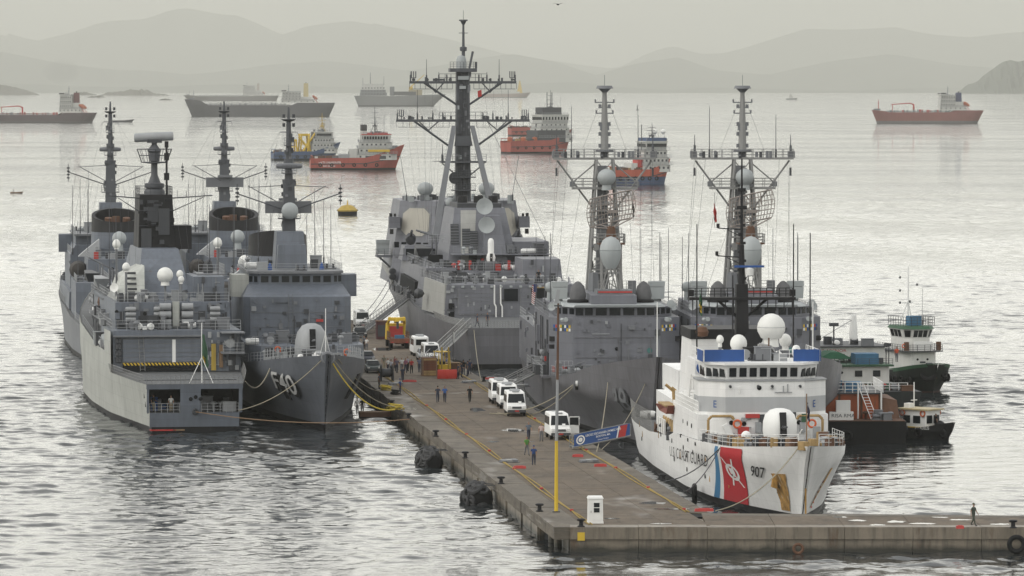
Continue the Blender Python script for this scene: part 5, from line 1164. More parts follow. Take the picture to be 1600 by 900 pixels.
# ================================================================== DESTROYER, STERN TO THE CAMERA
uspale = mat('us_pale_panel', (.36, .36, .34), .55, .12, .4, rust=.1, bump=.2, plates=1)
BP = Place(2.3, 632, .098, 154, False); BP.zm = [(-2, -2), (0, 0), (5.2, 5.0), (10, 9.2), (18.9, 18.3), (30.1, 29.8), (37.2, 37.2), (60, 60)]
BH = Hull(154, 20, 12, [(0, .72), (.12, .88), (.3, 1), (.55, 1), (.72, .78), (.86, .38), (.95, .12), (1, 0)], [(0, .80), (.1, .92), (.25, 1), (.6, 1), (.76, .93), (.88, .68), (.95, .38), (1, .02)],
          [(0, 5.2), (45, 5.3), (70, 6.0), (110, 6.9), (154, 11)], 5.5, 1.2)
s = thing('destroyer', 'large grey destroyer seen from the stern with flat octagonal radar faces and tall tripod mast', 'destroyer', BP.o, BP.rz)
dd = s; BH.build(s, navydk, nx=56)
bp_ = lambda px, py, x: BP.p(px, py, x)
# flight deck nets and hangar
mb = MB()
for k in range(9): mb.net((0, -8+k*1.8, 5.2), (0, -8+(k+1)*1.8-.1, 5.2), 1.0, 5, 4, .025, (-.25, 0))
for sd in (1, -1):
    e = BH.edge(0, 27, 9, sd)
    for a, b in zip(e[:-1], e[1:]): mb.net(a, b, 1.0, 6, 4, .025, (0, sd*.35))
mb.build('flight_deck_net', zinc, s, 0)
MB().prism([(28, -8.9), (60, -9.6), (60, 9.6), (28, 8.3)], 5.2, 10.0, [(28, -8.6), (60, -9.0), (60, 9.0), (28, 8.0)]).build('hangar', navy, s)
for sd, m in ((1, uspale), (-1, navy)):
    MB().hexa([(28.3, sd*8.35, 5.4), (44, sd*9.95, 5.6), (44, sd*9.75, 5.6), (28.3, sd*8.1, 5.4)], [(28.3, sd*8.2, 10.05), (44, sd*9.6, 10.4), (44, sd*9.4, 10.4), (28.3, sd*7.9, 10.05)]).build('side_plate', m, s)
    o = MB().lathe([(.02, 0), (.55, .3), (.8, .9), (.5, 1.3), (.02, 1.4)], (40, sd*9.9, 8.2), 12, (0, sd, 0)).build('torpedo_cover', dgrey, s)
for y0, y1 in ((1.2, 6.6), (-6.9, -1.5)):
    d_ = MB().bx(27.9, 27.99, y0, y1, 5.6, 9.4).build('hangar_door', mat('hangar_door_grey', (.185, .19, .2), .5, .06, .5), s)
    for k in range(6): MB().bx(27.86, 27.9, y0+.1, y1-.1, 5.7+k*.62, 6.26+k*.62).build('door_panel', navy, d_, 0)
MB().bx(27.8, 27.88, -5.8, -2.9, 8.0, 9.5).build('open_doorway', dark, s); MB().bx(27.7, 27.8, -5.9, -2.8, 9.5, 9.7).build('door_canopy', tan, s)
door(s, (27.95, 7.4, 5.25), math.pi, dark); 
for y in (1.85, 1.05):
    MB().path([(27.8, y, 10.0), (27.75, y, 7.2), (27.7, y-.2, 6.8), (27.7, y-.2, 4.9)], .1, 6).build('white_hose', whit, s)
MB().bx(27.85, 27.98, .7, 3.6, 8.2, 9.3).build('control_window', glass, s) if False else None
MB().bx(27.8, 27.98, -1.2, .6, 7.6, 9.4).build('control_booth_window', glass, s)
for y in [7.2-1.25*i for i in range(12)]: box_on(s, (27.8, y, 9.75), (.3, .35, .25), domeg, 0, 'flood_lamp')
face_clutter(s, 28, 6.9, 8.0, 6, 9.5, 5, 61, -1); face_clutter(s, 28, -8, 8, 5.6, 9.6, 14, 62, -1)
rails(s, [(28.1, 8.2, 10), (28.1, -8.4, 10)], 1.1, 1.3); rails(s, [(28, 8.1, 10), (58, 9, 10)], 1.1, 1.6); 
clutter(s, 29, 48, -8, 8, 10, 34, 63); MB().box((31, -1, 10.55), (2.4, 5.2, .16)).build('gangway_stowed', zinc, s)
MB().prism([(36, -7.9), (47, -8.2), (47, -2.6), (36, -2.6)], 10.0, 12.9, [(36.4, -7.6), (47, -8.0), (47, -2.7), (36.4, -2.7)]).build('roof_house', navy, s); face_clutter(s, 36, -7.6, -2.8, 10.2, 12.6, 8, 64, -1)
person(BP.w(33, -4.4, 10.0), 0, 'talk', BK, BK, 'person in dark clothes on the destroyer hangar roof', G3); 
person(BP.w(62, 9.0, 6.0), 0, 'stand', WH, WH, 'person in white on the port walkway of the destroyer, the one farther from the camera', G3); person(BP.w(58, 8.9, 5.9), .4, 'stand', WH, WH, 'person in white on the port walkway of the destroyer, the one nearer the camera', G3)
# missile deck house, after stack with louvres
MB().prism([(48, -9.2), (96, -9.4), (96, 9.4), (48, 9.2)], 6.0, 11.0, [(48.5, -8.2), (96, -8.6), (96, 8.6), (48.5, 8.2)]).build('deckhouse', navy, s)
rails(s, [(48.6, 8.1, 11), (48.6, -8.1, 11)], 1.1, 1.3); rails(s, [(49, 8.1, 11), (95, 8.5, 11)], 1.1, 1.6); face_clutter(s, 48, -8, 8, 10.0, 10.9, 16, 65, -1)
st = MB().prism([(57, -4.2), (72, -4.6), (72, 5.9), (57, 5.5)], 11.0, 18.9, [(60, -2.6), (71, -2.8), (71, 4.6), (60, 4.2)]).build('after_stack', navy, s)
MB().hexa([(56.9, 1.9, 11.1), (56.9, 3.6, 11.1), (57.1, 3.6, 11.1), (57.1, 1.9, 11.1)], [(59.85, 1.3, 18.6), (59.85, 3.4, 18.6), (60.05, 3.4, 18.6), (60.05, 1.3, 18.6)]).build('pale_uptake_panel', uspale, s)
for y0, z0, h in ((3.75, 14.2, 2.6), (2.2, 13.8, 2.4), (1.2, 13.6, 2.3), (1.4, 11.2, 2.6)):
    lx = lambda z: 57+(z-11)*3/7.9
    v_ = MB().hexa([(lx(z0)-.16, y0, z0), (lx(z0)-.16, y0+1.15, z0), (lx(z0), y0+1.15, z0), (lx(z0), y0, z0)], [(lx(z0+h)-.16, y0, z0+h), (lx(z0+h)-.16, y0+1.1, z0+h), (lx(z0+h), y0+1.1, z0+h), (lx(z0+h), y0, z0+h)]).build('louvre', dgrey, s)
    for k in range(7):
        z = z0+.15+k*h/7; MB().box((lx(z)-.2, y0+.56, z), (.12, 1.05, .1)).build('louvre_slat', mgrey, v_, 0)
MB().prism([(60.5, -2.2), (70, -2.4), (70, 4.0), (60.5, 3.8)], 18.9, 19.5).build('stack_cap', dgrey, s)
for y in (2.8, .6, -1.4): MB().tube((64, y, 19.2), (64, y, 20.4), .7, .65, 12).build('exhaust_pipe', black, s)
# right-hand house with dishes and gun mount
MB().prism([(58, -8.4), (76, -8.6), (76, -3.6), (58, -3.6)], 11, 14.5).build('side_house', navy, s); face_clutter(s, 58, -8.2, -3.8, 11.3, 14.2, 12, 66, -1)
MB().prism([(54, -2.6), (58, -2.6), (58, .8), (54, .8)], 11, 18.0, [(56, -1.6), (58.5, -1.6), (58.5, .4), (56, .4)]).build('dish_tower', navy, s)
y, z = bp_(757, 323, 54); dish(s, (54, y, z), 1.12, (-1, .05, .15)); y, z = bp_(760, 352, 54); dish(s, (54, y, z), 1.12, (-1, 0, .1))
y, z = bp_(767, 408, 51); c = MB().lathe([(.55, 0), (.62, .5), (.5, .9), (.42, 1.1), (.42, 2.4), (.36, 2.75), (.2, 2.95), (.01, 3.0)], (51, y, z), 14).build('close_in_gun_dome', whit, s, 50)
MB().box((50.6, y, z+.5), (.4, .35, 1.0)).tube((50.4, y, z+.7), (48.9, y, z+.9), .09).build('gun_barrels', black, c); MB().lathe([(.9, -1.4), (.8, 0), (.01, 0)], (51, y, z), 14).build('gun_base', mgrey, s)
for y_ in (-2.2, -1.0, -4.5, -6, 3, 4.5, 6): box_on(s, (50, y_, 11.7), (.5, .35, 1.2), redp if y_ in (-2.2, 4.5, 3) else dgrey, 0, 'hose_rack')
clutter(s, 49, 57, -8, 8, 11, 26, 67); 
rails(s, [(57, 5.5, 14.5), (57, 8.0, 14.5)], 1, .7); 
g = random.Random(31)
for k in range(46): box_on(s, (27.92, g.uniform(-8, 7.8), g.uniform(5.6, 9.7)), (.16, g.uniform(.12, .5), g.uniform(.12, .5)), g.choice((mgrey, dgrey, navy, lgrey)))
for k in range(30): box_on(s, (48.2, g.uniform(-8, 8), g.uniform(10.1, 10.9)), (.3, g.uniform(.2, .9), g.uniform(.3, .8)), g.choice((dgrey, mgrey, dgrey)))
for y0_, y1_, z0_, z1_, x_ in ((6.0, 8.0, 11.2, 12.8, 57.6), (-3.2, -1.2, 11.1, 13.2, 57.7), (-7.6, -6.4, 11.4, 13.0, 57.9), (-5.6, -4.8, 11.1, 13.2, 57.9)): MB().bx(x_-.06, x_, y0_, y1_, z0_, z1_).build('dark_opening_shade', dark, s)  # black panels paint shaded openings onto the house fronts
for zz in (12.9, 14.6): MB().bx(53, 57.5, -8.2, 5, zz, zz+.1).build('catwalk', navy, s) if zz < 13 else None
rails(s, [(53, 5, 13.0), (53, -8.2, 13.0)], 1.05, 1.1, mgrey); clutter(s, 53.5, 56.5, -8, 4.5, 13.0, 14, 69, (dgrey, mgrey, domeg))
clutter(s, 30, 46, 2, 8.4, 10, 26, 71, (dgrey, mgrey, dgrey, lgrey)); clutter(s, 49, 56, -8, 8, 11, 26, 72, (dgrey, dgrey, mgrey, redp))
for x_ in range(30, 58, 2): MB().tube((x_, 8.1+.03*(x_-28), 10), (x_, 8.1+.03*(x_-28), 12.2), .06).build('davit_post', mgrey, s) if x_ % 4 == 0 else None
# port side walkway, its deep shade painted as a dark slab
MB().hexa([(62, 9.55, 6.6), (86, 9.7, 6.9), (86, 9.2, 6.9), (62, 9.0, 6.6)], [(62, 9.4, 8.9), (86, 9.5, 9.2), (86, 9.0, 9.2), (62, 8.8, 8.9)]).build('walkway_shade', dark, s)
clutter(s, 62, 92, 9.3, 10.0, 6.3, 18, 73, (dgrey, mgrey, lgrey)); rails(s, BH.edge(58, 96, 14, 1), 1.1, 1.4)
for k in range(5): MB().bx(95.2+k*1.1, 95.5+k*1.1, 4.9+k*.95, 5.6+k*.95, 12.4, 13.2).build('small_window', glass, s)
# forward deckhouse with array faces
lo = [(95, -4.6), (101, -10.0), (120, -10.0), (125, -6), (125, 6), (120, 10.0), (101, 10.0), (95, 4.6)]; hi = [(97.5, -3.6), (102.5, -8.3), (117, -8.3), (121, -5), (121, 5), (117, 8.3), (102.5, 8.3), (97.5, 3.6)]
MB().prism(lo, 7.0, 18.9, hi).build('radar_deckhouse', navy, s)
for sd in (1, -1):
    a0, a1, b0, b1 = Vector((95, sd*4.6, 7)), Vector((101, sd*10, 7)), Vector((97.5, sd*3.6, 18.9)), Vector((102.5, sd*8.3, 18.9))
    P_ = lambda u, v: a0.lerp(a1, u).lerp(b0.lerp(b1, u), v)
    nrm = (a1-a0).cross(b0-a0).normalized(); nrm = nrm if nrm.x < 0 else -nrm
    for nm, m, k, off in (('array_rim', mgrey, 1.12, .05), ('radar_array', array_m, 1.0, .12)):
        poly = [(.5+.36*k*dx, .75+.162*k*dz) for dx, dz in ((-.55, -1), (.55, -1), (1, -.6), (1, .6), (.55, 1), (-.55, 1), (-1, .6), (-1, -.6))]
        MB().hexa([P_(u, v) for u, v in poly], [P_(u, v)+nrm*off for u, v in poly]).build(nm, m, s, 0)
    box_on(s, (101, sd*9.3, 15.9), (1.8, 1.6, 1.6), navy, 0, 'antenna_box'); MB().box((101, sd*9.8, 16.9), (.5, .4, .5)).box((101, sd*9.2, 16.9), (.4, .3, .4)).build('deck_lamp', black, s); MB().box((100.6, sd*9.7, 14.6), (.5, .5, .7)).build('deck_lamp', black, s)
    # sponson with decoy receiver
    MB().prism([(103, sd*9.6), (107, sd*9.6), (107, sd*11.6), (103, sd*11.6)][::sd], 10.9, 11.2).build('sponson', navy, s)
    MB().tube((105, sd*9.6, 9.4), (105, sd*11.2, 10.9), .15).tube((103.2, sd*9.6, 9.4), (103.2, sd*11.2, 10.9), .15).build('sponson_brace', mast, s)
    MB().box((104.6, sd*10.7, 12.1), (1.5, 1.6, 1.5), 0, (.9, 1.15)).box((104.4, sd*10.7, 13.1), (1.2, 1.9, .5)).build('sensor_box', domeg, s)
    rails(s, [(103, sd*9.6, 11.2), (103, sd*11.5, 11.2), (107, sd*11.5, 11.2)], .9, .9, mast)
    radome(s, (101.5, sd*(4.8 if sd > 0 else 4.0), 20.6), 1.15, domeg, .9, .8)
    MB().prism([(97, sd*4.5), (101, sd*9.2), (103, sd*9.2), (103, sd*4.5)][::sd], 11.0, 11.2).build('walkway', navy, s); 
    rails(s, [(94.5, sd*4.4, 11.2), (99.5, sd*9.4, 11.2)], 1.0, .9, mgrey)
    MB().hexa([(88, sd*3.2, 11), (95, sd*3.2, 11), (95, sd*9.2, 11), (88, sd*9.2, 11)], [(89, sd*3.2, 13.0), (95, sd*3.2, 13.0), (95, sd*8.7, 13.0), (89, sd*8.7, 13.0)]).build('mid_house', navy, s)
    for k in range(3): MB().bx(88.35, 88.5, sd*(4.0+k*1.7), sd*(5.2+k*1.7), 11.6, 12.6).build('dark_window', glass, s)
    MB().lathe([(.02, -.9), (.7, -.7), (.8, 0), (.5, .8), (.02, .9)], (93, sd*7.6, 13.9), 12, (1, 0, .4)).tube((92.6, sd*7.6, 14.1), (90.4, sd*7.6, 15.0), .18).build('illuminator_cover', dgrey, s)
    whip(s, (100, sd*7.6, 18.9), 6.5, .05, mast, (0, sd*.9))
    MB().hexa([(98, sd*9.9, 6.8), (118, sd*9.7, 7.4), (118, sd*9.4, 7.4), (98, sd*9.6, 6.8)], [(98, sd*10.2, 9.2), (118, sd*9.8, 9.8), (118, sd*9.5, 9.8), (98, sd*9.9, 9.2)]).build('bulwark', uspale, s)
    for k in range(5): MB().lathe([(.02, -.5), (.5, -.45), (.55, .45), (.02, .5)], (96+k*.2, sd*(9.9), 8.2+(k % 2)*.9), 10, (1, 0, 0)).build('decoy_canister', dgrey, s) if k < 3 else None
    face_clutter(s, 88, sd*3.4 if sd > 0 else -9, 9 if sd > 0 else -3.4, 11.2, 12.9, 8, 70+sd, -1)
y, z = bp_(704, 316, 96); radome(s, (96, y, z), .75, domeg, .5, .9)
# waist: boats and davits to port
MB().prism([(48, 5.0), (56, 5.0), (56, 9), (48, 9)], 11, 11.4).build('boat_deck', navy, s); 
MB().hexa([(66, 7.2, 12.3), (74, 7.2, 12.3), (74, 8.6, 12.3), (66, 8.6, 12.3)], [(65, 6.8, 13.4), (75.4, 7.4, 13.6), (75.4, 8.4, 13.6), (65, 9, 13.4)]).build('boat', dgrey, s)
for x in (66, 73): MB().path([(x, 6.2, 11), (x, 6.2, 15), (x, 8.4, 15.6)], .14).build('davit', mgrey, s)
clutter(s, 76, 88, 4.5, 8.2, 11, 12, 68)
# mast
mx_, col = 95.0, mast
MB().prism([(mx_-1.1, -1.1), (mx_+1.3, -1.1), (mx_+1.3, 1.1), (mx_-1.1, 1.1)], 16, 37.0, [(mx_-.7, -.92), (mx_+.9, -.92), (mx_+.9, .92), (mx_-.7, .92)]).build('mast_column', col, s)
for sd in (1, -1):
    MB().hexa([(88, sd*4.4-.45, 14.5), (89, sd*4.4-.45, 14.5), (89, sd*4.4+.45, 14.5), (88, sd*4.4+.45, 14.5)], [(mx_-1, sd*1.3-.3, 29.4), (mx_-.2, sd*1.3-.3, 29.4), (mx_-.2, sd*1.3+.3, 29.4), (mx_-1, sd*1.3+.3, 29.4)]).build('mast_leg', mgrey, s)
    for zz, sp_, zl, yl in ((30.1, 9.5, 26.6, 2.0), (35.3, 7.6, 32.3, .95)):
        MB().box((mx_-.3, sd*sp_/2, zz), (.5, sp_, .34)).build('yardarm', col, s)
        MB().tube((mx_-.3, sd*(sp_*.74), zz), (mx_-.3, sd*yl, zl), .17, .17, 6).build('yard_brace', col, s)
        MB().tube((mx_-.3, sd*(sp_*.36), zz-.1), (mx_-.3, sd*(sp_*.52), zz-1.35), .09).tube((mx_-.3, sd*(sp_*.66), zz-.1), (mx_-.3, sd*(sp_*.50), zz-1.45), .09).build('yard_strut', col, s)
        mb = MB(); 
        for k in range(9): y_ = sd*sp_*(.2+.1*k); mb.tube((mx_-.7, y_, zz-.1), (mx_-.7, y_, zz-.9), .03, n=4)
        mb.tube((mx_-.7, sd*sp_*.2, zz-.9), (mx_-.7, sd*sp_*.98, zz-.9), .035, n=4).rail([(mx_-.8, sd*.9, zz+.15), (mx_-.8, sd*3.4, zz+.15)], 1.0, .8, .035, 2); mb.build('yard_rail', col, s)
        for f_, h_ in ((.98, 1.4), (.68, 4.2 if zz < 31 else 3.1), (.45, 1.3), (.3, 1.1)): whip(s, (mx_-.3, sd*sp_*f_, zz+.15), h_, .05, col)
        mb = MB()
        for dy in (-.3, 0, .3): mb.tube((mx_-.3, sd*sp_*.92+dy, zz+.6), (mx_-.3, sd*sp_*.92+dy, zz+1.5), .08)
        mb.tube((mx_-.3, sd*sp_*.92-.3, zz+.6), (mx_-.3, sd*sp_*.92+.3, zz+.6), .07).tube((mx_-.3, sd*sp_*.92, zz+.1), (mx_-.3, sd*sp_*.92, zz+.6), .07); mb.build('fork_antenna', col, s)
    MB().tube((mx_-1, sd*1, 22.6), (mx_-1, sd*3.0, 24.2), .1).build('platform_brace', col, s)
    wires(s, [((mx_-.3, sd*(2+k*1.2), 30.0), (90-k*3, sd*(4+k*.7), 14)) for k in range(6)]+[((mx_-.3, sd*(3+k*1.2), 35.2), (92-k*4, sd*(5+k*.6), 14)) for k in range(3)])
wires(s, [((mx_-.3, -3.5, 30.0), (52, -8.5, 12.5))], .035, dgrey, 'dressing_line')
MB().box((mx_-.4, 0, 24.4), (3.2, 6.4, .25)).build('lower_platform', col, s); rails(s, [(mx_-2, 3.2, 24.5), (mx_-2, -3.2, 24.5)], 1.0, .8, col); whip(s, (mx_-1.5, 3.0, 24.5), 2.4, .07, col); spar(s, (mx_-1, 3.2, 24.5), (mx_-1, 4.4, 24.5), .05)
MB().lathe([(.02, 0), (.75, .2), (.85, .5), (.02, .6)], (mx_-1.4, 1.3, 22.2), 14, (-1, 0, 0)).build('small_dish', dgrey, s)
MB().prism([(mx_-1.6, -1.9), (mx_+1.6, -1.9), (mx_+1.6, 1.9), (mx_-1.6, 1.9)], 36.7, 37.2).build('top_platform', col, s); rails(s, [(mx_-1.5, 1.9, 37.2), (mx_-1.5, -1.9, 37.2), (mx_+1.5, -1.9, 37.2)], .9, .5, col)
MB().box((mx_-1.0, 0, 35.9), (.5, 1.5, .5)).box((mx_-1.0, .1, 34.6), (.4, .9, .4)).build('mast_sensor', domeg, s)
MB().lathe([(.72, 37.2), (.72, 38.4), (.55, 38.9), (.01, 39.1)], (mx_, .2, 0), 14).build('mast_dome', domeg, s)
MB().tube((mx_-.5, -.9, 37.2), (mx_-.5, -1.4, 39.6), .18, .18).build('mast_lamp_arm', col, s)
pole_mast(s, (mx_, -.1), [(37.2, .28), (39.6, .24), (39.7, .5), (40.2, .5), (40.3, .2), (44.0, .14)], col, 8, 'topmast')
MB().tube((mx_, -.1, 42.0), (mx_, -.1, 42.3), .2, .2).box((mx_, -.1, 42.2), (.1, 1.3, .08)).tube((mx_, -.1, 43.9), (mx_, -.1, 44.1), .62, .62, 12).tube((mx_, -.1, 43.4), (mx_, -.1, 43.9), .2, .45, 10).tube((mx_, -.1, 44.1), (mx_, -.1, 45.4), .03).build('top_antenna', col, s)
gm = random.Random(19)
for k in range(70): z = gm.uniform(18.8, 36.5); box_on(s, (mx_-1.05+.01*z, gm.uniform(-.95, .95), z), (gm.uniform(.15, .5), gm.uniform(.2, .6), gm.uniform(.2, .9)), gm.choice((mgrey, dgrey, mast, domeg if k % 5 == 0 else dgrey)), 0, 'mast_gear')
for k in range(40): zz = gm.choice((30.45, 35.65)); y_ = gm.uniform(1, 9 if zz < 31 else 7.2)*gm.choice((1, -1)); box_on(s, (mx_-.3, y_, zz), (.3, gm.uniform(.15, .5), gm.uniform(.2, .8)), gm.choice((dgrey, mast)), 0, 'yard_gear')
for zz in (20.5, 22.3): MB().box((mx_-1.2, 0, zz), (2.0, 3.4, .14)).build('mast_platform', mast, s); rails(s, [(mx_-2.1, 1.6, zz), (mx_-2.1, -1.6, zz)], .95, .7, mast)
for k in range(6): MB().tube((mx_-1.05, -.7+.28*k, 19), (mx_-.75, -.55+.22*k, 36.5), .05).build('cable', dgrey, s)
for k in range(40): box_on(s, (gm.uniform(100, 112), gm.uniform(-8, 8), 19.1), (gm.uniform(.3, .9), gm.uniform(.3, .9), gm.uniform(.4, 1.3)), gm.choice((mgrey, dgrey, domeg)), 0, 'roof_gear')
rails(s, [(97.6, 3.5, 18.9), (97.6, -3.5, 18.9)], 1.0, .8, mgrey)
MB().box((mx_-1.0, 0, 27.3), (.6, 2.6, 1.4), 0, (1, .8)).build('mast_collar', col, s); MB().ladder((mx_-1.25, .3, 19), (mx_-1.05, .3, 36.5), .5).build('mast_ladder', dgrey, s)
piece('signal_flag', redp, lambda: MB().add([(0, 0, 0), (0, .55, -.2), (.05, .5, -1.1), (0, -.05, -.9)], [(0, 1, 2, 3)]), s, (mx_-.8, -2.6, 34.3))
BP.settle(dd)
# US ensign at the after end, hanging from a short staff of the frigate beside: a thing of its own
# ================================================================== TWO SISTER FRIGATES, BOW TO THE CAMERA
def ffg(label, pl):
    h = Hull(136, 13.7, 9, [(0, .55), (.12, .78), (.3, .97), (.5, 1), (.66, .86), (.8, .52), (.92, .17), (1, 0)], [(0, .75), (.1, .9), (.25, 1), (.62, 1), (.76, .95), (.87, .72), (.95, .38), (1, .02)],
             [(0, 4.8), (80, 6.5), (95, 7.1), (108, 8.2), (118, 9.5), (136, 11.3)], 6.5, 1.6)
    s = thing('frigate', label, 'frigate', pl.o, pl.rz, 'grey sister frigates with lattice masts')
    h.build(s, navydk, nx=130)
    # full width superstructure with a chamfered front
    MB().prism([(30, -6.8), (60, -6.84), (60, 6.84), (30, 6.8)], 5.4, 10.4).build('after_superstructure', navy, s)
    MB().prism([(58, -6.86), (82.6, -6.86), (85, -4.6), (85, 4.6), (82.6, 6.86), (58, 6.86)], 6.4, 12.55).build('superstructure', navy, s)
    MB().prism([(60, -6.1), (80.6, -6.1), (83.2, -4.2), (83.2, 4.2), (80.6, 6.1), (60, 6.1)], 12.55, 13.6).build('bridge', navy, s)
    MB().prism([(66, -5.4), (82.0, -5.4), (83.9, -4.4), (83.9, 4.4), (82.6, 5.4), (66, 5.4)], 13.62, 13.85, [(66, -5.2), (82, -5.2), (84, -4.2), (84, 4.2), (82, 5.2), (66, 5.2)]).build('bridge_roof', domeg, s)
    MB().prism([(66, -2.4), (82, -2.4), (82, 2.4), (66, 2.4)], 13.85, 14.8).build('roof_house', navy, s)
    windows(s, 83.24, (-1.45, 0, 1.45), 12.75, 13.5, 1.15); windows(s, 83.24, (-2.75, -3.75, 2.75, 3.75), 12.75, 13.5, .8)
    for sd in (1, -1):
        for t in (.16, .5, .84):
            a = Vector((83.2, sd*4.2, 13.15)).lerp(Vector((80.6, sd*6.1, 13.15)), t); piece('bridge_window', glass, lambda: MB().box((0, 0, 0), (.1, .72, .6)), s, a, sd*.94, key='ffgside')
        rails(s, [(80, sd*6.8, 12.55), (60, sd*6.8, 12.55)], 1.0, 1.4, mgrey)
        MB().lathe([(.02, -.35), (.38, -.3), (.42, .3), (.02, .35)], (82, sd*6.0, 13.9), 12, (1, 0, 0)).build('searchlight', domeg, s); MB().tube((82, sd*6, 12.6), (82, sd*6, 13.6), .09).build('searchlight_post', mgrey, s)
        MB().box((74, sd*5.2, 14.7), (1.6, 1.5, 1.2), 0, (.9, 1.1)).box((74, sd*5.2, 15.6), (1.3, 1.7, .5)).box((74, sd*5.2, 13.9), (.6, .6, .9)).build('sensor_box', domeg, s)
        MB().lathe([(.02, 0), (.75, .1), (.9, .8), (.7, 1.7), (.3, 2.1), (.02, 2.2)], (77.5, sd*3.5, 13.8), 12).build('canvas_cover', mat('grey_canvas', (.12, .12, .125), .9, .2, 2), s); MB().lathe([(1.1, 0), (1.15, .8), (1.0, .9), (.02, .9)], (77.5, sd*3.5, 13.3), 14).build('cover_base', black, s)
        radome(s, (66, sd*5.7, 15.0), .62, domeg, 1.4, .9); dish(s, (80, sd*6.4, 13.5), .45, (1, sd*.4, .3), domeg)
        MB().tube((85.06, sd*5.3, 12.4), (85.12, sd*5.3, 12.4), .25, .22, 10).tube((84.5, sd*5.7, 12.35), (84.9, sd*5.5, 12.35), .22, .2).build('flood_lamp', domeg, s)
        for k, m in enumerate((yel, bluep, whit, green, yel, whit, redp, bluep)):     # award ribbons painted on the bridge sides
            t = .12+.095*k; a = Vector((85, sd*4.6, 0)).lerp(Vector((82.6, sd*6.86, 0)), t)
            for j in range(2): piece('award_mark', (m if j else (whit, yel, bluep, dgrey)[k % 4]), lambda: MB().box((0, 0, 0), (.03, .24, .3)), s, (a.x+.02, a.y+sd*.02, 11.35+.34*j), sd*.755, key='aw')
        box_on(s, (82.9, sd*6.2, 10.4), (.5, 1.4, .5), black, 0, 'signal_lamp')
        whip(s, (70, sd*5.9, 12.6), 8.4, .055, mast); whip(s, (67, sd*6.3, 12.6), 7.9, .05, mast); whip(s, (46, sd*5.9, 10.4), 10.5, .05, mast)
        rails(s, h.edge(2, 29, 9, sd)); rails(s, [(30, sd*6.7, 10.4), (58, sd*6.7, 10.4)])
    face_clutter(s, 85, -4.4, 4.4, 7.2, 12.2, 12, 81, 1)
    for z in (8.6, 10.6): pipe(s, (85.05, -4.4, z), (85.05, 4.4, z), .035, navydk)
    for y in (.2, 3.6): pipe(s, (85.05, y, 6.9), (85.05, y, 10.6), .05, navydk)
    MB().lathe([(.28, 0), (.28, .06), (.01, .07)], (85, 3.5, 9.3), 14, (1, 0, 0)).build('green_emblem', mat('emblem_green', (.05, .16, .15), .6, .1), s)
    MB().box((85.3, 1.6, 11.6), (.4, .7, .4)).build('bow_lamp', mgrey, s)
    # starboard waist recess: tubes, rafts, rails and hose station
    MB().bx(72, 80, -6.9, -6.855, 6.6, 9.2).build('boat_recess', dgrey, s)
    MB().box((66, -6.95, 10.2), (1.4, .5, 1.7), 0, (.8, .8)).build('side_blister', navy, s)
    for k in range(3): MB().lathe([(.02, -1.5), (.3, -1.4), (.3, 1.4), (.02, 1.5)], (75.5, -6.9-.1*k, 7.4+k*.62), 10, (1, 0, 0)).build('torpedo_tube', mgrey, s)
    for x in (62, 70, 73, 80, 81): pipe(s, (x, -6.95, 6.7), (x, -6.95, 12.2), .07, dgrey)
    box_on(s, (79, -7.0, 8.2), (.5, .3, .5), redp, 0, 'fire_box'); box_on(s, (83.6, -6.4, 7.4), (.3, .4, .6), redp, -.75, 'fire_box'); box_on(s, (84.5, -5.4, 7.4), (.3, .4, .6), redp, -.75, 'fire_box')
    rails(s, h.edge(70, 92, 9, -1), 1.1, 1.3, lgrey); rails(s, h.edge(70, 92, 9, 1), 1.1, 1.3, lgrey)
    clutter(s, 86, 92, -5.5, 5.5, 6.9, 9, 82)
    g = random.Random(4)
    for k in range(16): box_on(s, (g.uniform(33, 81), -6.9, g.uniform(6.8, 11.8)), (g.uniform(.4, 1.2), .2, g.uniform(.3, 1)), g.choice((navy, mgrey, dgrey)))
    for k in range(30): box_on(s, (85.06, g.uniform(-4.4, 4.4), g.uniform(7.2, 12.3)), (.15, g.uniform(.12, .5), g.uniform(.1, .4)), g.choice((mgrey, dgrey, navy)))
    MB().net((85.4, -6.4, 6.8), (85.4, -4.6, 6.8), 1.5, 4, 3, .035).build('hose_rack', lgrey, s, 0); MB().bx(79.5, 81.5, -6.92, -6.86, 6.7, 8.9).build('doorway_shade', dark, s); MB().bx(64, 68.5, -6.92, -6.86, 6.8, 8.4).build('doorway_shade', dark, s)  # black sheets on the flat side paint the shade of doorways
    clutter(s, 62, 80, -7.6, -7.0, 6.6, 16, 86, (dgrey, mgrey, lgrey)); MB().prism([(60, -7.9), (83, -7.7), (83, -6.8), (60, -6.8)], 6.3, 6.6).build('side_walkway', navydk, s); rails(s, [(60, -7.8, 6.6), (83, -7.6, 6.6)], 1.05, 1.2, lgrey)
    clutter(s, 84, 90, -6.4, 6.4, 7.0, 16, 87, (dgrey, mgrey)); clutter(s, 61, 66, -6.2, 6.2, 12.55, 16, 88, (dgrey, domeg, mgrey))
    # bridge top and mast tower
    clutter(s, 61, 80, -5.5, 5.5, 12.55, 14, 83); clutter(s, 32, 57, -6, 6, 10.4, 26, 84)
    mx_ = 69.0
    lo = [(mx_-2.0, -1.9), (mx_+1.6, -1.9), (mx_+1.6, 1.9), (mx_-2.0, 1.9)]; hi = [(mx_-.7, -.9), (mx_+.7, -.9), (mx_+.7, .9), (mx_-.7, .9)]
    Z0, Z1 = 12.6, 27.6
    for a, b in zip(lo, hi): MB().tube((*a, Z0), (*b, Z1), .2, .15, 7).build('mast_leg', zinc, s)
    mb = MB(); n = 7
    q = lambda i, t: Vector((*lo[i], Z0)).lerp(Vector((*hi[i], Z1)), t)
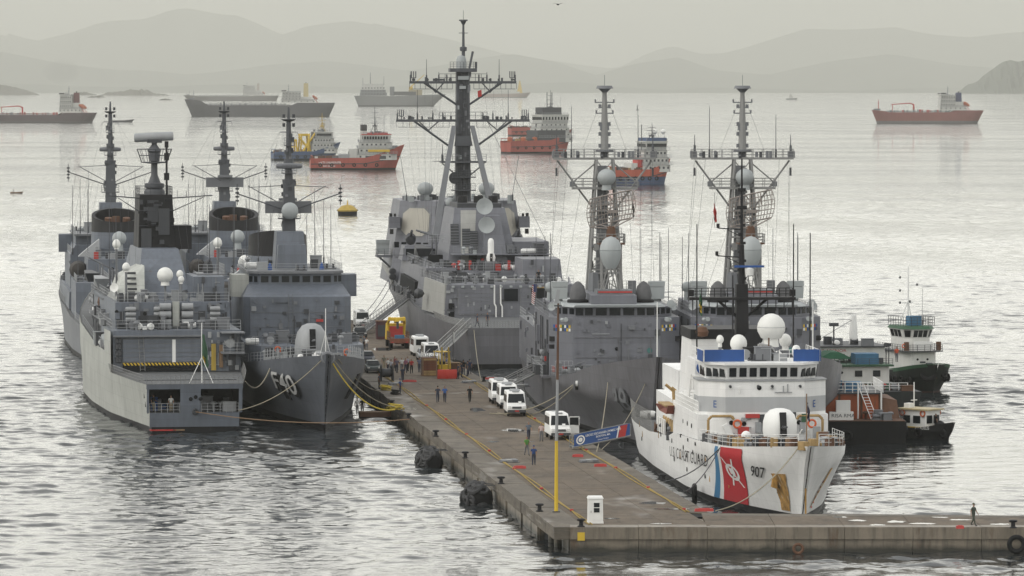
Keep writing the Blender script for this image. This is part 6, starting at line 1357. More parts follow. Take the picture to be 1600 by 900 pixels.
    for k in range(n):
        for i in range(4):
            mb.tube(q(i, k/n), q((i+1) % 4, k/n), .06, n=5); mb.tube(q(i, k/n), q((i+1) % 4, (k+1)/n), .055, n=5)
    mb.build('mast_lattice', zinc, s)
    MB().prism([(mx_-1.1, -1.0), (mx_+.3, -1.0), (mx_+.3, .4), (mx_-1.1, .4)], 12.6, 27, [(mx_-.6, -.7), (mx_+.2, -.7), (mx_+.2, .3), (mx_-.6, .3)]).build('wave_guide_trunk', mgrey, s)
    for zz, sp_, dx in ((27.7, 5.5, .9), (24.8, 3.5, 1.5)):
        MB().box((mx_, 0, zz), (dx*1.4, sp_*2, .22)).build('yard_platform', zinc, s)
        for xx in (-dx*.65, dx*.65): rails(s, [(mx_+xx, -sp_, zz+.1), (mx_+xx, sp_, zz+.1)], .85, 1.1, zinc, .035)
    for sd in (1, -1):
        MB().tube((mx_, sd*5.1, 27.5), (mx_, sd*1.15, 22.7), .11, .11).build('yard_brace', zinc, s); MB().tube((mx_, sd*3.4, 25.4), (mx_, sd*.9, 27.3), .08).build('yard_strut', zinc, s)
        MB().box((mx_, sd*5.3, 28.1), (.9, .7, .7)).box((mx_, sd*3.5, 25.2), (.8, .5, .5)).build('end_box', mgrey, s)
        whip(s, (mx_+.3, sd*5.2, 28.2), 2.0, .06, mast); whip(s, (mx_+.3, sd*3.6, 27.8), 4.6 if sd > 0 else 5.5, .05, mast)
        MB().tube((mx_, sd*5.2, 26.8), (mx_, sd*5.2, 26.0), .12, .12, 6).tube((mx_+.3, sd*5.2, 26.8), (mx_+.3, sd*5.2, 26.0), .12, .12, 6).build('halyard_blocks', dgrey, s)
        wires(s, [((mx_, sd*5.2, 27.5), (62, sd*5.6, 12.6)), ((mx_+.4, sd*4.9, 27.5), (64, sd*5.9, 12.6)), ((mx_, sd*4.0, 27.6), (58, sd*4.6, 12.5)), ((mx_, sd*.4, 33.5), (mx_-.4, sd*2.6, 28)), ((mx_, sd*2.6, 24.7), (60, sd*4, 12.6))], .014)
    pole_mast(s, (mx_, .0), [(27.7, .45), (30, .42), (34.6, .24), (34.9, .2)], zinc, 8, 'topmast')
    for z, w in ((33.4, 1.0), (32.3, .9)): MB().box((mx_, 0, z), (.16, 2*w, .12)).box((mx_, w, z+.15), (.16, .16, .35)).box((mx_, -w, z+.15), (.16, .16, .35)).build('mast_crossbar', mgrey, s)
    for z in (33.0, 31.2, 30.2, 29.0): MB().box((mx_, 0, z-.1), (.2, 1.2, .1)).box((mx_, .5, z), (.3, .3, .4)).box((mx_, -.5, z), (.3, .3, .4)).build('mast_light', mgrey, s)
    MB().tube((mx_, 0, 34.8), (mx_, 0, 35.1), .95, .8, 14).tube((mx_, 0, 34.4), (mx_, 0, 34.8), .25, .7, 10).tube((mx_, 0, 35.1), (mx_, 0, 36.2), .03).build('top_antenna', mgrey, s); MB().tube((mx_, 0, 28.4), (mx_, 0, 28.6), 1.0, 1.0, 10).build('mast_platform', mgrey, s); box_on(s, (mx_, 0, 30.9), (.5, 1.0, .7), mgrey, 0, 'mast_sensor')
    gm = random.Random(9)
    for k in range(44): z = gm.uniform(13.5, 27.4); w = lerp(1.9, .9, (z-12.6)/15); box_on(s, (mx_+w*gm.choice((1, .6)), gm.uniform(-w, w), z), (gm.uniform(.2, .7), gm.uniform(.2, .7), gm.uniform(.2, .8)), gm.choice((mgrey, dgrey, zinc)), 0, 'mast_gear')
    for k in range(12): y_ = gm.uniform(-5, 5); box_on(s, (mx_+.5, y_, 28.1), (.3, .3, gm.uniform(.3, .9)), gm.choice((mgrey, dgrey)), 0, 'yard_gear')
    for zz in (16.5, 20.0, 22.6): MB().box((mx_+.4, .2, zz), (3.0, 3.2, .14)).build('mast_platform', zinc, s); rails(s, [(mx_+1.8, -1.3, zz), (mx_+1.8, 1.7, zz)], .95, .7, zinc, .03)
    for k in range(5): MB().tube((mx_-.3, -.5+.22*k, 13), (mx_-.2, -.4+.18*k, 27), .045).build('cable', dgrey, s)
    radome(s, (mx_+1.6, .1, 25.9), 1.0, domeg, .7, .9)
    # air search antenna: curved lattice reflector
    ax_ = mx_+6.5; mb = MB(); N = 16; rows = 6
    pt = lambda i, j: Vector((ax_+.9*(1-(2*i/N-1)**2)*-1, (2*i/N-1)*2.6*(1-.13*abs(2*j/rows-1)**2)+.2, 21.6+2.7*j/rows+.45*(2*i/N-1)))
    for j in range(rows+1):
        for i in range(N): mb.tube(pt(i, j), pt(i+1, j), .04 if j not in (0, rows) else .07, n=4)
    for i in range(N+1):
        for j in range(rows): mb.tube(pt(i, j), pt(i, j+1), .04, n=4)
    for i in range(0, N+1, 4): mb.tube(pt(i, 0), (ax_+.3, .2, 21.0), .06, n=4); mb.tube(pt(i, rows), pt(i, rows)+Vector((.7, 0, -1.2)), .05, n=4)
    mb.tube((ax_+.2, .2, 21), (ax_+1.9, .2, 22.6), .07).box((ax_+1.9, .2, 22.7), (.3, 1.1, .3)); mb.build('air_search_antenna', mat('antenna_tan_grey', (.25, .22, .20), .7, .2), s)
    MB().lathe([(.9, 19.6), (.9, 20.0), (.55, 20.2), (.45, 21.2), (.02, 21.3)], (ax_, .2, 0), 12).box((ax_, .2, 19.55), (2.6, 2.8, .14)).build('antenna_pedestal', brown, s)
    for a in ((-.9, -.8), (.9, -.8), (.9, 1.2), (-.9, 1.2)): MB().tube((ax_+a[0], a[1], 14.8), (ax_+a[0]*.9, a[1], 19.5), .11).build('pedestal_leg', zinc, s)
    mb = MB(); mb.rail([(ax_-1.3, -1.2, 19.6), (ax_+1.3, -1.2, 19.6), (ax_+1.3, 1.6, 19.6), (ax_-1.3, 1.6, 19.6), (ax_-1.3, -1.2, 19.6)], .9, .8, .035); mb.build('platform_rail', zinc, s)
    mb = MB()
    for i in range(8): a = 6.283*i/8; mb.tube((ax_+2.6+1.0*math.cos(a), 1.0*math.sin(a)-.05, 15.2), (ax_+2.6+.5*math.cos(a+.8), .5*math.sin(a+.8)-.05, 17.3), .07, n=5)
    mb.build('radome_stand', zinc, s)
    # egg shaped fire control radome
    MB().lathe([(.5, 17.2), (.8, 17.6), (1.05, 18.2), (1.16, 18.7), (1.17, 18.95), (1.12, 18.97), (1.17, 19.03), (1.08, 19.5), (.85, 19.95), (.5, 20.2), (.01, 20.35)], (ax_+2.6, -.05, 0), 22).build('egg_radome', domeg, s, 50)
    MB().prism([(ax_, -1.6), (ax_+4.2, -1.6), (ax_+4.2, 2.2), (ax_, 2.2)], 14.8, 15.2).build('radome_platform', mgrey, s); MB().bx(ax_+4.2, ax_+4.26, -1.5, 2.1, 14.95, 15.1).build('red_edge', redp, s); rails(s, [(ax_+4.2, -1.5, 15.2), (ax_+4.2, 2.1, 15.2)], .9, .6, zinc)
    MB().box((mx_+3, -1.4, 15.4), (1.6, .8, 2.4), .3, (.7, .8)).build('tilted_cabinet', mgrey, s); MB().box((mx_+4.6, 2.6, 15.2), (1.2, .8, 1.4)).build('cabinet', mgrey, s)
    # bow: bulwark knuckle, anchor, fairlead, jackstaff
    for sd in (1, -1):
        rails(s, h.edge(92, 112, 8, sd), 1.0, 2.4, mgrey)
    MB().torus((127.6, .0, 9.9), .42, .18, (1, 0, -.2), 14, 6).build('bow_fairlead', lgrey, s)
    MB().tube((133.5, 0, 11.2), (133.5, 0, 16.2), .07, .05).build('jackstaff', whit, s)
    MB().tube((108, -h.y(108, 7.3)-.02, 7.3), (108, -h.y(108, 7.3)-.22, 7.3), .3, .3, 12).build('fairlead', whit, s); MB().tube((107.9, -h.y(108, 7.3)-.05, 7.05), (107.9, -h.y(108, 7.3)-.3, 7.0), .34, .3, 12).build('rat_guard', black, s)
    mp = h.on(-1, .04)
    an = hull_at(pl, h, -1, 948, 700, (85, 127)) if label.startswith('grey frigate beside the') else (112, 2)
    return s, h
FP = Place(13.45, 494, .060, 127, True); FP.zm = [(-2, -2), (0, 0), (6.7, 4.6), (12.55, 10.75), (14.8, 13.0), (27.7, 27.2), (36, 36), (60, 60)]
fg, fgh = ffg('grey frigate beside the pier with 38 on its bow and a lattice mast', FP)
q4 = hull_quad(FP, fgh, -1, (961, 605), (985, 605), (974, 643), (998, 638), (70, 127), .25)
flatprint('hull_number_shadow', '38', 2, dgrey, fg, lambda u, v: q4(u, v, .3, -.3), 1, .03, 'LEFT', .3, True)
flatprint('hull_number', '38', 2, mgrey, fg, lambda u, v: q4(u, v, 0, 0, .05), 1, .03, 'LEFT', .3, True)
xa, za = hull_at(FP, fgh, -1, 972, 672, (70, 127)); MB().hexa([(xa-.4, -fgh.y(xa, za)+.05, za-1.2), (xa+.6, -fgh.y(xa+.6, za)+.05, za-1.2), (xa+.6, -fgh.y(xa+.6, za)-.4, za-1.0), (xa-.4, -fgh.y(xa, za)-.4, za-1.0)], [(xa-.2, -fgh.y(xa, za)+.05, za+1.0), (xa+.4, -fgh.y(xa+.4, za)+.05, za+1.0), (xa+.4, -fgh.y(xa+.4, za)-.3, za+1.0), (xa-.2, -fgh.y(xa, za)-.3, za+1.0)]).build('anchor', mgrey, fg)
FP.settle(fg)
F2 = Place(13.45+14.9, 495, .060, 127, True); F2.zm = FP.zm
fg2 = dup(fg, F2.o, F2.rz, 'grey frigate lying beyond its sister, behind the white cutter', skip=('hull_number', 'hull_number_shadow'))
t = thing('ensign', 'striped red and white ensign with blue canton at the after end of a grey frigate', 'flag', FP.w(30, -4.9, 10.4))
MB().tube((0, 0, 0), (0, 0, 3.6), .04).build('staff', mgrey, t)
for k in range(9):
    z = 3.3-k*.23; MB().box((-.18-.02*k, .05*math.sin(k), z), (.55-.02*k, .03, .115), 0, ry=.7).build('red_stripe', redp, t); MB().box((-.18-.02*k, .05*math.sin(k), z-.115), (.55-.02*k, .03, .115), ry=.7).build('white_stripe', whit, t)
MB().box((-.05, -.03, 3.15), (.4, .05, .9)).build('canton', NVm if 'NVm' in globals() else mat('flag_blue', (.02, .03, .12), .8), t)
t = thing('pennant', 'red pennant hanging below the mast platform of the farther sister frigate', 'flag', F2.w(69, -3.0, 20.9)); 
MB().tube((0, 0, 0), (0, 0, 3.8), .02).build('halyard', dgrey, t); limp_flag(t, (-.1, 0, 2.6), 1.6, .42, redp)
t = thing('pennant', 'black pennant hanging beside the lattice antenna of the nearer sister frigate', 'flag', FP.w(69, 3.1, 21.6)); MB().tube((0, 0, 0), (0, 0, 3.2), .02).build('halyard', dgrey, t); limp_flag(t, (-.1, 0, 2.2), 1.4, .28, black)
for x, y in ((60, -4.5), (64, -5.4)): person(FP.w(x, y, 12.55), .3, 'stand', BK, BK, 'person in dark clothes by the bridge rail of the sister frigate, %s' % ('farther from the window' if x == 60 else 'closer to the windows'), G3)
# ================================================================== COAST GUARD CUTTER
CP = Place(23.45, 413, .087, 77.3, True); CP.zm = [(-2, -2), (0, 0), (4.4, 5.0), (5.9, 6.5), (11, 11.45), (29, 29), (60, 60)]
CH = Hull(82.3, 11.7, 5.0, [(0, .80), (.1, .92), (.3, 1), (.6, .98), (.75, .82), (.87, .5), (.95, .2), (1, 0)], [(0, .97), (.1, 1.03), (.3, 1.03), (.68, 1), (.82, .89), (.91, .64), (.97, .31), (1, .02)],
          [(0, 3.0), (20, 3.1), (36, 3.6), (40, 4.1), (58, 4.6), (70, 5.0), (82.3, 5.9)], 4.2, 1.3)
s = thing('coast_guard_cutter', 'white coast guard cutter with a red slanted bow stripe and number 907', 'cutter', CP.o, CP.rz)
cut = s; CH.build(s, white, boot, .5, deckg, 130)
gband = mat('pale_grey_band', (.42, .43, .44), .5, .08)
blk = lambda nm, pts, z0, z1, m=white, hi=None: MB().prism(pts, z0, z1, hi).build(nm, m, s)
blk('side_house', [(37, -5.7), (54, -5.6), (54, 5.6), (37, 5.7)], 3.9, 6.65)
front = [(50.6, -5.5), (53.2, -5.5), (55.3, -3.4), (55.3, 3.4), (53.2, 5.5), (50.6, 5.5)]; blk('mid_house', [(38, -3.5), (51, -3.5), (51, 3.9), (38, 3.9)], 4.2, 10.6); sc = lambda k: [(x, y*k) for x, y in front]
blk('lower_house', front, 4.3, 6.9); blk('grey_band', sc(1.001), 6.9, 8.25, gband); blk('upper_house', front, 8.25, 9.65)
blk('bridge_deck_edge', [(50.4, -5.6), (53.3, -5.6), (55.4, -3.5), (55.4, 3.5), (53.3, 5.6), (50.4, 5.6)], 9.62, 9.72, lgrey)
brg = [(48, -4.7), (52.2, -4.7), (53.9, -3.1), (53.9, 3.1), (52.2, 4.75), (48, 4.7)]; brh = [(48, -4.85), (52.5, -4.9), (54.3, -3.2), (54.3, 3.2), (52.5, 4.9), (48, 4.85)]
blk('bridge', brg, 9.72, 11.0, white, brh); blk('bridge_roof', [(46.6, -4.95), (52.8, -4.95), (54.7, -3.4), (54.7, 3.4), (52.8, 4.95), (46.6, 4.95)], 11.0, 11.2)
for i in range(7):
    y = -2.62+i*.873; wb_ = MB().hexa([(54.0, y-.3, 9.95), (54.12, y-.3, 9.95), (54.12, y+.3, 9.95), (54.0, y+.3, 9.95)], [(54.2, y-.3, 10.75), (54.3, y-.3, 10.75), (54.3, y+.3, 10.75), (54.2, y+.3, 10.75)]).build('bridge_window', glass, s, 0)
for sd in (1, -1):
    for t in (.2, .5, .8):
        a = Vector((54.12, sd*3.15, 10.35)).lerp(Vector((52.36, sd*4.83, 10.35)), t); piece('bridge_window', glass, lambda: MB().box((0, 0, 0), (.12, .5, .8)), s, a, sd*.76, key='cut')
    for k in range(3): piece('bridge_window', glass, lambda: MB().box((0, 0, 0), (.6, .1, .8)), s, (51.6-k*1.0, sd*4.80, 10.35), 0, key='cutside')
    for k in range(3): piece('deck_lamp', dgrey, lambda: MB().tube((0, 0, 0), (.3, 0, -.05), .13, .1, 8), s, (55.3, sd*(.6+k*1.2), 9.2)) if k != 1 else None
    scuttle(s, (55.31, sd*2.9, 6.0)); 
    # buff pipe hoops and fittings at the foot of the house
    MB().path([(55.5, sd*4.9, 4.6), (55.5, sd*4.9, 6.3), (55.5, sd*4.6, 6.6), (55.5, sd*2.9, 6.6), (55.5, sd*2.7, 6.3)], .12, 7).build('buff_hoop', tan, s)
    ring(s, (55.5, sd*4.0 if sd > 0 else -2.4, 5.9)); 
    # blue weather cloths on the roof
    y0, y1 = (-4.95, -1.55) if sd < 0 else (2.7, 4.95)
    MB().hexa([(53.3, y0, 11.25), (53.4, y0, 11.25), (53.4, y1, 11.25), (53.3, y1, 11.25)], [(53.3, y0, 12.3), (53.42, y0, 12.3), (53.42, y1, 12.3), (53.3, y1, 12.3)]).build('weather_cloth', bluep, s)
    MB().hexa([(49.5, sd*5.05, 11.25), (53.1, sd*5.05, 11.25), (53.1, sd*5.12, 11.25), (49.5, sd*5.12, 11.25)], [(49.5, sd*5.05, 12.2), (53.1, sd*5.05, 12.2), (53.1, sd*5.12, 12.2), (49.5, sd*5.12, 12.2)]).build('weather_cloth', bluep, s)
    rails(s, [(53.2, sd*1.5, 11.2), (53.2, sd*5, 11.2), (45, sd*5, 11.2)], 1.05, .9, whit)
for z in (4.9, 5.6, 6.3): pipe(s, (55.4, -1.6, z), (55.4, -1.2, z), .05, lgrey)
MB().box((55.6, -1.9, 5.0), (.5, .9, 1.3)).build('red_locker', redp, s); MB().box((55.5, -1.1, 6.6), (.3, 1.2, .35)).build('red_locker', redp, s); MB().box((55.9, -3.0, 5.1), (.4, 1.0, 1.3)).build('white_slab', whit, s, rx=0) if False else MB().box((56, -3.2, 5.2), (.4, .5, 1.6), rx=.5).build('white_slab', whit, s)
for y in (-.6, .2, 2.4, 3.2): box_on(s, (55.45, y, 5.6), (.25, .5, .9), lgrey)
box_on(s, (55.5, 1.4, 5.1), (.5, .7, 1.3), domeg, 0, 'winch_box'); box_on(s, (56.2, 4.3, 5.2), (.6, .6, 1.0), lgrey); door(s, (55.32, -.2, 4.5), 0, lgrey); box_on(s, (55.5, 3.3, 6.4), (.2, .4, .7), green, 0, 'green_box')
face_clutter(s, 55.3, -3.2, 3.2, 4.8, 6.7, 16, 91, 1, (lgrey, whit, dgrey)); face_clutter(s, 55.3, -3.2, 3.2, 8.6, 9.4, 6, 92, 1, (lgrey, whit))
bl = mat('blue_letter', (.04, .10, .28), .6, .05)
flatprint('letter_e', 'E', .62, bl, s, lambda u, v: (54.35-.0+(-u)*-.71-.0+.02, -4.35+u*.71, 7.3+v), .9, .01)
flatprint('letter_e', 'E', .62, bl, s, lambda u, v: (54.55-u*.71+.02, 4.2+u*.71, 7.3+v), .9, .01)
flatprint('letter_e', 'E', .55, black, s, lambda u, v: (51.3+u, -5.53, 7.4+v), .9, .01)
# hull markings
def cell(px, py): return hull_at(CP, CH, -1, px, py, (20, 79))
mp = CH.on(-1, .07)
q4 = hull_quad(CP, CH, -1, (1051, 696), (1111, 712), (1052, 712), (1111, 729), (20, 79), .30)
flatprint('hull_lettering', 'U.S. COAST GUARD', 2, black, s, q4, 1, .0, 'LEFT', .3, True)
q5 = hull_quad(CP, CH, -1, (1175, 728), (1198, 731), (1176, 744), (1199, 747), (20, 79), .12)
flatprint('hull_number', '907', 2, black, s, q5, 1, .02, 'LEFT', .3, True)
TL, TR, BL2, BR = [cell(*q)[0] for q in ((1127, 698), (1160, 700), (1134, 786), (1172, 790))]
def sx(f, z): t = min(1, max(0, (z-.5)/4.2)); return lerp(lerp(BL2, BR, f), lerp(TL, TR, f), t)
def band(name, m, f0, f1, off):                            # slanted stripe from deck to boot topping
    mb = MB(); vs = []; fs = []; N = 14
    for i in range(N+1):
        for k in range(9):
            f = lerp(f0, f1, k/8); x = sx(f, 2); z = lerp(.52, CH.zd(x), i/N); xx = sx(f, z); vs.append((xx, -(CH.y(xx, z)+off), z))
    for i in range(N):
        for k in range(8): a = i*9+k; fs.append((a, a+1, a+10, a+9))
    return mb.add(vs, fs).build(name, m, s, 60)
red_b = band('red_stripe', mat('stripe_red', (.50, .025, .035), .5, .06), 0, 1, .06)
band('white_gap', whit, -.17, 0, .055); band('blue_stripe', mat('stripe_blue', (.05, .20, .38), .5, .06), -.42, -.17, .06)
xr, wr, lean = BL2, BR-BL2, 0
cz = 2.9; cx = sx(.5, cz)                           # service emblem in the stripe: shield on crossed anchors inside a ring
em = MB()
for i in range(40):
    a0, a1 = 6.283*i/40, 6.283*(i+1)/40; r0, r1 = .42, .62
    pts = [mp(cx+r*math.cos(a)*2.4, cz+r*math.sin(a)) for a, r in ((a0, r0), (a1, r0), (a1, r1), (a0, r1))]; em.add([(x, y-.012, z) for x, y, z in pts], [(0, 1, 2, 3)])
for sg_ in (1, -1):
    for k in range(6):
        u0, u1 = -1.1+k*2.2/6, -1.1+(k+1)*2.2/6
        pts = [mp(cx+sg_*u0*1.2-.18, cz+u0*.95), mp(cx+sg_*u0*1.2+.18, cz+u0*.95), mp(cx+sg_*u1*1.2+.18, cz+u1*.95), mp(cx+sg_*u1*1.2-.18, cz+u1*.95)]; em.add([(x, y-.016, z) for x, y, z in pts], [(0, 1, 2, 3)])
pts = [mp(cx+u, cz+v) for u, v in ((-.6, .3), (.6, .3), (.6, -.1), (0, -.36), (-.6, -.1))]; em.add([(x, y-.02, z) for x, y, z in pts], [(0, 1, 2, 3, 4)])
em.build('emblem', whit, s, 0)
# anchor pocket with rust runs
rustm = mat('rust_run', (.42, .24, .07), .85, .6, 3, streak=.8, rust=.6, dirt=(.70, .66, .56))
ax0, az0 = cell(1214, 748)
q6 = hull_quad(CP, CH, -1, (1205, 740), (1228, 742), (1222, 797), (1236, 799), (60, 79), .07)
pk = MB(); N = 8
pk.add([q6(min(1, max(0, i/N+(.1*rnd.uniform(-1, 1) if i in (0, N) else 0))), j/N) for j in range(N+1) for i in range(N+1)], [(j*(N+1)+i, j*(N+1)+i+1, (j+1)*(N+1)+i+1, (j+1)*(N+1)+i) for j in range(N) for i in range(N)])
pk.build('rust_stain', rustm, s, 60); ax0, az0 = hull_at(CP, CH, -1, 1217, 757, (60, 79))
p = mp(ax0+.1, az0+.35); an = MB(); an.hexa([(p[0]-.35, p[1]+.1, p[2]-.6), (p[0]+.35, p[1]+.1, p[2]-.6), (p[0]+.35, p[1]-.35, p[2]-.5), (p[0]-.35, p[1]-.35, p[2]-.5)], [(p[0]-.15, p[1]+.1, p[2]+.7), (p[0]+.15, p[1]+.1, p[2]+.7), (p[0]+.15, p[1]-.2, p[2]+.7), (p[0]-.15, p[1]-.2, p[2]+.7)]); an.build('anchor', mat('rusty_yellow', (.36, .20, .05), .85, .4, 3), s)
for sd in (1,):
    zz = 3.6; q = CH.on(1, .024); MB().add([q(74.6, 3.7), q(75.3, 3.7), q(75.6, .9), q(75.2, .9)], [(3, 2, 1, 0)]).build('rust_stain', rustm, s, 0)
MB().box((CH.stem(2.6)+.03, 0, 1.6), (.06, .14, 1.9)).build('stem_rust', rustm, s)
for x in (30, 38, 46, 52): scuttle(s, (x, -CH.y(x, 3.4)-.01, 3.4), -1.57)
for k in range(3): scuttle(s, (44+k*3, -5.64, 5.4), -1.57)
g = random.Random(5)
for x in (44, 49, 54): MB().bx(x, x+.6, -CH.y(x, 4.3)-.03, -CH.y(x, 4.3)+.1, 4.05, 4.3).build('freeing_port', dark, s)
for sd in (1, -1):
    for k in range(6): p = CH.on(sd, .03)(74.8+k*.05, .9+k*.36); MB().box(p, (.18, .03, .16), sd*-.5).build('draught_mark', redp if sd > 0 else black, s)
for k in range(14): x = g.uniform(12, 70); z = g.uniform(1.6, 3.4); MB().box((x, -CH.y(x, z)-.02, z), (.12, .05, .5)).build('rust_streak', rustm, s) if k % 2 else scuttle(s, (x, -CH.y(x, z)-.02, z), -1.57)
# foredeck gun and gear
gx = 64.3
MB().lathe([(1.5, 4.75), (1.5, 5.4), (1.3, 5.45), (.02, 5.45)], (gx, 0, 0), 22).build('gun_ring', black, s)
g_ = MB().lathe([(1.42, 5.45), (1.5, 5.9), (1.48, 6.7), (1.3, 7.3), (.9, 7.7), (.4, 7.85), (.01, 7.87)], (gx, 0, 0), 24, sc=(1.15, .95)).build('gun_turret', whit, s, 60)
MB().box((gx+1.45, .05, 6.55), (.75, .55, 2.0), ry=-.25).build('gun_slot', black, g_); MB().tube((gx+1.5, .05, 6.3), (gx+3.9, .05, 6.5), .11, .08, 8).tube((gx+1.6, .05, 6.3), (gx+2.3, .05, 6.35), .2, .18).build('gun_barrel', dgrey, g_)
radome(s, (65.6, -3.0, 5.6), .42, whit, .3); 
for sd in (1, -1):
    rails(s, CH.edge(56, 81, 12, sd), 1.0, 1.7, whit)
g = random.Random(12)
for k in range(80):
    sd = g.choice((1, -1)); x = g.uniform(56, 80); y = sd*max(.2, CH.y(min(x, CH.stem(5)-.3), CH.zd(x))-g.uniform(.3, 1.2)); z = CH.zd(x)
    m = g.choice((tan, brown, mgrey, dgrey, wood, lgrey, redp if g.random() < .15 else brown))
    if g.random() < .5: piece('deck_gear', m, lambda: MB().lathe([(.02, 0), (.3, .05), (.35, .3), (.22, .5), (.3, .62), (.02, .7)], n=9), s, (x, y, z), 0, (g.uniform(.6, 1.3),)*3, key='drum')
    else: box_on(s, (x, y, z+.35), (g.uniform(.3, .9), g.uniform(.3, .8), g.uniform(.4, .9)), m, g.uniform(0, 1.5), 'deck_gear')
MB().tube((78.4, .2, 5.4), (78.4, .2, 10.0), .05).build('jackstaff', wood, s); MB().path([(76.8, -.8, 5.5), (78, -.1, 7)], .05).path([(76.8, 1, 5.5), (78, .4, 7)], .05).build('staff_stay', whit, s)
MB().box((81.4, -.5, 5.9), (.9, .5, .7), .4).build('bow_chock', tan, s)
# funnel, hangar, side gear abaft the bridge
blk('funnel', [(28, -4.2), (36, -3.9), (36, 3.9), (28, 3.9)], 4, 12.3, white, [(28.4, -3.9), (35.6, -3.9), (35.6, 3.5), (28.4, 3.5)]); blk('funnel_cap', [(28.3, -4.0), (35.7, -4.0), (35.7, 3.6), (28.3, 3.6)], 12.3, 13.2, black)
MB().lathe([(.02, 0), (.5, .1), (.6, .5), (.4, .9), (.02, 1)], (36, -3.0, 12.5), 10).build('exhaust_pipe', brown, s)
blk('after_house', [(18, -5.0), (40, -5.4), (40, 5.4), (18, 5.0)], 3.2, 6.6); blk('hangar', [(16, -4.2), (28, -4.2), (28, 4.2), (16, 4.2)], 6.6, 9.0); blk('boat_house', [(38, -4.6), (44, -4.6), (44, -2), (38, -2)], 6.65, 10.9)
MB().lathe([(.02, -.25), (.55, -.2), (.6, .2), (.02, .25)], (44.6, -4.0, 10.2), 14, (1, 0, 0)).build('blue_cover', bluep, s)
MB().box((46.2, -4.2, 9.0), (1.4, 1.9, 1.3), 0, (.94, .94)).build('raft_box', whit, s); raft(s, (46, -4.3, 7.4), 0); raft(s, (47.4, -4.9, 6.7), 1.57)
rails(s, [(38, -5.6, 6.65), (53.5, -5.5, 6.65)], 1.1, .6, whit, .045); rails(s, [(38, -5.6, 6.65), (38, -2, 6.65)], 1.1, .7, whit)
MB().ladder((44.4, -4.9, 6.7), (46.6, -4.9, 9.7), .7, (0, 1, 0), .05).build('stairs', whit, s)
# davit with a boat
dv = MB(); dv.path([(33, -5.0, 4), (33, -5.2, 7.4), (33, -5.9, 8.0)], .14, 7).path([(37.5, -5.0, 5), (37.5, -5.2, 7.4), (37.5, -5.9, 8.0)], .14, 7); dv.build('davit', tan, s)
bo = MB(); bo.hexa([(32.4, -6.4, 5.6), (37.6, -6.4, 5.6), (37.6, -5.7, 5.6), (32.4, -5.7, 5.6)], [(32, -6.7, 6.2), (38.4, -6.3, 6.4), (38.4, -5.8, 6.4), (32, -5.4, 6.2)]); bo.build('boat', mat('boat_red_brown', (.22, .06, .04), .6, .2), s); MB().bx(32.2, 38, -6.5, -5.5, 6.25, 6.4).build('boat_cover', tan, s)
clutter(s, 24, 37, -5.6, -4.8, 3.3, 18, 95, (tan, brown, mgrey, tan, dgrey)); clutter(s, 38, 52, -5.2, -4.6, 6.65, 8, 96, (whit, lgrey, tan))
for k in range(5): piece('cable_rack', tan, lambda: MB().lathe([(.3, -.3), (.75, -.3), (.75, -.2), (.4, -.15), (.4, .15), (.75, .2), (.75, .3), (.3, .3)], (0, 0, .8), 14, (0, 1, 0)), s, (27+k*1.7, -5.1, 3.4))
for k in range(4): MB().bx(25+k*1.6, 25.8+k*1.6, -5.75, -5.6, 3.4, 4.6).build('bulwark_post', whit, s)
# raised flight deck net, stern gear
mb = MB(); e = CH.edge(1, 23, 11, -1, 0, 0)
for a, b in zip(e[:-1], e[1:]): mb.net(a, b, 1.75, 5, 4, .015, (0, -.15))
mb.build('flight_deck_net', zinc, s, 0); rails(s, CH.edge(1, 23, 10, 1), 1, 1.6); clutter(s, 1, 6, -4.5, 4.5, 3.0, 12, 97, (tan, mgrey))
# bridge top: domes, director, mast
def cp(px, py, x): return CP.p(px, py, x)
y, z = cp(1205, 512, 45); radome(s, (45, y, z), 1.24, dome, .8); MB().tube((45, y, 11.2), (45, y, z-1.2), .35, .45, 10).build('dome_stand', mgrey, s)
MB().torus((45, y, z+.05), 1.245, .02, n=28, k=5).build('dome_seam', lgrey, s)
for px, py, x, r, tl in ((1154, 537, 47, .74, 1.1), (1125, 531, 46, .33, 1.3), (1227, 533, 43, .55, 1.2)):
    y, z = cp(px, py, x); radome(s, (x, y, z), r, dome, .4, tl); MB().tube((x, y, 11.2), (x, y, z-r*.7), .16).build('dome_stand', mgrey, s)
y, z = cp(1244, 551, 52); e_ = MB().lathe([(.3, -.9), (.25, -.4), (.36, -.1), (.36, .35), (.25, .6), (.01, .68)], (52, y, z), 14).build('optical_sight', whit, s); MB().ball((52.36, y, z+.15), .2, 10, 6).build('sight_lens', black, e_)
clutter(s, 45, 52, -1.0, 2.2, 11.2, 16, 98, (dgrey, black, mgrey, lgrey)); MB().path([(50, 0, 11.2), (50, .2, 12.6), (50.3, 1.2, 12.4), (50, 2.0, 11.2)], .12).build('exhaust_bend', chrome, s); MB().tube((51, .9, 11.2), (51, .9, 13.2), .07).build('post', brown, s)
m0 = 40.0
MB().prism([(m0-.8, -.6), (m0+.8, -.6), (m0+.8, .6), (m0-.8, .6)], 9.5, 17.5, [(m0-.5, -.5), (m0+.5, -.5), (m0+.5, .5), (m0-.5, .5)]).build('mast_column', black, s)
MB().box((m0, 0, 16.2), (1.6, 9.4, .24)).build('yard_platform', black, s)
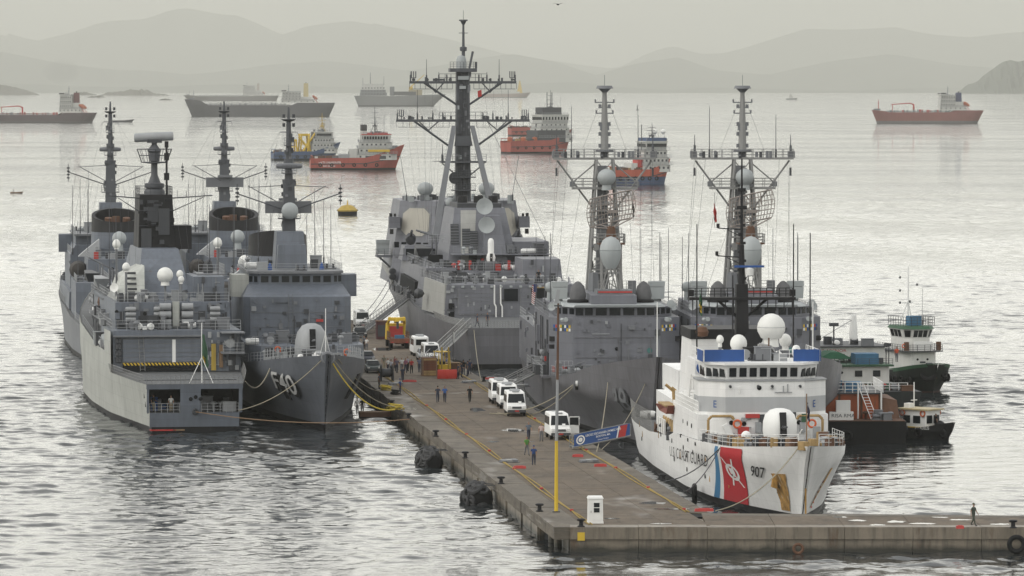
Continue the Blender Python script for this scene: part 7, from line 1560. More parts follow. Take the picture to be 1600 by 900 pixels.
for sd in (1, -1):
    rails(s, [(m0-.7, sd*.6, 16.3), (m0-.7, sd*4.6, 16.3)], .8, .6, black, .04); MB().tube((m0, sd*2.2, 16.1), (m0, sd*.5, 14.6), .14).build('yard_brace', black, s)
    for k in range(6): MB().tube((m0+.6, sd*(.8+k*.72), 15.1), (m0+.6, sd*(.8+k*.72), 16.1), .05).build('yard_hanger', black, s)
    MB().box((m0, sd*4.5, 16.7), (.5, .5, .6)).build('yard_lamp', black, s)
MB().box((m0+1.2, .0, 11.9), (.5, 1.8, 1.8)).build('mast_sensor', black, s); MB().lathe([(.02, 0), (.75, .1), (.8, .5), (.02, .6)], (m0+1, -1.5, 12.4), 16, (1, 0, 0)).lathe([(.02, 0), (.75, .1), (.8, .5), (.02, .6)], (m0+1, .9, 12.7), 16, (1, 0, 0)).build('dark_dish', black, s)
MB().box((m0+.5, .6, 19.1), (.4, 2.6, .18)).build('navigation_radar', bluep, s); MB().lathe([(.35, 18.3), (.4, 18.9), (.2, 19.0), (.01, 19.0)], (m0+.5, .6, 0), 10).build('radar_turret', whit, s)
pole_mast(s, (m0, 0), [(17.5, .32), (21, .22), (21.1, .15), (28.8, .07)], black, 8, 'topmast')
mb = MB()
for k in range(9): box_on(s, (m0, .12*(-1)**k, 18+k*.8), (.3, .6-.04*k, .22), black, 0, 'mast_light')
for z, w in ((22.4, 2.1), (19.9, 2.2)): MB().tube((m0, 0, z), (m0, -w, z+.15), .06).box((m0, -w, z+.35), (.25, .25, .4)).tube((m0, -.1, z-.6), (m0, -w*.6, z), .04).build('mast_arm', black, s)
box_on(s, (m0, 0, 26), (.3, .7, .3), black, 0, 'mast_light'); box_on(s, (m0, 0, 24.4), (.3, .9, .3), black, 0, 'mast_light')
for px, py0, x in ((1089, 350, 42), (1240, 350, 41), (1266, 364, 44), (1145, 430, 46)):
    y, z = cp(px, py0, x); MB().tube((x, y, 9.8 if abs(y) > 4.6 else 11.2), (x, y, z), .075, .05, 6).build('whip_antenna', black, s)
wires(s, [((m0, sd*4.4, 16.2), (30, sd*3, 11.5)) for sd in (1, -1)]+[((m0, 0, 26), (20, sd*3, 9)) for sd in (1, -1)])
CP.settle(cut)
t = thing('flag', 'small dark flag on the jackstaff of the white cutter', 'flag', CP.w(78.3, .25, 7.5)); limp_flag(t, (0, .05, 1.7), 1.1, .3, mat('flag_dark', (.05, .05, .09), .8))
t = thing('flag', 'green and yellow flag hoisted behind the funnel of the white cutter', 'flag', CP.w(42, cp(1091, 480, 42)[0]+.1, 13.6)); limp_flag(t, (0, 0, 3.4), 1.9, .32, green); limp_flag(t, (0, -.1, 2.3), .5, .25, yel, 'yellow_patch')
# ================================================================== HARBOUR CRAFT ON THE RIGHT
wht2 = mat('boat_white', (.66, .66, .63), .55, .1, .5, rust=.15)
def boat(name, label, cat, loc, rz, hull, hm, group=None, bz=.3, mb=boot, nx=30, dm=deckg, bul=0.0):
    s = thing(name, label, cat, loc, rz, group); hull.build(s, hm, mb, bz, dm, nx)
    if bul:
        for sd in (1, -1): hull.skin(hull.zd, lambda x: hull.zd(x)+bul, (sd,), nx, 1, -.02).build('bulwark', hm, s, 60)
    return s
def simple_hull(L, B, zs, zm, zb, rake, full=.8, zref=None, sr=0.0):
    return Hull(L, B, rake, [(0, full), (.15, .95), (.4, 1), (.7, .95), (.86, .62), (.95, .22), (1, 0)], [(0, full+.08), (.12, 1), (.4, 1), (.75, 1), (.88, .82), (.96, .45), (1, .03)], [(0, zs), (.55*L, zm), (.75*L, lerp(zm, zb, .35)), (L, zb)], zref or zm, 1.2, sr)
def tyres(s, h, xs, sd, z, r=.4):
    for x in xs: piece('tyre_fender', rubber, lambda: MB().torus((0, 0, 0), .4, .15, (0, 1, 0), 12, 6), s, (x, sd*(h.y(x, z)+.12), z), 0, (r/.4,)*3)
# green and white tug, bow to the camera and to the right
h = simple_hull(26, 8.6, 2.4, 2.6, 4.2, 2.0, .85)
base = W(1455, 614, 0); hd = Vector((.30, -.95, 0)); o_ = base-hd*23.5*.68
t = boat('tug', 'green decked tug with a white wheelhouse and tall white mast', 'tug', o_, math.atan2(hd.y, hd.x), h, mat('tug_black', (.02, .024, .022), .6, .3, rust=.25), None, .3, mat('tug_red_bottom', (.05, .022, .018), .7, .3), 30, green, .9); tug = t
h.skin(lambda x: h.zd(x)+.92, lambda x: h.zd(x)+1.12, (1, -1), 30, 1, .05).build('rubbing_strake', green, t, 60); h.skin(lambda x: h.zd(x)+.5, lambda x: h.zd(x)+1.0, (1, -1), 16, 1, .06, 17, 25.5).build('green_band', green, t, 60)
MB().prism([(6, -3.0), (18, -3.0), (19.5, -2), (19.5, 2), (18, 3.0), (6, 3.0)], 2.6, 6.9).build('deckhouse', wht2, t)
MB().prism([(8, -3.7), (19.6, -3.7), (20.6, -2.2), (20.6, 2.2), (19.6, 3.7), (8, 3.7)], 6.9, 7.05).build('upper_deck', dgrey, t)
MB().prism([(11, -2.3), (17, -2.3), (18.2, -1.3), (18.2, 1.3), (17, 2.3), (11, 2.3)], 7.05, 9.2, ).build('wheelhouse', wht2, t)
MB().prism([(11, -2.3), (17, -2.3), (18.2, -1.3), (18.2, 1.3), (17, 2.3), (11, 2.3)], 9.2, 10.8, [(11, -2.7), (17.4, -2.7), (18.9, -1.5), (18.9, 1.5), (17.4, 2.7), (11, 2.7)]).build('wheelhouse_top', wht2, t)
for y in (-.85, 0, .85): MB().hexa([(18.15, y-.35, 9.4), (18.3, y-.35, 9.4), (18.3, y+.35, 9.4), (18.15, y+.35, 9.4)], [(18.7, y-.35, 10.6), (18.9, y-.35, 10.6), (18.9, y+.35, 10.6), (18.7, y+.35, 10.6)]).build('window', glass, t, 0)
for sd in (1, -1):
    for x in (12.2, 13.8, 15.4): MB().hexa([(x-.6, sd*2.25, 9.4), (x+.6, sd*2.25, 9.4), (x+.6, sd*2.4, 9.4), (x-.6, sd*2.4, 9.4)][::sd], [(x-.6, sd*2.6, 10.6), (x+.6, sd*2.6, 10.6), (x+.6, sd*2.75, 10.6), (x-.6, sd*2.75, 10.6)][::sd]).build('window', glass, t, 0)
    MB().hexa([(17.1, sd*2.15, 9.4), (17.9, sd*1.55, 9.4), (18.0, sd*1.6, 9.4), (17.2, sd*2.25, 9.4)][::sd], [(17.5, sd*2.5, 10.6), (18.5, sd*1.75, 10.6), (18.6, sd*1.8, 10.6), (17.6, sd*2.6, 10.6)][::sd]).build('window', glass, t, 0)
MB().prism([(10.6, -2.9), (17.6, -2.9), (19.2, -1.6), (19.2, 1.6), (17.6, 2.9), (10.6, 2.9)], 10.8, 11.3, [(11, -2.6), (17.4, -2.6), (18.7, -1.4), (18.7, 1.4), (17.4, 2.6), (11, 2.6)]).build('wheelhouse_roof', green, t)
rails(t, [(11, -2.8, 11.3), (18.4, -2.6, 11.3), (18.4, 2.6, 11.3), (11, 2.8, 11.3)], 1.6, 1.1, dgrey, .05); rails(t, [(8, -3.6, 7.05), (19.5, -3.6, 7.05), (20.5, 0, 7.05), (19.5, 3.6, 7.05), (8, 3.6, 7.05)], 1.1, 1.1, dgrey, .045)
MB().bx(15, 16.6, -1.2, 1.0, 11.35, 13.0).build('blue_box', blue2, t); MB().bx(19.4, 19.9, -1.6, 1.7, 7.1, 8.7).build('screen_panel', whit, t)
for sd in (1, -1): box_on(t, (19.5, sd*2.9, 7.9), (.4, .8, 1.5), brown, 0, 'side_light_board')
mb = MB(); mb.tube((13, 0, 11.3), (13, 0, 21.5), .16, .08).tube((12, -1.2, 11.3), (13, 0, 15.5), .08).tube((12, 1.2, 11.3), (13, 0, 15.5), .08).tube((13, -.9, 15.2), (13, .9, 15.2), .07).tube((13, -1.6, 19.6), (13, 1.4, 19.4), .02).tube((13, -1.6, 17.3), (13, 1.2, 17.0), .02); mb.build('mast', whit, t)
for z, y in ((19.6, -1.5), (17.3, -1.5), (15.2, -1.5), (15.4, .3), (18.3, 1.6)): box_on(t, (13, y, z), (.25, .25, .4), dgrey, 0, 'mast_light')
whip(t, (14, 2.2, 11.3), 6.5, .04); ring(t, (19.6, -3.4, 8)); scuttle(t, (19.52, -.9, 5.6)); scuttle(t, (19.52, .9, 5.6)); box_on(t, (19.6, 0, 5.1), (.1, 1.0, .3), dgrey); 
MB().lathe([(.3, -.6), (.55, -.5), (.55, .5), (.3, .6)], (22, .2, 4.6), 12, (0, 1, 0)).box((22, 0, 4.0), (1, 2, .8)).build('towing_winch', dgrey, t)
tyres(t, h, [10, 13, 16, 18, 20, 22], -1, 2.2, .5); tyres(t, h, [14, 17, 20, 22.5, 24], 1, 2.6, .55)
MB().torus((24.6, -1.0, 3.4), 1.0, .42, (.8, -.4, .3), 20, 8).torus((24.4, 1.8, 3.4), .6, .28, (.8, .5, .2), 18, 8).build('bow_fender', rubber, t)
MB().ladder((19.62, -1.9, 3), (19.62, -1.9, 6.9), .5, (0, 1, 0), .04).build('ladder', whit, t)
t.scale = (.68, .68, .66)
# green and white tanker barge between the tug and the cutter
h = simple_hull(40, 11, 2.6, 2.6, 3.2, 1.5, .9)
hd = Vector((-.12, .993, 0)); o_ = W(1380, 640, 0)+Vector((-1.1, 0, 0))
t = boat('harbour_tanker', 'green and white harbour tanker with a blue box on its low deckhouse', 'boat', o_, math.atan2(hd.y, hd.x), h, mat('harbour_black', (.022, .026, .026), .6, .3, rust=.2), None, .3)
MB().prism([(3, -2.6), (13, -2.6), (13, 5.2), (3, 5.2)], 2.6, 3.6).build('green_base', green, t); MB().prism([(3.2, -2.4), (13, -2.4), (13, 5.0), (3.2, 5.0)], 3.6, 6.1).build('deckhouse', wht2, t); MB().prism([(2.6, -2.8), (13.4, -2.8), (13.4, 5.4), (2.6, 5.4)], 6.1, 6.35).build('roof_edge', green, t)
for y in (-1.0, 1.0): MB().bx(3.1, 3.2, y-.4, y+.4, 4.6, 5.5).build('window', glass, t)
for y in (3.4, 2.9): scuttle(t, (3.18, y, 5.2), math.pi)
MB().lathe([(.4, 0), (.4, .05), (.1, .06)], (3.15, 3.5, 4.5), 14, (-1, 0, 0)).build('red_hose_wheel', redp, t); MB().bx(4, 6.6, -1.4, 1.2, 6.35, 7.9).build('blue_box', blue2, t); MB().bx(5, 5.6, -2.1, -1.6, 6.35, 7.2).build('small_box', dgrey, t)
MB().prism([(16, -4.4), (27, -4.4), (27, 4.6), (16, 4.6)], 2.6, 8.0).build('after_house', wht2, t); MB().prism([(15.6, -4.7), (27, -4.7), (27, 4.9), (15.6, 4.9)], 8.0, 8.2).build('roof', dgrey, t); 
flatprint('name_board', 'N.S.ABENOR', .42, redp, t, lambda u, v: (15.98, 3.3-u, 7.3+v), 1.0)
for y in (3.9, .5, -.9): MB().bx(15.9, 16, y-.35, y+.35, 5.6, 7.0).build('window', glass, t)
MB().hexa([(7, .8, 6.9), (12, .8, 6.9), (12, 4.9, 6.9), (7, 4.9, 6.9)], [(7.5, 2.3, 7.9), (11.6, 2.3, 7.9), (11.6, 3.3, 7.9), (7.5, 3.3, 7.9)]).build('green_awning', grncl, t)
for x, y in ((7.2, 1), (7.2, 4.7), (11.8, 1), (11.8, 4.7)): MB().tube((x, y, 6.35), (x, y, 6.95), .06).build('awning_post', dgrey, t)
MB().lathe([(.5, 8.2), (.45, 10.6), (.3, 12.6), (.01, 12.6)], (20, -1.6, 0), 12).build('white_funnel', whit, t); MB().tube((18, 1, 8.2), (18, 1, 11.2), .09).box((18, 1, 11.3), (.6, 1.0, .5)).build('floodlight_post', dgrey, t); spar(t, (20, -1.6, 12), (16, 4, 8.4), .04)
for y in (-2.2, -2.5): MB().tube((4, y, 6.3), (4, y, 9.2), .06).box((4, y, 9.2), (.3, .5, .5)).build('lamp_post', dgrey, t)
rails(t, [(2.8, -2.7, 6.35), (2.8, 5, 6.35)], .9, 1.2, dgrey); rails(t, [(1, -4, 2.7), (1, 4, 2.7)], 1.1, 1, whit, .05); clutter(t, 6.5, 12.5, -2.2, .5, 6.35, 10, 111, (green, redp, mgrey, dgrey)); clutter(t, 16.5, 24, -3, 3.5, 8.2, 8, 112); clutter(t, .5, 2.6, -4, 4, 2.65, 14, 113, (dgrey, mgrey, redp, brown)); tyres(t, h, [2, 6, 10, 15], -1, 1.8, .5)
for sd in (1,): rails(t, [(1, 4.6, 6.3), (12.6, 4.9, 6.3)], 1, 1.2, green, .05)
person(W(1380, 640, 0)+Vector((2.0, 7.5, 4.72)), .3, 'stand', (.5, .08, .03), GY, 'person in an orange jacket on the roof of the harbour tanker', G3)
t.scale = (1, 1, .74)
# orange work barge, square end to the camera
t = thing('work_barge', 'black hulled work barge with an orange deckhouse and white railings', 'barge', W(1360, 693, 0)+Vector((-1.4, 0, 0)), math.pi/2+.03)
MB().hexa([(0, -4.9, -1), (34, -4.9, -1), (34, 4.9, -1), (0, 4.9, -1)], [(-.5, -4.9, 2.7), (34, -4.9, 2.7), (34, 4.9, 2.7), (-.5, 4.9, 2.7)]).build('hull', mat('barge_black', (.016, .016, .017), .6, .3, rust=.2, dirt=(.04, .025, .018)), t)
MB().bx(-.4, 33, -4.8, 4.8, 2.7, 2.76).build('deck', brown, t)
MB().prism([(3, -2.6), (12, -2.6), (12, 3.6), (3, 3.6)], 2.76, 5.75).build('orange_house', orng, t); MB().prism([(2.4, -3.0), (13, -3.0), (13, 4.0), (2.4, 4.0)], 5.75, 5.9).build('house_deck', dgrey, t)
for y in (3.6, 1.4, -.8, -2.6): MB().bx(2.93, 3.0, y-.12, y+.1, 2.8, 5.7).build('stiffener', brown, t)
rails(t, [(2.5, 3.9, 5.9), (2.5, -2.9, 5.9), (12, -2.9, 5.9)], 1.25, .8, whit, .05); rails(t, [(2.5, 3.9, 5.9), (12.5, 3.9, 5.9)], 1.25, .9, whit, .05)
MB().bx(5, 7, -1.0, .6, 5.9, 7.0).build('blue_tank', blue2, t); MB().bx(6, 7.5, .8, 1.8, 5.9, 7.1).build('blue_tank', blue2, t)
MB().ladder((1.2, -1.9, 2.8), (2.6, -.6, 7.2), .6, (0, 1, 0), .05).build('stairs', whit, t); MB().tube((2.3, -.4, 2.8), (2.3, -.4, 7.0), .09).tube((2.3, -2.7, 2.8), (2.3, -2.7, 6.0), .09).build('white_post', whit, t)
MB().bx(.6, 1.3, .2, 2.6, 2.76, 3.75).build('white_housing', whit, t); MB().bx(.7, 1.4, .5, 1.9, 3.75, 5.1).build('white_cabinet', whit, t)
flatprint('barge_name', 'RISA RMA', .42, dgrey, t, lambda u, v: (.58, 2.4-u, 3.1+v), .9)
MB().prism([(3, 3.7), (16, 3.7), (16, 4.6), (3, 4.6)], 2.76, 4.2).build('side_pipe_rack', mat('dull_pink_brown', (.16, .09, .07), .8, .25), t)
MB().hexa([(3, -4.6, 2.76), (14, -4.6, 2.76), (14, -2.8, 2.76), (3, -2.8, 2.76)], [(4, -4.4, 4.9), (13, -4.4, 4.9), (13, -3.0, 5.2), (4, -3.0, 5.2)]).build('hopper', brown, t); MB().bx(4, 5.2, -4.2, -3.0, 2.8, 4.8).build('grey_cabinet', mgrey, t)
clutter(t, .3, 2.2, -4.4, -.4, 2.76, 7, 121, (dgrey, mgrey, brown)); clutter(t, 14, 30, -4, 4, 2.76, 24, 122, (dgrey, brown, mgrey, orng)); rails(t, [(.2, -4.7, 2.76), (30, -4.7, 2.76)], 1, 1.6, dgrey)
MB().torus((-.45, 1.1, 1.0), .55, .18, (1, 0, 0), 16, 7).build('tyre_fender', rubber, t)
for x in (1, 4, 7): piece('tyre_fender', rubber, lambda: None, t, (x, -5.0, 1.4), 0, (1.3,)*3)
MB().tube((3, 4.2, 2.7), (5, 4.4, 6.8), .1).tube((9, 4.2, 2.7), (5, 4.4, 6.8), .1).build('white_frame', whit, t)
t.scale = (1, 1, .82)
# small black and white pilot boat
h = simple_hull(7.2, 2.9, .75, .85, 1.5, .6, .9); base = W(1484, 688, 0); hd = Vector((.72, -.69, 0)); o_ = base-hd*6.8
t = boat('pilot_boat', 'small black pilot boat with a white and yellow cabin and orange lifebuoys', 'boat', o_, math.atan2(hd.y, hd.x), h, mat('pilot_black', (.018, .018, .019), .55, .3), None, .1, boot, 20, wood, .35)
MB().prism([(1.3, -1.15), (4.6, -1.15), (4.6, 1.15), (1.3, 1.15)], .8, 2.9).build('cabin', whit, t); MB().prism([(1.2, -1.2), (4.7, -1.2), (4.7, 1.2), (1.2, 1.2)], 1.0, 1.25).build('yellow_band', yel, t); MB().prism([(1.0, -1.35), (5.0, -1.35), (5.0, 1.35), (1.0, 1.35)], 2.9, 3.05).build('cabin_roof', mat('cream_roof', (.45, .38, .22), .6), t)
for sd in (1, -1):
    for x in (2.2, 3.5): MB().bx(x-.45, x+.45, sd*1.14, sd*1.19, 1.6, 2.35).build('window', glass, t)
    for x in (1.7, 4.3): piece('lifebuoy', orng, lambda: MB().torus((0, 0, 0), .28, .09, (0, 1, 0), 14, 6), t, (x, sd*1.22, 2.6))
for y in (-.55, .55): MB().bx(4.6, 4.66, y-.4, y+.4, 1.6, 2.4).build('window', glass, t)
MB().tube((2.2, 0, 3.05), (2.2, 0, 5.6), .06).box((2.2, 0, 3.8), (.1, .9, .08)).build('mast', whit, t); MB().bx(1.4, 2.0, -.6, .2, 3.05, 3.5).build('roof_box', whit, t)
tyres(t, h, [1.5, 4, 6.5], -1, .7, .36); flatprint('boat_name', 'MAXUELIS', .34, whit, t, lambda u, v: (lambda p: (p[0], p[1]-.03, p[2]+0))((3.6+u, -(h.y(3.6+u, 1.0)+.05), 1.05+v)), .8)
MB().lathe([(.02, 0), (.45, .1), (.5, .7), (.2, .95), (.02, 1)], (5.4, .2, .9), 10).build('engine_cover', black, t)
person(o_+hd*5.0+Vector((0, 0, .85)), 2, 'stand', BK, BK, 'person in dark clothes on the pilot boat deck', G3)
# ================================================================== SHIPS AT ANCHOR
superw = mat('far_white', (.55, .55, .52), .6, .12, .2, rust=.2)
def far_place(px, py, ang):                               # ang: heading measured from camera right, counter-clockwise
    return W(px, py, 0), ang
def tanker(label, px0, px1, py, bow_right, hm, bm, zs, house, funnel_m, dm, crane_m=None, yaw=0.0, bz=1.6, group='merchant ships at anchor', funnel_h=7, empty=True, house_h=9, rk=.05, kind='tanker'):
    a, b = W(px0, py, 0), W(px1, py, 0); L = (b-a).length/math.cos(yaw); B = L*.16
    o = a if bow_right else b; s = thing(kind, label, 'ship', o, yaw if bow_right else math.pi+yaw, group)
    hs, hm_, hb = zs
    h = Hull(L, B, L*rk, [(0, .25), (.06, .7), (.16, .95), (.3, 1), (.75, 1), (.9, .65), (.97, .3), (1, 0)], [(0, .75), (.05, .9), (.15, 1), (.8, 1), (.92, .8), (.97, .5), (1, .05)], [(0, hs), (.26*L, hs), (.27*L, hm_), (.86*L, hm_), (.9*L, hb*.93), (L, hb)], hm_, 1.0, .45)
    h.build(s, hm, bm, bz, dm, 40)
    x0, x1 = house; n = 4; z = hs; fh = house_h/n
    for k in range(n):
        i = k*L*.003; xa = x0*L+i if k == 0 else lerp(x0, x1, .42)*L
        MB().prism([(xa, -B*.44), (x1*L-i, -B*.44), (x1*L-i, B*.44), (xa, B*.44)], z, z+fh-.12).build('house_tier', superw, s)
        MB().prism([(xa-.3, -B*.46), (x1*L-i+.3, -B*.46), (x1*L-i+.3, B*.46), (xa-.3, B*.46)], z+fh-.12, z+fh).build('deck_edge', lgrey, s)
        for j in range(6):
            x = lerp(xa+1, x1*L-i-1, j/5)
            for sd in (1, -1): MB().bx(x-.4, x+.4, sd*B*.44, sd*(B*.44+.06), z+fh*.4, z+fh*.72).build('window', dgrey, s)
        rails(s, [(xa, -B*.45, z+fh), (x1*L-i, -B*.45, z+fh)], 1.1, 2.5, mgrey, .06); rails(s, [(xa, B*.45, z+fh), (x1*L-i, B*.45, z+fh)], 1.1, 2.5, mgrey, .06)
        z += fh
    MB().prism([(x1*L-5, -B*.52), (x1*L, -B*.52), (x1*L, B*.52), (x1*L-5, B*.52)], z, z+2.4).build('bridge', superw, s); MB().bx(x1*L-.05, x1*L+.06, -B*.47, B*.47, z+.9, z+1.8).build('bridge_window', glass, s)
    for sd in (1, -1): MB().bx(x1*L-4.6, x1*L-.4, sd*B*.52, sd*(B*.52+.05), z+.9, z+1.8).build('bridge_side_window', glass, s)
    MB().prism([(lerp(x0, x1, .1)*L, -B*.2), (lerp(x0, x1, .42)*L, -B*.2), (lerp(x0, x1, .42)*L, B*.3), (lerp(x0, x1, .1)*L, B*.3)], hs+fh, hs+fh*2.3).build('engine_casing', superw, s)
    mb = MB(); mx_ = x1*L-7; mb.tube((mx_, 0, z), (mx_, 0, z+7.5), .35, .15).tube((mx_-.1, -2, z+5), (mx_-.1, 2, z+5), .12).box((mx_, 0, z+5.6), (1.6, .4, .3)).box((mx_, 0, z+3.6), (1.2, 1.6, .3)).tube((mx_+1, .6, z), (mx_+.2, 0, z+4.5), .1); mb.build('radar_mast', lgrey, s)
    fx = lerp(x0, x1, .26)*L; MB().prism([(fx-2.6, -2), (fx+2.6, -2), (fx+2.6, 2), (fx-2.6, 2)], hs, hs+house_h*.55+funnel_h, [(fx-2.2, -1.7), (fx+2.0, -1.7), (fx+2.0, 1.7), (fx-2.2, 1.7)]).build('funnel', funnel_m, s)
    for y in (-.7, .7): MB().tube((fx, y, hs+house_h*.55+funnel_h-.2), (fx-.2, y, hs+house_h*.55+funnel_h+1.0), .35).build('exhaust_pipe', black, s)
    o1 = MB().lathe([(.02, -3), (.9, -2.2), (1.1, 0), (.9, 2.2), (.02, 3)], (x0*L-.5, B*.36, hs+5.0), 10, (.8, 0, .6)).build('lifeboat', orng, s); inst(o1, s, (0, -B*.72, 0)); MB().tube((x0*L-3, -B*.36, hs), (x0*L+2, -B*.36, hs+6.2), .25).tube((x0*L-3, B*.36, hs), (x0*L+2, B*.36, hs+6.2), .25).build('lifeboat_ramp', redp, s)
    # cargo deck
    g = random.Random(int(px0)); 
    for k in range(3): pipe(s, (L*.3, -1.5+1.5*k, hm_+1.0), (L*.86, -1.5+1.5*k, hm_+1.0), .28, dm)
    for k in range(16):
        x = L*(.3+.55*k/16)+g.uniform(-1, 1); MB().box((x, g.uniform(-B*.3, B*.3), hm_+.9), (g.uniform(.8, 2.2), g.uniform(.8, 3), g.uniform(1.2, 2.8))).build('deck_fitting', g.choice((dm, mgrey, redp if crane_m else mgrey, lgrey)), s)
    rails(s, h.edge(L*.28, L*.86, 14, 1), 1.1, 3, mgrey, .06); rails(s, h.edge(L*.28, L*.86, 14, -1), 1.1, 3, mgrey, .06)
    if crane_m:
        cx = L*.6; MB().tube((cx, 0, hm_), (cx, 0, hm_+6.4), .8, .65, 10).build('crane_post', crane_m, s); MB().tube((cx, 0, hm_+6.0), (cx+3*(1 if bow_right else 1), 0, hm_+7.2), .6, .5).tube((cx+3, 0, hm_+7.2), (cx+18, 0, hm_+6.2), .5, .35).build('crane_jib', crane_m, s); MB().tube((cx+17, 0, hm_), (cx+17, 0, hm_+6), .3).build('jib_rest', crane_m, s)
    fm = MB(); fm.tube((L*.935, 0, hb*.9), (L*.935, 0, hb+8), .4, .2, 8).box((L*.935, 0, hb+5.5), (.8, .8, .6)); fm.build('foremast', crane_m or lgrey, s)
    MB().box((L*.95, 0, hb+.4), (5, B*.3, 1.4)).build('windlass', dm, s)
    return s, h, L
gh = mat('far_dark_hull', (.06, .06, .07), .6, .15, .1, rust=.2)
tanker('red hulled tanker with a deck crane and dark blue funnel', 1361, 1526, 193, False, mat('tanker_dull_red', (.22, .07, .06), .65, .2, .1, rust=.2), mat('grey_bottom', (.15, .14, .14), .7, .2), (10.5, 9.0, 10.8), (.11, .36), mat('funnel_blue', (.03, .04, .11), .6, .1), mgrey, redp, .08, 2.2, funnel_h=7.5, house_h=12)
tanker('dark hulled tanker with white block house, red deck and smoking funnel at the picture edge', -38, 143, 192, False, mat('dark_brown_hull', (.075, .048, .055), .6, .15, .1, rust=.2), mat('grey_bottom2', (.10, .09, .09), .7, .2), (8.2, 6.4, 8.2), (.08, .27), mat('funnel_dark_red', (.12, .03, .035), .6, .1), mat('red_deck', (.25, .05, .04), .7, .2), redp, -.08, 1.6, funnel_h=8.5, house_h=14)
tanker('long grey hulled tanker anchored broadside with a cream funnel', 289, 514, 182, False, gh, gh, (13, 10.8, 16.5), (.10, .33), mat('funnel_cream', (.5, .42, .22), .6, .1), mgrey, None, .06, 1.0, funnel_h=13, house_h=10)
tanker('pale tanker half hidden in haze behind the long grey one', 287, 432, 157.5, False, mat('haze_brown_hull', (.13, .12, .12), .6, .1), gh, (9, 8, 10), (.14, .36), mat('funnel_pale', (.45, .40, .36), .6, .1), mgrey, None, .04, 1.0, funnel_h=12, house_h=16)
# landing / cargo ship in haze with a bow on the right of it and two yellowish cranes
a, b = W(560, 166, 0), W(697, 166, 0); L = (b-a).length
s = thing('cargo_ship', 'grey cargo ship in haze with a broad bridge block and a yellow crane', 'ship', a, 0.0, 'merchant ships at anchor')
h = Hull(L, L*.16, L*.14, [(0, .6), (.1, .95), (.3, 1), (.7, .95), (.9, .5), (1, 0)], [(0, .8), (.1, 1), (.8, 1), (.93, .7), (1, .05)], [(0, 14), (.4*L, 13.5), (L, 16)], 13, 1.1, .4)
h.build(s, mat('cargo_grey_hull', (.16, .165, .17), .6, .1, .1), gh, 1.5)
for k in range(4): MB().prism([(2+k, -8), (38-k*1.5, -8), (38-k*1.5, 8), (2+k, 8)], 14+k*4, 18+k*4).build('house_tier', superw if k > 1 else mgrey, s)
for k in range(3):
    for j in range(8): MB().bx(5+j*4, 7+j*4, -8.1, -8, 15.6+k*4, 17+k*4).build('window', dgrey, s)
MB().tube((16, 0, 30), (16, 0, 45), .6, .3).tube((34, 0, 28), (34, 0, 40), .4, .2).tube((6, 0, 28), (6, 0, 38), .4, .2).build('mast', mgrey, s); MB().prism([(42, -4), (48, -4), (48, 4), (42, 4)], 14, 26).build('funnel', mgrey, s)
MB().box((62, 0, 17), (30, 14, 5)).build('deck_cargo', dgrey, s)
MB().box((70, 0, 21), (5, 5, 10)).tube((70, 0, 26), (88, 0, 42), .9, .5).build('crane', yel, s); MB().box((76, 0, 18), (18, 10, 8)).build('cargo_block', mat('cargo_yellow_grey', (.32, .27, .16), .7), s)
# pale ship even farther
a, b = W(752, 152.5, 0), W(829, 152.5, 0); L = (b-a).length
s = thing('cargo_ship', 'faint pale ship with a yellowish tower, almost lost in haze behind the destroyer mast', 'ship', a, 0.0, 'merchant ships at anchor')
h = simple_hull(L, L*.17, 8, 8, 11, 8, .8); h.build(s, mat('pale_ship_hull', (.35, .27, .24), .6), gh, 1)
MB().prism([(6, -6), (30, -6), (30, 6), (6, 6)], 8, 20).build('house', superw, s); MB().prism([(30, -5), (L*.78, -5), (L*.78, 5), (30, 5)], 8, 13).build('deck_cargo', superw, s)
MB().hexa([(L*.72, -2, 8), (L*.84, -2, 8), (L*.84, 2, 8), (L*.72, 2, 8)], [(L*.77, -1, 36), (L*.79, -1, 36), (L*.79, 1, 36), (L*.77, 1, 36)]).build('yellow_tower', yel, s); MB().tube((18, 0, 20), (18, 0, 34), .6, .3).build('mast', mgrey, s)
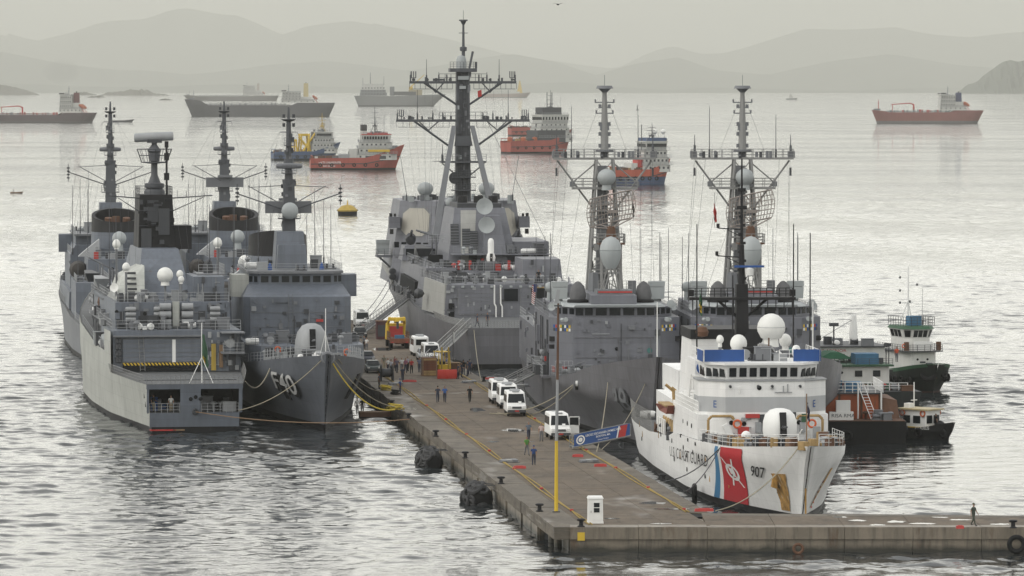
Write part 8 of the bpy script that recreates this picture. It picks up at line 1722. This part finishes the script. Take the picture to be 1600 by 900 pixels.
# offshore supply vessels
def supply(label, px0, px1, py, hm, roof_m, funnel_m, hts, sx, yaw, mast_m=mast, extra=None, bm=None, group='supply vessels in the roads', fun2=True):
    a, b = W(px0, py, 0), W(px1, py, 0); L = (b-a).length/max(.2, math.cos(yaw))*.96; B = max(9.5, L*.22); hs, hb, wb, rf, fn, ms = hts
    mid = (a+b)/2; hd = Vector((math.cos(yaw), math.sin(yaw), 0)); s = thing('supply_vessel', label, 'ship', mid-hd*L/2, yaw, group); s0, s1 = sx
    h = Hull(L, B, L*.09, [(0, .85), (.2, .97), (.5, 1), (.72, .93), (.87, .55), (.96, .18), (1, 0)], [(0, .95), (.2, 1), (.7, 1), (.86, .88), (.95, .5), (1, .04)], [(0, hs), (.62*L, hs*1.05), (.80*L, lerp(hs, hb, .45)), (L, hb)], hs, 1.1)
    h.build(s, hm, bm or boot, .7, brown, 34)
    h.skin(h.zd, lambda x: h.zd(x)+.7, (1, -1), 34, 1, -.05).build('bulwark', hm, s, 60)
    n = max(1, round((wb-hs)/2.6)); dz = (wb-hs)/n
    for k in range(n):
        q = k*.012; z = hs+dz*k; w = B*(.47-.02*k)
        MB().prism([((s0+q)*L, -w), ((s1-q*2-.07)*L, -w), ((s1-q*2)*L, -w*.5), ((s1-q*2)*L, w*.5), ((s1-q*2-.07)*L, w), ((s0+q)*L, w)], z, z+dz-.15).build('house_tier', superw, s)
        MB().prism([((s0+q)*L-.4, -w-.25), ((s1-q*2)*L, -w-.25), ((s1-q*2)*L, w+.25), ((s0+q)*L-.4, w+.25)], z+dz-.15, z+dz).build('deck_edge', lgrey, s)
        for j in range(6):
            x = lerp((s0+q)*L+1, (s1-q*2-.08)*L, j/5)
            for sd in (1, -1): MB().bx(x-.35, x+.35, sd*w, sd*(w+.05), z+dz*.42, z+dz*.72).build('window', dgrey, s)
        rails(s, [((s0+q)*L, -w-.15, z+dz), ((s1-q*2)*L, -w-.15, z+dz)], 1.0, 1.6, lgrey, .05); rails(s, [((s0+q)*L-.3, -w, z+dz), ((s0+q)*L-.3, w, z+dz)], 1.0, 1.4, lgrey, .05)
        MB().bx((s0+q)*L-.06, (s0+q)*L+.02, -w*.2, w*.1, z+.2, z+dz*.8).build('door', dgrey, s)
    m0, m1 = s0+.06, s1-.10
    MB().prism([(m0*L, -B*.40), (m1*L, -B*.40), ((m1+.03)*L, -B*.2), ((m1+.03)*L, B*.2), (m1*L, B*.40), (m0*L, B*.40)], wb, rf-.3, [(m0*L-.3, -B*.44), (m1*L+.3, -B*.44), ((m1+.04)*L, -B*.22), ((m1+.04)*L, B*.22), (m1*L+.3, B*.44), (m0*L-.3, B*.44)]).build('wheelhouse', superw, s)
    for j in range(9):
        x = lerp(m0*L+.6, m1*L-.4, j/8)
        for sd in (1, -1): MB().bx(x-.38, x+.38, sd*B*.405, sd*(B*.44+.05), lerp(wb, rf, .36), lerp(wb, rf, .72)).build('window', glass, s)
    for j in range(6): y = lerp(-B*.34, B*.34, j/5); MB().bx(m0*L-.4, m0*L+.1, y-.5, y+.5, lerp(wb, rf, .36), lerp(wb, rf, .72)).build('window', glass, s)
    MB().prism([(m0*L-.7, -B*.46), (m1*L+.5, -B*.46), ((m1+.05)*L, 0), (m1*L+.5, B*.46), (m0*L-.7, B*.46)], rf-.3, rf).build('wheelhouse_roof', roof_m, s); rails(s, [(m0*L, -B*.42, rf), (m1*L, -B*.42, rf)], .9, 1.3, lgrey, .05)
    mx_ = lerp(m0, m1, .5)*L; mb = MB(); hM = ms-rf
    mb.tube((mx_, 0, rf), (mx_, 0, ms), .28, .1)
    for f, w in ((.4, 1.9), (.6, 2.4), (.78, 1.7)): mb.tube((mx_, -w, rf+hM*f), (mx_, w, rf+hM*f), .09).tube((mx_-w*.8, 0, rf+hM*f), (mx_+w*.8, 0, rf+hM*f), .09)
    mb.box((mx_, 0, rf+hM*.3), (1.8, 1.8, .5)).box((mx_+.6, 0, rf+hM*.45), (.3, 2.6, .3)).tube((mx_-2, 0, rf), (mx_, 0, rf+hM*.4), .1).tube((mx_+1.4, 1, rf), (mx_, 0, rf+hM*.4), .1).tube((mx_+1.4, -1, rf), (mx_, 0, rf+hM*.4), .1); mb.build('mast', mast_m, s)
    g = random.Random(int(px0))
    for q in range(10): box_on(s, (lerp(m0, m1, g.random())*L, g.uniform(-B*.35, B*.35), rf+.5), (g.uniform(.4, 1.2), g.uniform(.4, 1.2), g.uniform(.7, 1.6)), g.choice((superw, mgrey, dgrey)), 0, 'roof_gear'); 
    for q in range(4): whip(s, (lerp(m0, m1, g.random())*L, g.uniform(-B*.38, B*.38), rf), hM*g.uniform(.4, .8), .06)
    if fn:
        for sd in (1, -1):
            xf = (s0+.04)*L; o = MB().prism([(xf, sd*B*.3-.8), (xf+2.2, sd*B*.3-.8), (xf+2.2, sd*B*.3+.8), (xf, sd*B*.3+.8)], hs, lerp(rf, fn, .35)).build('funnel', superw, s); MB().prism([(xf+.03, sd*B*.3-.77), (xf+2.17, sd*B*.3-.77), (xf+2.17, sd*B*.3+.77), (xf+.03, sd*B*.3+.77)], lerp(rf, fn, .35), fn).build('funnel_top', funnel_m, s)
    for q in range(16): MB().box((g.uniform(.04, s0-.03)*L, g.uniform(-B*.38, B*.38), hs+.8), (g.uniform(.8, 3), g.uniform(.8, 2.5), g.uniform(.8, 2.0))).build('deck_cargo', g.choice((mgrey, brown, tan, brown, dgrey, superw)), s)
    MB().box((s0*L-1.5, 0, hs+1.2), (2.4, B*.6, 2.2)).build('winch', dgrey, s); MB().path([(.5, -B*.46, hs), (.5, -B*.46, hs+1.8), (.5, B*.46, hs+1.8), (.5, B*.46, hs)], .15).build('stern_rail', hm, s)
    h.skin(lambda x: h.zd(x)*.55, lambda x: h.zd(x)*.55+.35, (1, -1), 30, 1, .12).build('rubbing_strake', dgrey, s, 60); tyres(s, h, [L*.1, L*.22, L*.34, L*.46, L*.58, L*.7], -1, hs*.5, .55)
    MB().box((.90*L, 0, lerp(hs, hb, .8)+.6), (L*.06, B*.3, 1.4)).build('windlass', mgrey, s)
    if extra: extra(s, h, L, B, hts, sx)
    return s
def ex_red(s, h, L, B, hts, sx):
    hs, hb, wb, rf, fn, ms = hts
    MB().bx(.30*L, .41*L, -B*.46, B*.2, hs, hs+2.3).build('cargo_container', lgrey, s); MB().bx(sx[0]*L+4, (sx[1]-.08)*L, -B*.5, -B*.47, hs+3.2, hs+4.1).build('yellow_stripe', yel, s); MB().bx((sx[0]-.09)*L, sx[0]*L, -B*.35, B*.35, hs, hs+4.4).build('winch_house', superw, s)
    for y in (-2, 0): MB().bx((sx[0]-.092)*L, (sx[0]-.09)*L, y-.7, y+.7, hs+1.4, hs+3.4).build('opening', dark, s)
    MB().bx(sx[0]*L+3, (sx[1]-.12)*L, -B*.475, -B*.465, hs+.4, hs+1.6).build('dark_side', dgrey, s); MB().bx((sx[0]+.05)*L, (sx[1]-.1)*L, -B*.35, B*.35, rf, rf+.6).build('red_roof', redp, s)
    flatprint('ship_name', 'SATU MARINER', 1.0, whit, s, lambda u, v: (.08*L+u, -(h.y(.08*L+u, 2.4)+.06), 2.3+v), .9); flatprint('ship_port', 'RIO DE JAN', .7, whit, s, lambda u, v: (.13*L+u, -(h.y(.13*L+u, 1.4)+.06), 1.1+v), .9)
supply('red supply vessel with twin dark funnels and a low red stern', 482, 634, 265, redhull, redp, mat('funnel_black_red', (.03, .025, .03), .6), (3.8, 9.2, 10.8, 13.9, 17.6, 24.6), (.50, .92), .10, extra=ex_red)
def ex_blue(s, h, L, B, hts, sx):
    hs = hts[0]
    for x, hh, sp_ in ((.30, 5.6, 1.5), (.47, 8.0, 2.2)):
        mb = MB()
        for dx in (-sp_, sp_):
            for dy in (-3, 3): mb.tube((x*L+dx, dy, hs), (x*L+dx*.7, dy*.8, hs+hh), .38)
        mb.box((x*L, 0, hs+hh), (sp_*1.9, 6, 1.0)).box((x*L, -3, hs+hh*.5), (sp_*1.6, .5, .5))
        if x > .4: mb.tube((x*L-1, -3.2, hs+1), (x*L+4.6, -3.2, hs+hh+1.2), .5).tube((x*L-3, -3, hs+hh*.9), (x*L+3, -3, hs), .5).tube((x*L+1, -3.4, hs), (x*L+1.5, -3.4, hs+hh), .5)
        mb.build('yellow_gantry', yel, s)
    for q in (.84, .89):
        xx = q*L; P5 = lambda x, z: (x, -(h.y(x, z)+.1), z)
        MB().add([P5(xx-.8, 1.2), P5(xx+.7, 1.2), P5(xx+2.0, h.zd(xx)*.95), P5(xx+.4, h.zd(xx)*.92)], [(0, 1, 2, 3)]).build('white_stripe', whit, s)
    MB().tube((sx[0]*L+1, -1, hts[3]), (sx[0]*L+1, -1, hts[4]), .9, .7).build('funnel', mgrey, s)
supply('blue supply vessel with yellow gantries and white bow stripes', 424, 533, 250, bluehull, superw, mgrey, (3.0, 7.2, 9.6, 12.4, 0, 20.5), (.56, .95), .22, yeldirt, ex_blue)
def ex_dark(s, h, L, B, hts, sx):
    hs, hb, wb, rf, fn, ms = hts
    MB().prism([((sx[0]-.02)*L, -B*.48), ((sx[1]-.15)*L, -B*.48), ((sx[1]-.15)*L, B*.48), ((sx[0]-.02)*L, B*.48)], hs, wb-3.5).build('dark_house', dgrey, s); MB().bx((sx[0]+.08)*L, (sx[1]-.18)*L, -B*.3, B*.3, rf, rf+3.4).build('top_house', dgrey, s)
    for y in (-2, 2): MB().tube((.66*L, y, rf), (.66*L, y, ms-1), .22).build('pole_mast', mast, s)
    for q in range(5): MB().lathe([(.02, -1.4), (1.3, -1), (1.3, 1), (.02, 1.4)], (.12*L+q*3.4, (-1)**q*3, hs+1.2), 10).build('tank', green if q == 2 else orng, s)
supply('red hulled supply vessel with a tall white and black bridge behind the destroyer mast', 788, 896, 239, redhull, superw, dgrey, (5.2, 10.6, 14.4, 18.4, 0, 30), (.42, .97), .62, mast, ex_dark)
supply('second red hulled vessel partly hidden behind the one with the tall bridge', 795, 868, 212, redhull, superw, dgrey, (4.5, 7, 9, 12, 0, 18), (.6, .95), .3, mast)
def ex_or(s, h, L, B, hts, sx):
    hs, hb, wb, rf, fn, ms = hts
    h.skin(.72, 2.6, (1, -1), 34, 2, .05).build('blue_lower_band', bluehull, s)
    MB().prism([((sx[0]+.07)*L, -B*.43), ((sx[1]-.1)*L, -B*.43), ((sx[1]-.1)*L, B*.43), ((sx[0]+.07)*L, B*.43)], rf, rf+1.1).build('blue_roof', bluehull, s)
    for q in (.52, .8): o = MB().ball((0, 0, 0), .85, 14, 8).tube((0, 0, -2.6), (0, 0, -.7), .15).build('radome', dome, s, 60); o.location = (lerp(*sx, q)*L, -1, rf+3.2)
    MB().bx(.40*L, .48*L, -B*.4, B*.1, hs+1.5, hs+5).build('orange_crane', redp, s); MB().tube((.38*L, -B*.3, hs+4.4), (.60*L, -B*.3, hs+2.8), .4).build('crane_jib', redp, s); MB().bx(.30*L, .52*L, -B*.38, B*.38, hs, hs+3).build('white_house', superw, s)
    MB().tube((.53*L, 0, hs), (.53*L, 0, rf+5.5), .16).build('pole_mast', dgrey, s)
supply('orange and dark blue survey vessel with two white radomes', 950, 1049, 288, mat('orange_hull', (.42, .085, .045), .6, .15, rust=.2), superw, mgrey, (4.2, 8.0, 11.6, 14.6, 0, 20.5), (.48, .97), .35, mast, ex_or, bluehull)
# small craft, buoys
def skiff(label, px, py, L, m, cabin, rz=0):
    s = thing('small_boat', label, 'boat', W(px, py, 0), rz); h = simple_hull(L, L*.28, .09*L, .09*L, .14*L, L*.12); h.build(s, m, boot, .05, wood, 14)
    if cabin:
        MB().prism([(.25*L, -.1*L), (.6*L, -.1*L), (.6*L, .1*L), (.25*L, .1*L)], .1*L, .3*L).build('cabin', superw, s); MB().prism([(.3*L, -.09*L), (.52*L, -.09*L), (.52*L, .09*L), (.3*L, .09*L)], .3*L, .42*L).build('wheelhouse', superw, s); MB().bx(.5*L, .53*L, -.08*L, .08*L, .33*L, .39*L).build('window', glass, s); MB().tube((.4*L, 0, .42*L), (.4*L, 0, .62*L), .012*L).build('mast', mgrey, s)
    else:
        for x in (.3, .55): MB().bx(x*L-.1, x*L+.1, -.11*L, .11*L, .07*L, .09*L).build('thwart', wood, s)
    return s
skiff('small white tug far out near the horizon', 1228, 155.5, 22, mgrey, True); 
s = skiff('brown open rowing boat far out on the left side of the water', 16, 302, 4.2, wood, False); person(W(21, 302, .2), 1.5, 'stand', NV, BK, 'person in the open rowing boat', 'people on the water', scale=.8)
skiff('dark long rowing boat between the tanker and the first mast', 176, 191, 18, gh, False)
tw = thing('mooring_buoy', 'yellow topped black mooring buoy floating on open water', 'buoy', W(543, 336, 0)); 
MB().lathe([(1.9, -.6), (2.5, .0), (2.55, .9), (2.4, 1.1)], n=20).build('black_float', rubber, tw); MB().lathe([(2.65, 1.0), (2.7, 1.35), (2.3, 1.7), (1.5, 2.4), (.9, 2.6), (.02, 2.7)], n=20).build('yellow_dome', yeldirt, tw); MB().tube((0, 0, 2.6), (0, 0, 3.5), .22, .12).torus((0, 0, 3.6), .3, .09, (1, 0, 0), 12, 6).build('mooring_eye', yel, tw); MB().tube((1.6, 0, 1.9), (1.9, 0, 2.6), .1).tube((-2.4, 0, 1.1), (-2.8, 0, 1.4), .2).tube((2.4, 0, 1.1), (2.8, 0, 1.4), .2).build('lug', dgrey, tw)
tw = thing('channel_buoy', 'tiny dark channel buoy on the bright far water', 'buoy', W(996, 172, 0)); MB().lathe([(1.6, -.5), (1.6, .8), (.7, 1.0), (.5, 5), (.02, 5.2)], n=12).build('float', dgrey, tw); MB().box((0, 0, 5.6), (1.1, 1.1, .9)).build('topmark', dgrey, tw)
# sea bird
p = WY(872, 7, 620); tw = thing('bird', 'dark sea bird gliding high above the hills', 'bird', p, .5)
MB().add([(0, .1, 0), (-.5, 0, .16), (-.95, -.12, .02), (-.5, -.2, .14), (0, -.2, 0), (.5, -.2, .14), (.95, -.12, .02), (.5, 0, .16), (0, 0, .06)], [(0, 1, 8), (1, 2, 3), (1, 3, 8), (3, 4, 8), (4, 5, 8), (5, 7, 8), (5, 6, 7), (7, 0, 8)]).ball((0, .05, 0), .1, 8, 6, (1, 1, 2.6), (0, 1, 0.05)).build('body', black, tw)
# ================================================================== GANGWAYS AND MOORING LINES
def gangway(label, a, b, w=.9, m=zinc):
    a, b = Vector(a), Vector(b); d = b-a; L = d.length; u = d.normalized(); sd = u.cross(Vector((0, 0, 1))).normalized()*w/2
    s = thing('gangway', label, 'gangway', a); Z = Vector((0, 0, 0)); 
    MB().hexa([Z-sd, Z+sd, d+sd, d-sd], [p+Vector((0, 0, .09)) for p in (Z-sd, Z+sd, d+sd, d-sd)]).build('walkway', dgrey, s)
    for e in (sd, -sd):
        mb = MB(); n = max(4, int(L/1.3)); mb.tube(e+Vector((0, 0, .02)), d+e+Vector((0, 0, .02)), .12); mb.tube(e+Vector((0, 0, 1.05)), d+e+Vector((0, 0, 1.05)), .045).tube(e+Vector((0, 0, .55)), d+e+Vector((0, 0, .55)), .03)
        for i in range(n+1): p = u*L*i/n+e; mb.tube(p, p+Vector((0, 0, 1.05)), .035)
        mb.build('side_rail', m, s)
    return s
gangway('aluminium gangway from the pier up to the destroyer flight deck', W(664, 572, PZ+.15)+Vector((0, 0, 0)), BP.w(3, 7.6, 5.3))
gangway('gangway from the pier up to the sister frigate behind the minibuses', W(771, 615, PZ+.15), FP.w(70, -6.6, 6.7))
gangway('long gangway from the far pier up to the waist of the destroyer', W(562, 522, PZ+.15), BP.w(70, 9.2, 6.6))
person(BP.w(1.5, 6.5, 5.2), 2.0, 'walk', NV, NV, 'person in dark blue at the top of the destroyer stern gangway', G3); person(BP.w(4, 5.0, 5.2), 1.0, 'stand', NV, GY, 'person standing by the white hoses on the destroyer flight deck', G3)
ga = W(892, 699, PZ+.2); gb = WY(983, 680, ga.y+1.5); s = gangway('gangway of the white cutter hung with a blue banner', ga, gb, .9); gd = gb-ga
t = thing('banner', 'blue banner with white lettering and a red slash hung on the cutter gangway', 'banner', ga)
e = gd.normalized(); nn_ = e.cross(Vector((0, 0, 1))).normalized()*.52; up = Vector((0, 0, 1)); B0 = e*.15+nn_+up*.02; BL_ = gd.length-.25; bh = 1.12
q = lambda u, v, off=0: B0+e*u+up*v+nn_.normalized()*off
def patch(nm, m, u0, u1, v0, v1, off, sk=0): return MB().hexa([q(u0, v0, off-.02), q(u1, v0, off-.02), q(u1+sk, v1, off-.02), q(u0+sk, v1, off-.02)], [q(u0, v0, off), q(u1, v0, off), q(u1+sk, v1, off), q(u0+sk, v1, off)]).build(nm, m, t, 0)
patch('cloth', mat('banner_blue', (.03, .085, .26), .7, .06), 0, BL_, 0, bh, .02)
patch('red_slash', redp, BL_-1.15, BL_-.45, .04, bh-.04, .045, .22); patch('white_slash', whit, BL_-1.32, BL_-1.2, .04, bh-.04, .045, .22)
flatprint('banner_lettering', 'USCGC ESCANABA (WMEC-907)', .20, whit, t, lambda u, v: q(BL_*.52+u, .74+v, .05), min(1.0, 2.9/3.6*BL_/5.2), .004, 'CENTER', .5); flatprint('banner_lettering', 'BOSTON, MA', .17, whit, t, lambda u, v: q(BL_*.52+u, .46+v, .05), .95, .004, 'CENTER', .5); flatprint('banner_lettering', 'Semper Paratus', .13, whit, t, lambda u, v: q(BL_*.52+u, .18+v, .05), .9, 0, 'CENTER', .5)
em = MB()
for i in range(24):
    a0, a1 = 6.283*i/24, 6.283*(i+1)/24
    for r0, r1 in ((.30, .42), (0.02, .2)): em.add([q(.62+r*math.cos(a), .56+r*math.sin(a), .05) for a, r in ((a0, r0), (a1, r0), (a1, r1), (a0, r1))], [(0, 1, 2, 3)])
em.build('seal', whit, t, 0)
pt = lambda px, py, z=PZ+.3: W(px, py, z)
LN = (
 (NP.w(127.5, .2, 7.6), pt(617, 640), 1.6, rope_y, 'yellow mooring line from the frigate bow to the yellow rope heap', .075),
 (NP.w(127.4, .4, 7.7), pt(620, 636), 1.1, rope_m, 'pale mooring line beside the yellow one from the frigate bow', .06),
 (NP.w(126, 1.2, 7.4), pt(600, 612), .8, rope_m, 'thin pale mooring line from the frigate bow to the farther rope heap', .04),
 (NP.w(127.2, -.4, 7.6), TP.w(-.3, -4.5, 2.2), .9, rope_m, 'mooring line from the frigate bow across to the pale frigate stern', .05),
 (NP.w(110, -4.6, 6.0), TP.w(2, -5.4, 5.0), 1.4, rope_m, 'slack double rope from the frigate side to the pale frigate deck edge', .07),
 (TP.w(-.4, -.1, 2.1), pt(640, 655, PZ+.45), .7, wood, 'long brownish line from the pale frigate stern past the frigate bow to the pier', .045),
 (FP.w(108, -6.2, 7.2), pt(700, 646)+Vector((4.2, 0, 0)), .9, rope_m, 'pale mooring line from the sister frigate bow to the pier by the minibuses', .06),
 (FP.w(108, -6.2, 7.0), pt(706, 644)+Vector((4.6, 0, 0)), 1.4, rope_m, 'second pale line from the sister frigate bow to the pier by the minibuses', .05),
 (FP.w(118, -3.4, 8.8), W(932, 706, PZ+.3), 1.0, rope_m, 'slanting line from the sister frigate bow down to the cutter gangway', .05),
 (FP.w(127.4, .0, 9.8), W(940, 702, PZ+.3), 1.0, rope_m, 'thin line from the sister frigate bow fairlead to the pier', .035),
 (CP.w(80.6, -.6, 5.9), pt(1118, 798), 1.0, rope_m, 'long pale mooring line from the cutter bow to the red block', .05),
 (CP.w(66, -5.0, 4.9), pt(1040, 752), .6, dgrey, 'grey double mooring line from the cutter bow to the pier bollard', .05),
 (CP.w(66, -5.1, 4.9), pt(1072, 768), .5, dgrey, 'grey mooring line from the cutter bow to the black tyre', .04),
 (BP.w(.5, 7.0, 5.0), pt(752, 596), .7, rope_m, 'mooring line from the destroyer stern to the pier bollard', .045),
 (BP.w(98, 9.8, 7.2), pt(556, 508), 1.0, dgrey, 'dark mooring line from the destroyer side to the far pier', .05),
 (BP.w(104, 9.8, 7.6), pt(548, 505), 1.0, dgrey, 'second dark mooring line from the destroyer side to the far pier', .05))
for a, b, sg_, m, lab, r in LN: mooring(a, b, sg_, m, lab, r)
# small inflatable with two people between the frigate bow and the pier
s = thing('work_boat', 'small grey boat with people, tucked between the frigate bow and the pier wall', 'boat', W(576, 652, 0)+Vector((-1, 0, 0)), PA); h = simple_hull(5.5, 2.0, .6, .6, .9, .8); h.build(s, brown, boot, .08, wood, 14)
person(W(571, 652, 0)+Vector((-.9, .6, .25)), .4, 'talk', WH, GY, 'person in white in the small boat by the pier wall', 'people on the water'); person(W(579, 652, 0)+Vector((-.9, .9, .25)), 0, 'stand', BK, GY, 'person in dark clothes in the small boat by the pier wall', 'people on the water')
# smoke over the tanker funnel
sm = bpy.data.materials.new('funnel_smoke'); sm.use_nodes = True; nt = sm.node_tree; nt.nodes.clear(); ov = nt.nodes.new('ShaderNodeOutputMaterial'); pv = nt.nodes.new('ShaderNodeVolumePrincipled'); pv.inputs['Density'].default_value = .006; pv.inputs['Color'].default_value = (.25, .25, .25, 1); nt.links.new(pv.outputs[0], ov.inputs['Volume'])
tag(MB().ball((0, 0, 0), 1, 16, 10).build('smoke', sm), None, None, None, 'stuff'); o = bpy.data.objects['smoke']; o.location = WY(96, 112, 4080); o.scale = (15, 9, 10)
# ================================================================== HAZE
hz = bpy.data.materials.new('haze_air'); hz.use_nodes = True; nt = hz.node_tree; nt.nodes.clear(); ov = nt.nodes.new('ShaderNodeOutputMaterial'); pv = nt.nodes.new('ShaderNodeVolumePrincipled')
pv.inputs['Density'].default_value = 6e-5; pv.inputs['Color'].default_value = (.79, .79, .735, 1); pv.inputs['Anisotropy'].default_value = .1; nt.links.new(pv.outputs[0], ov.inputs['Volume'])
tag(MB().bx(-65000, 65000, -65000, 65000, -256, 1000).build('haze', hz, None, 0), None, None, None, 'stuff')
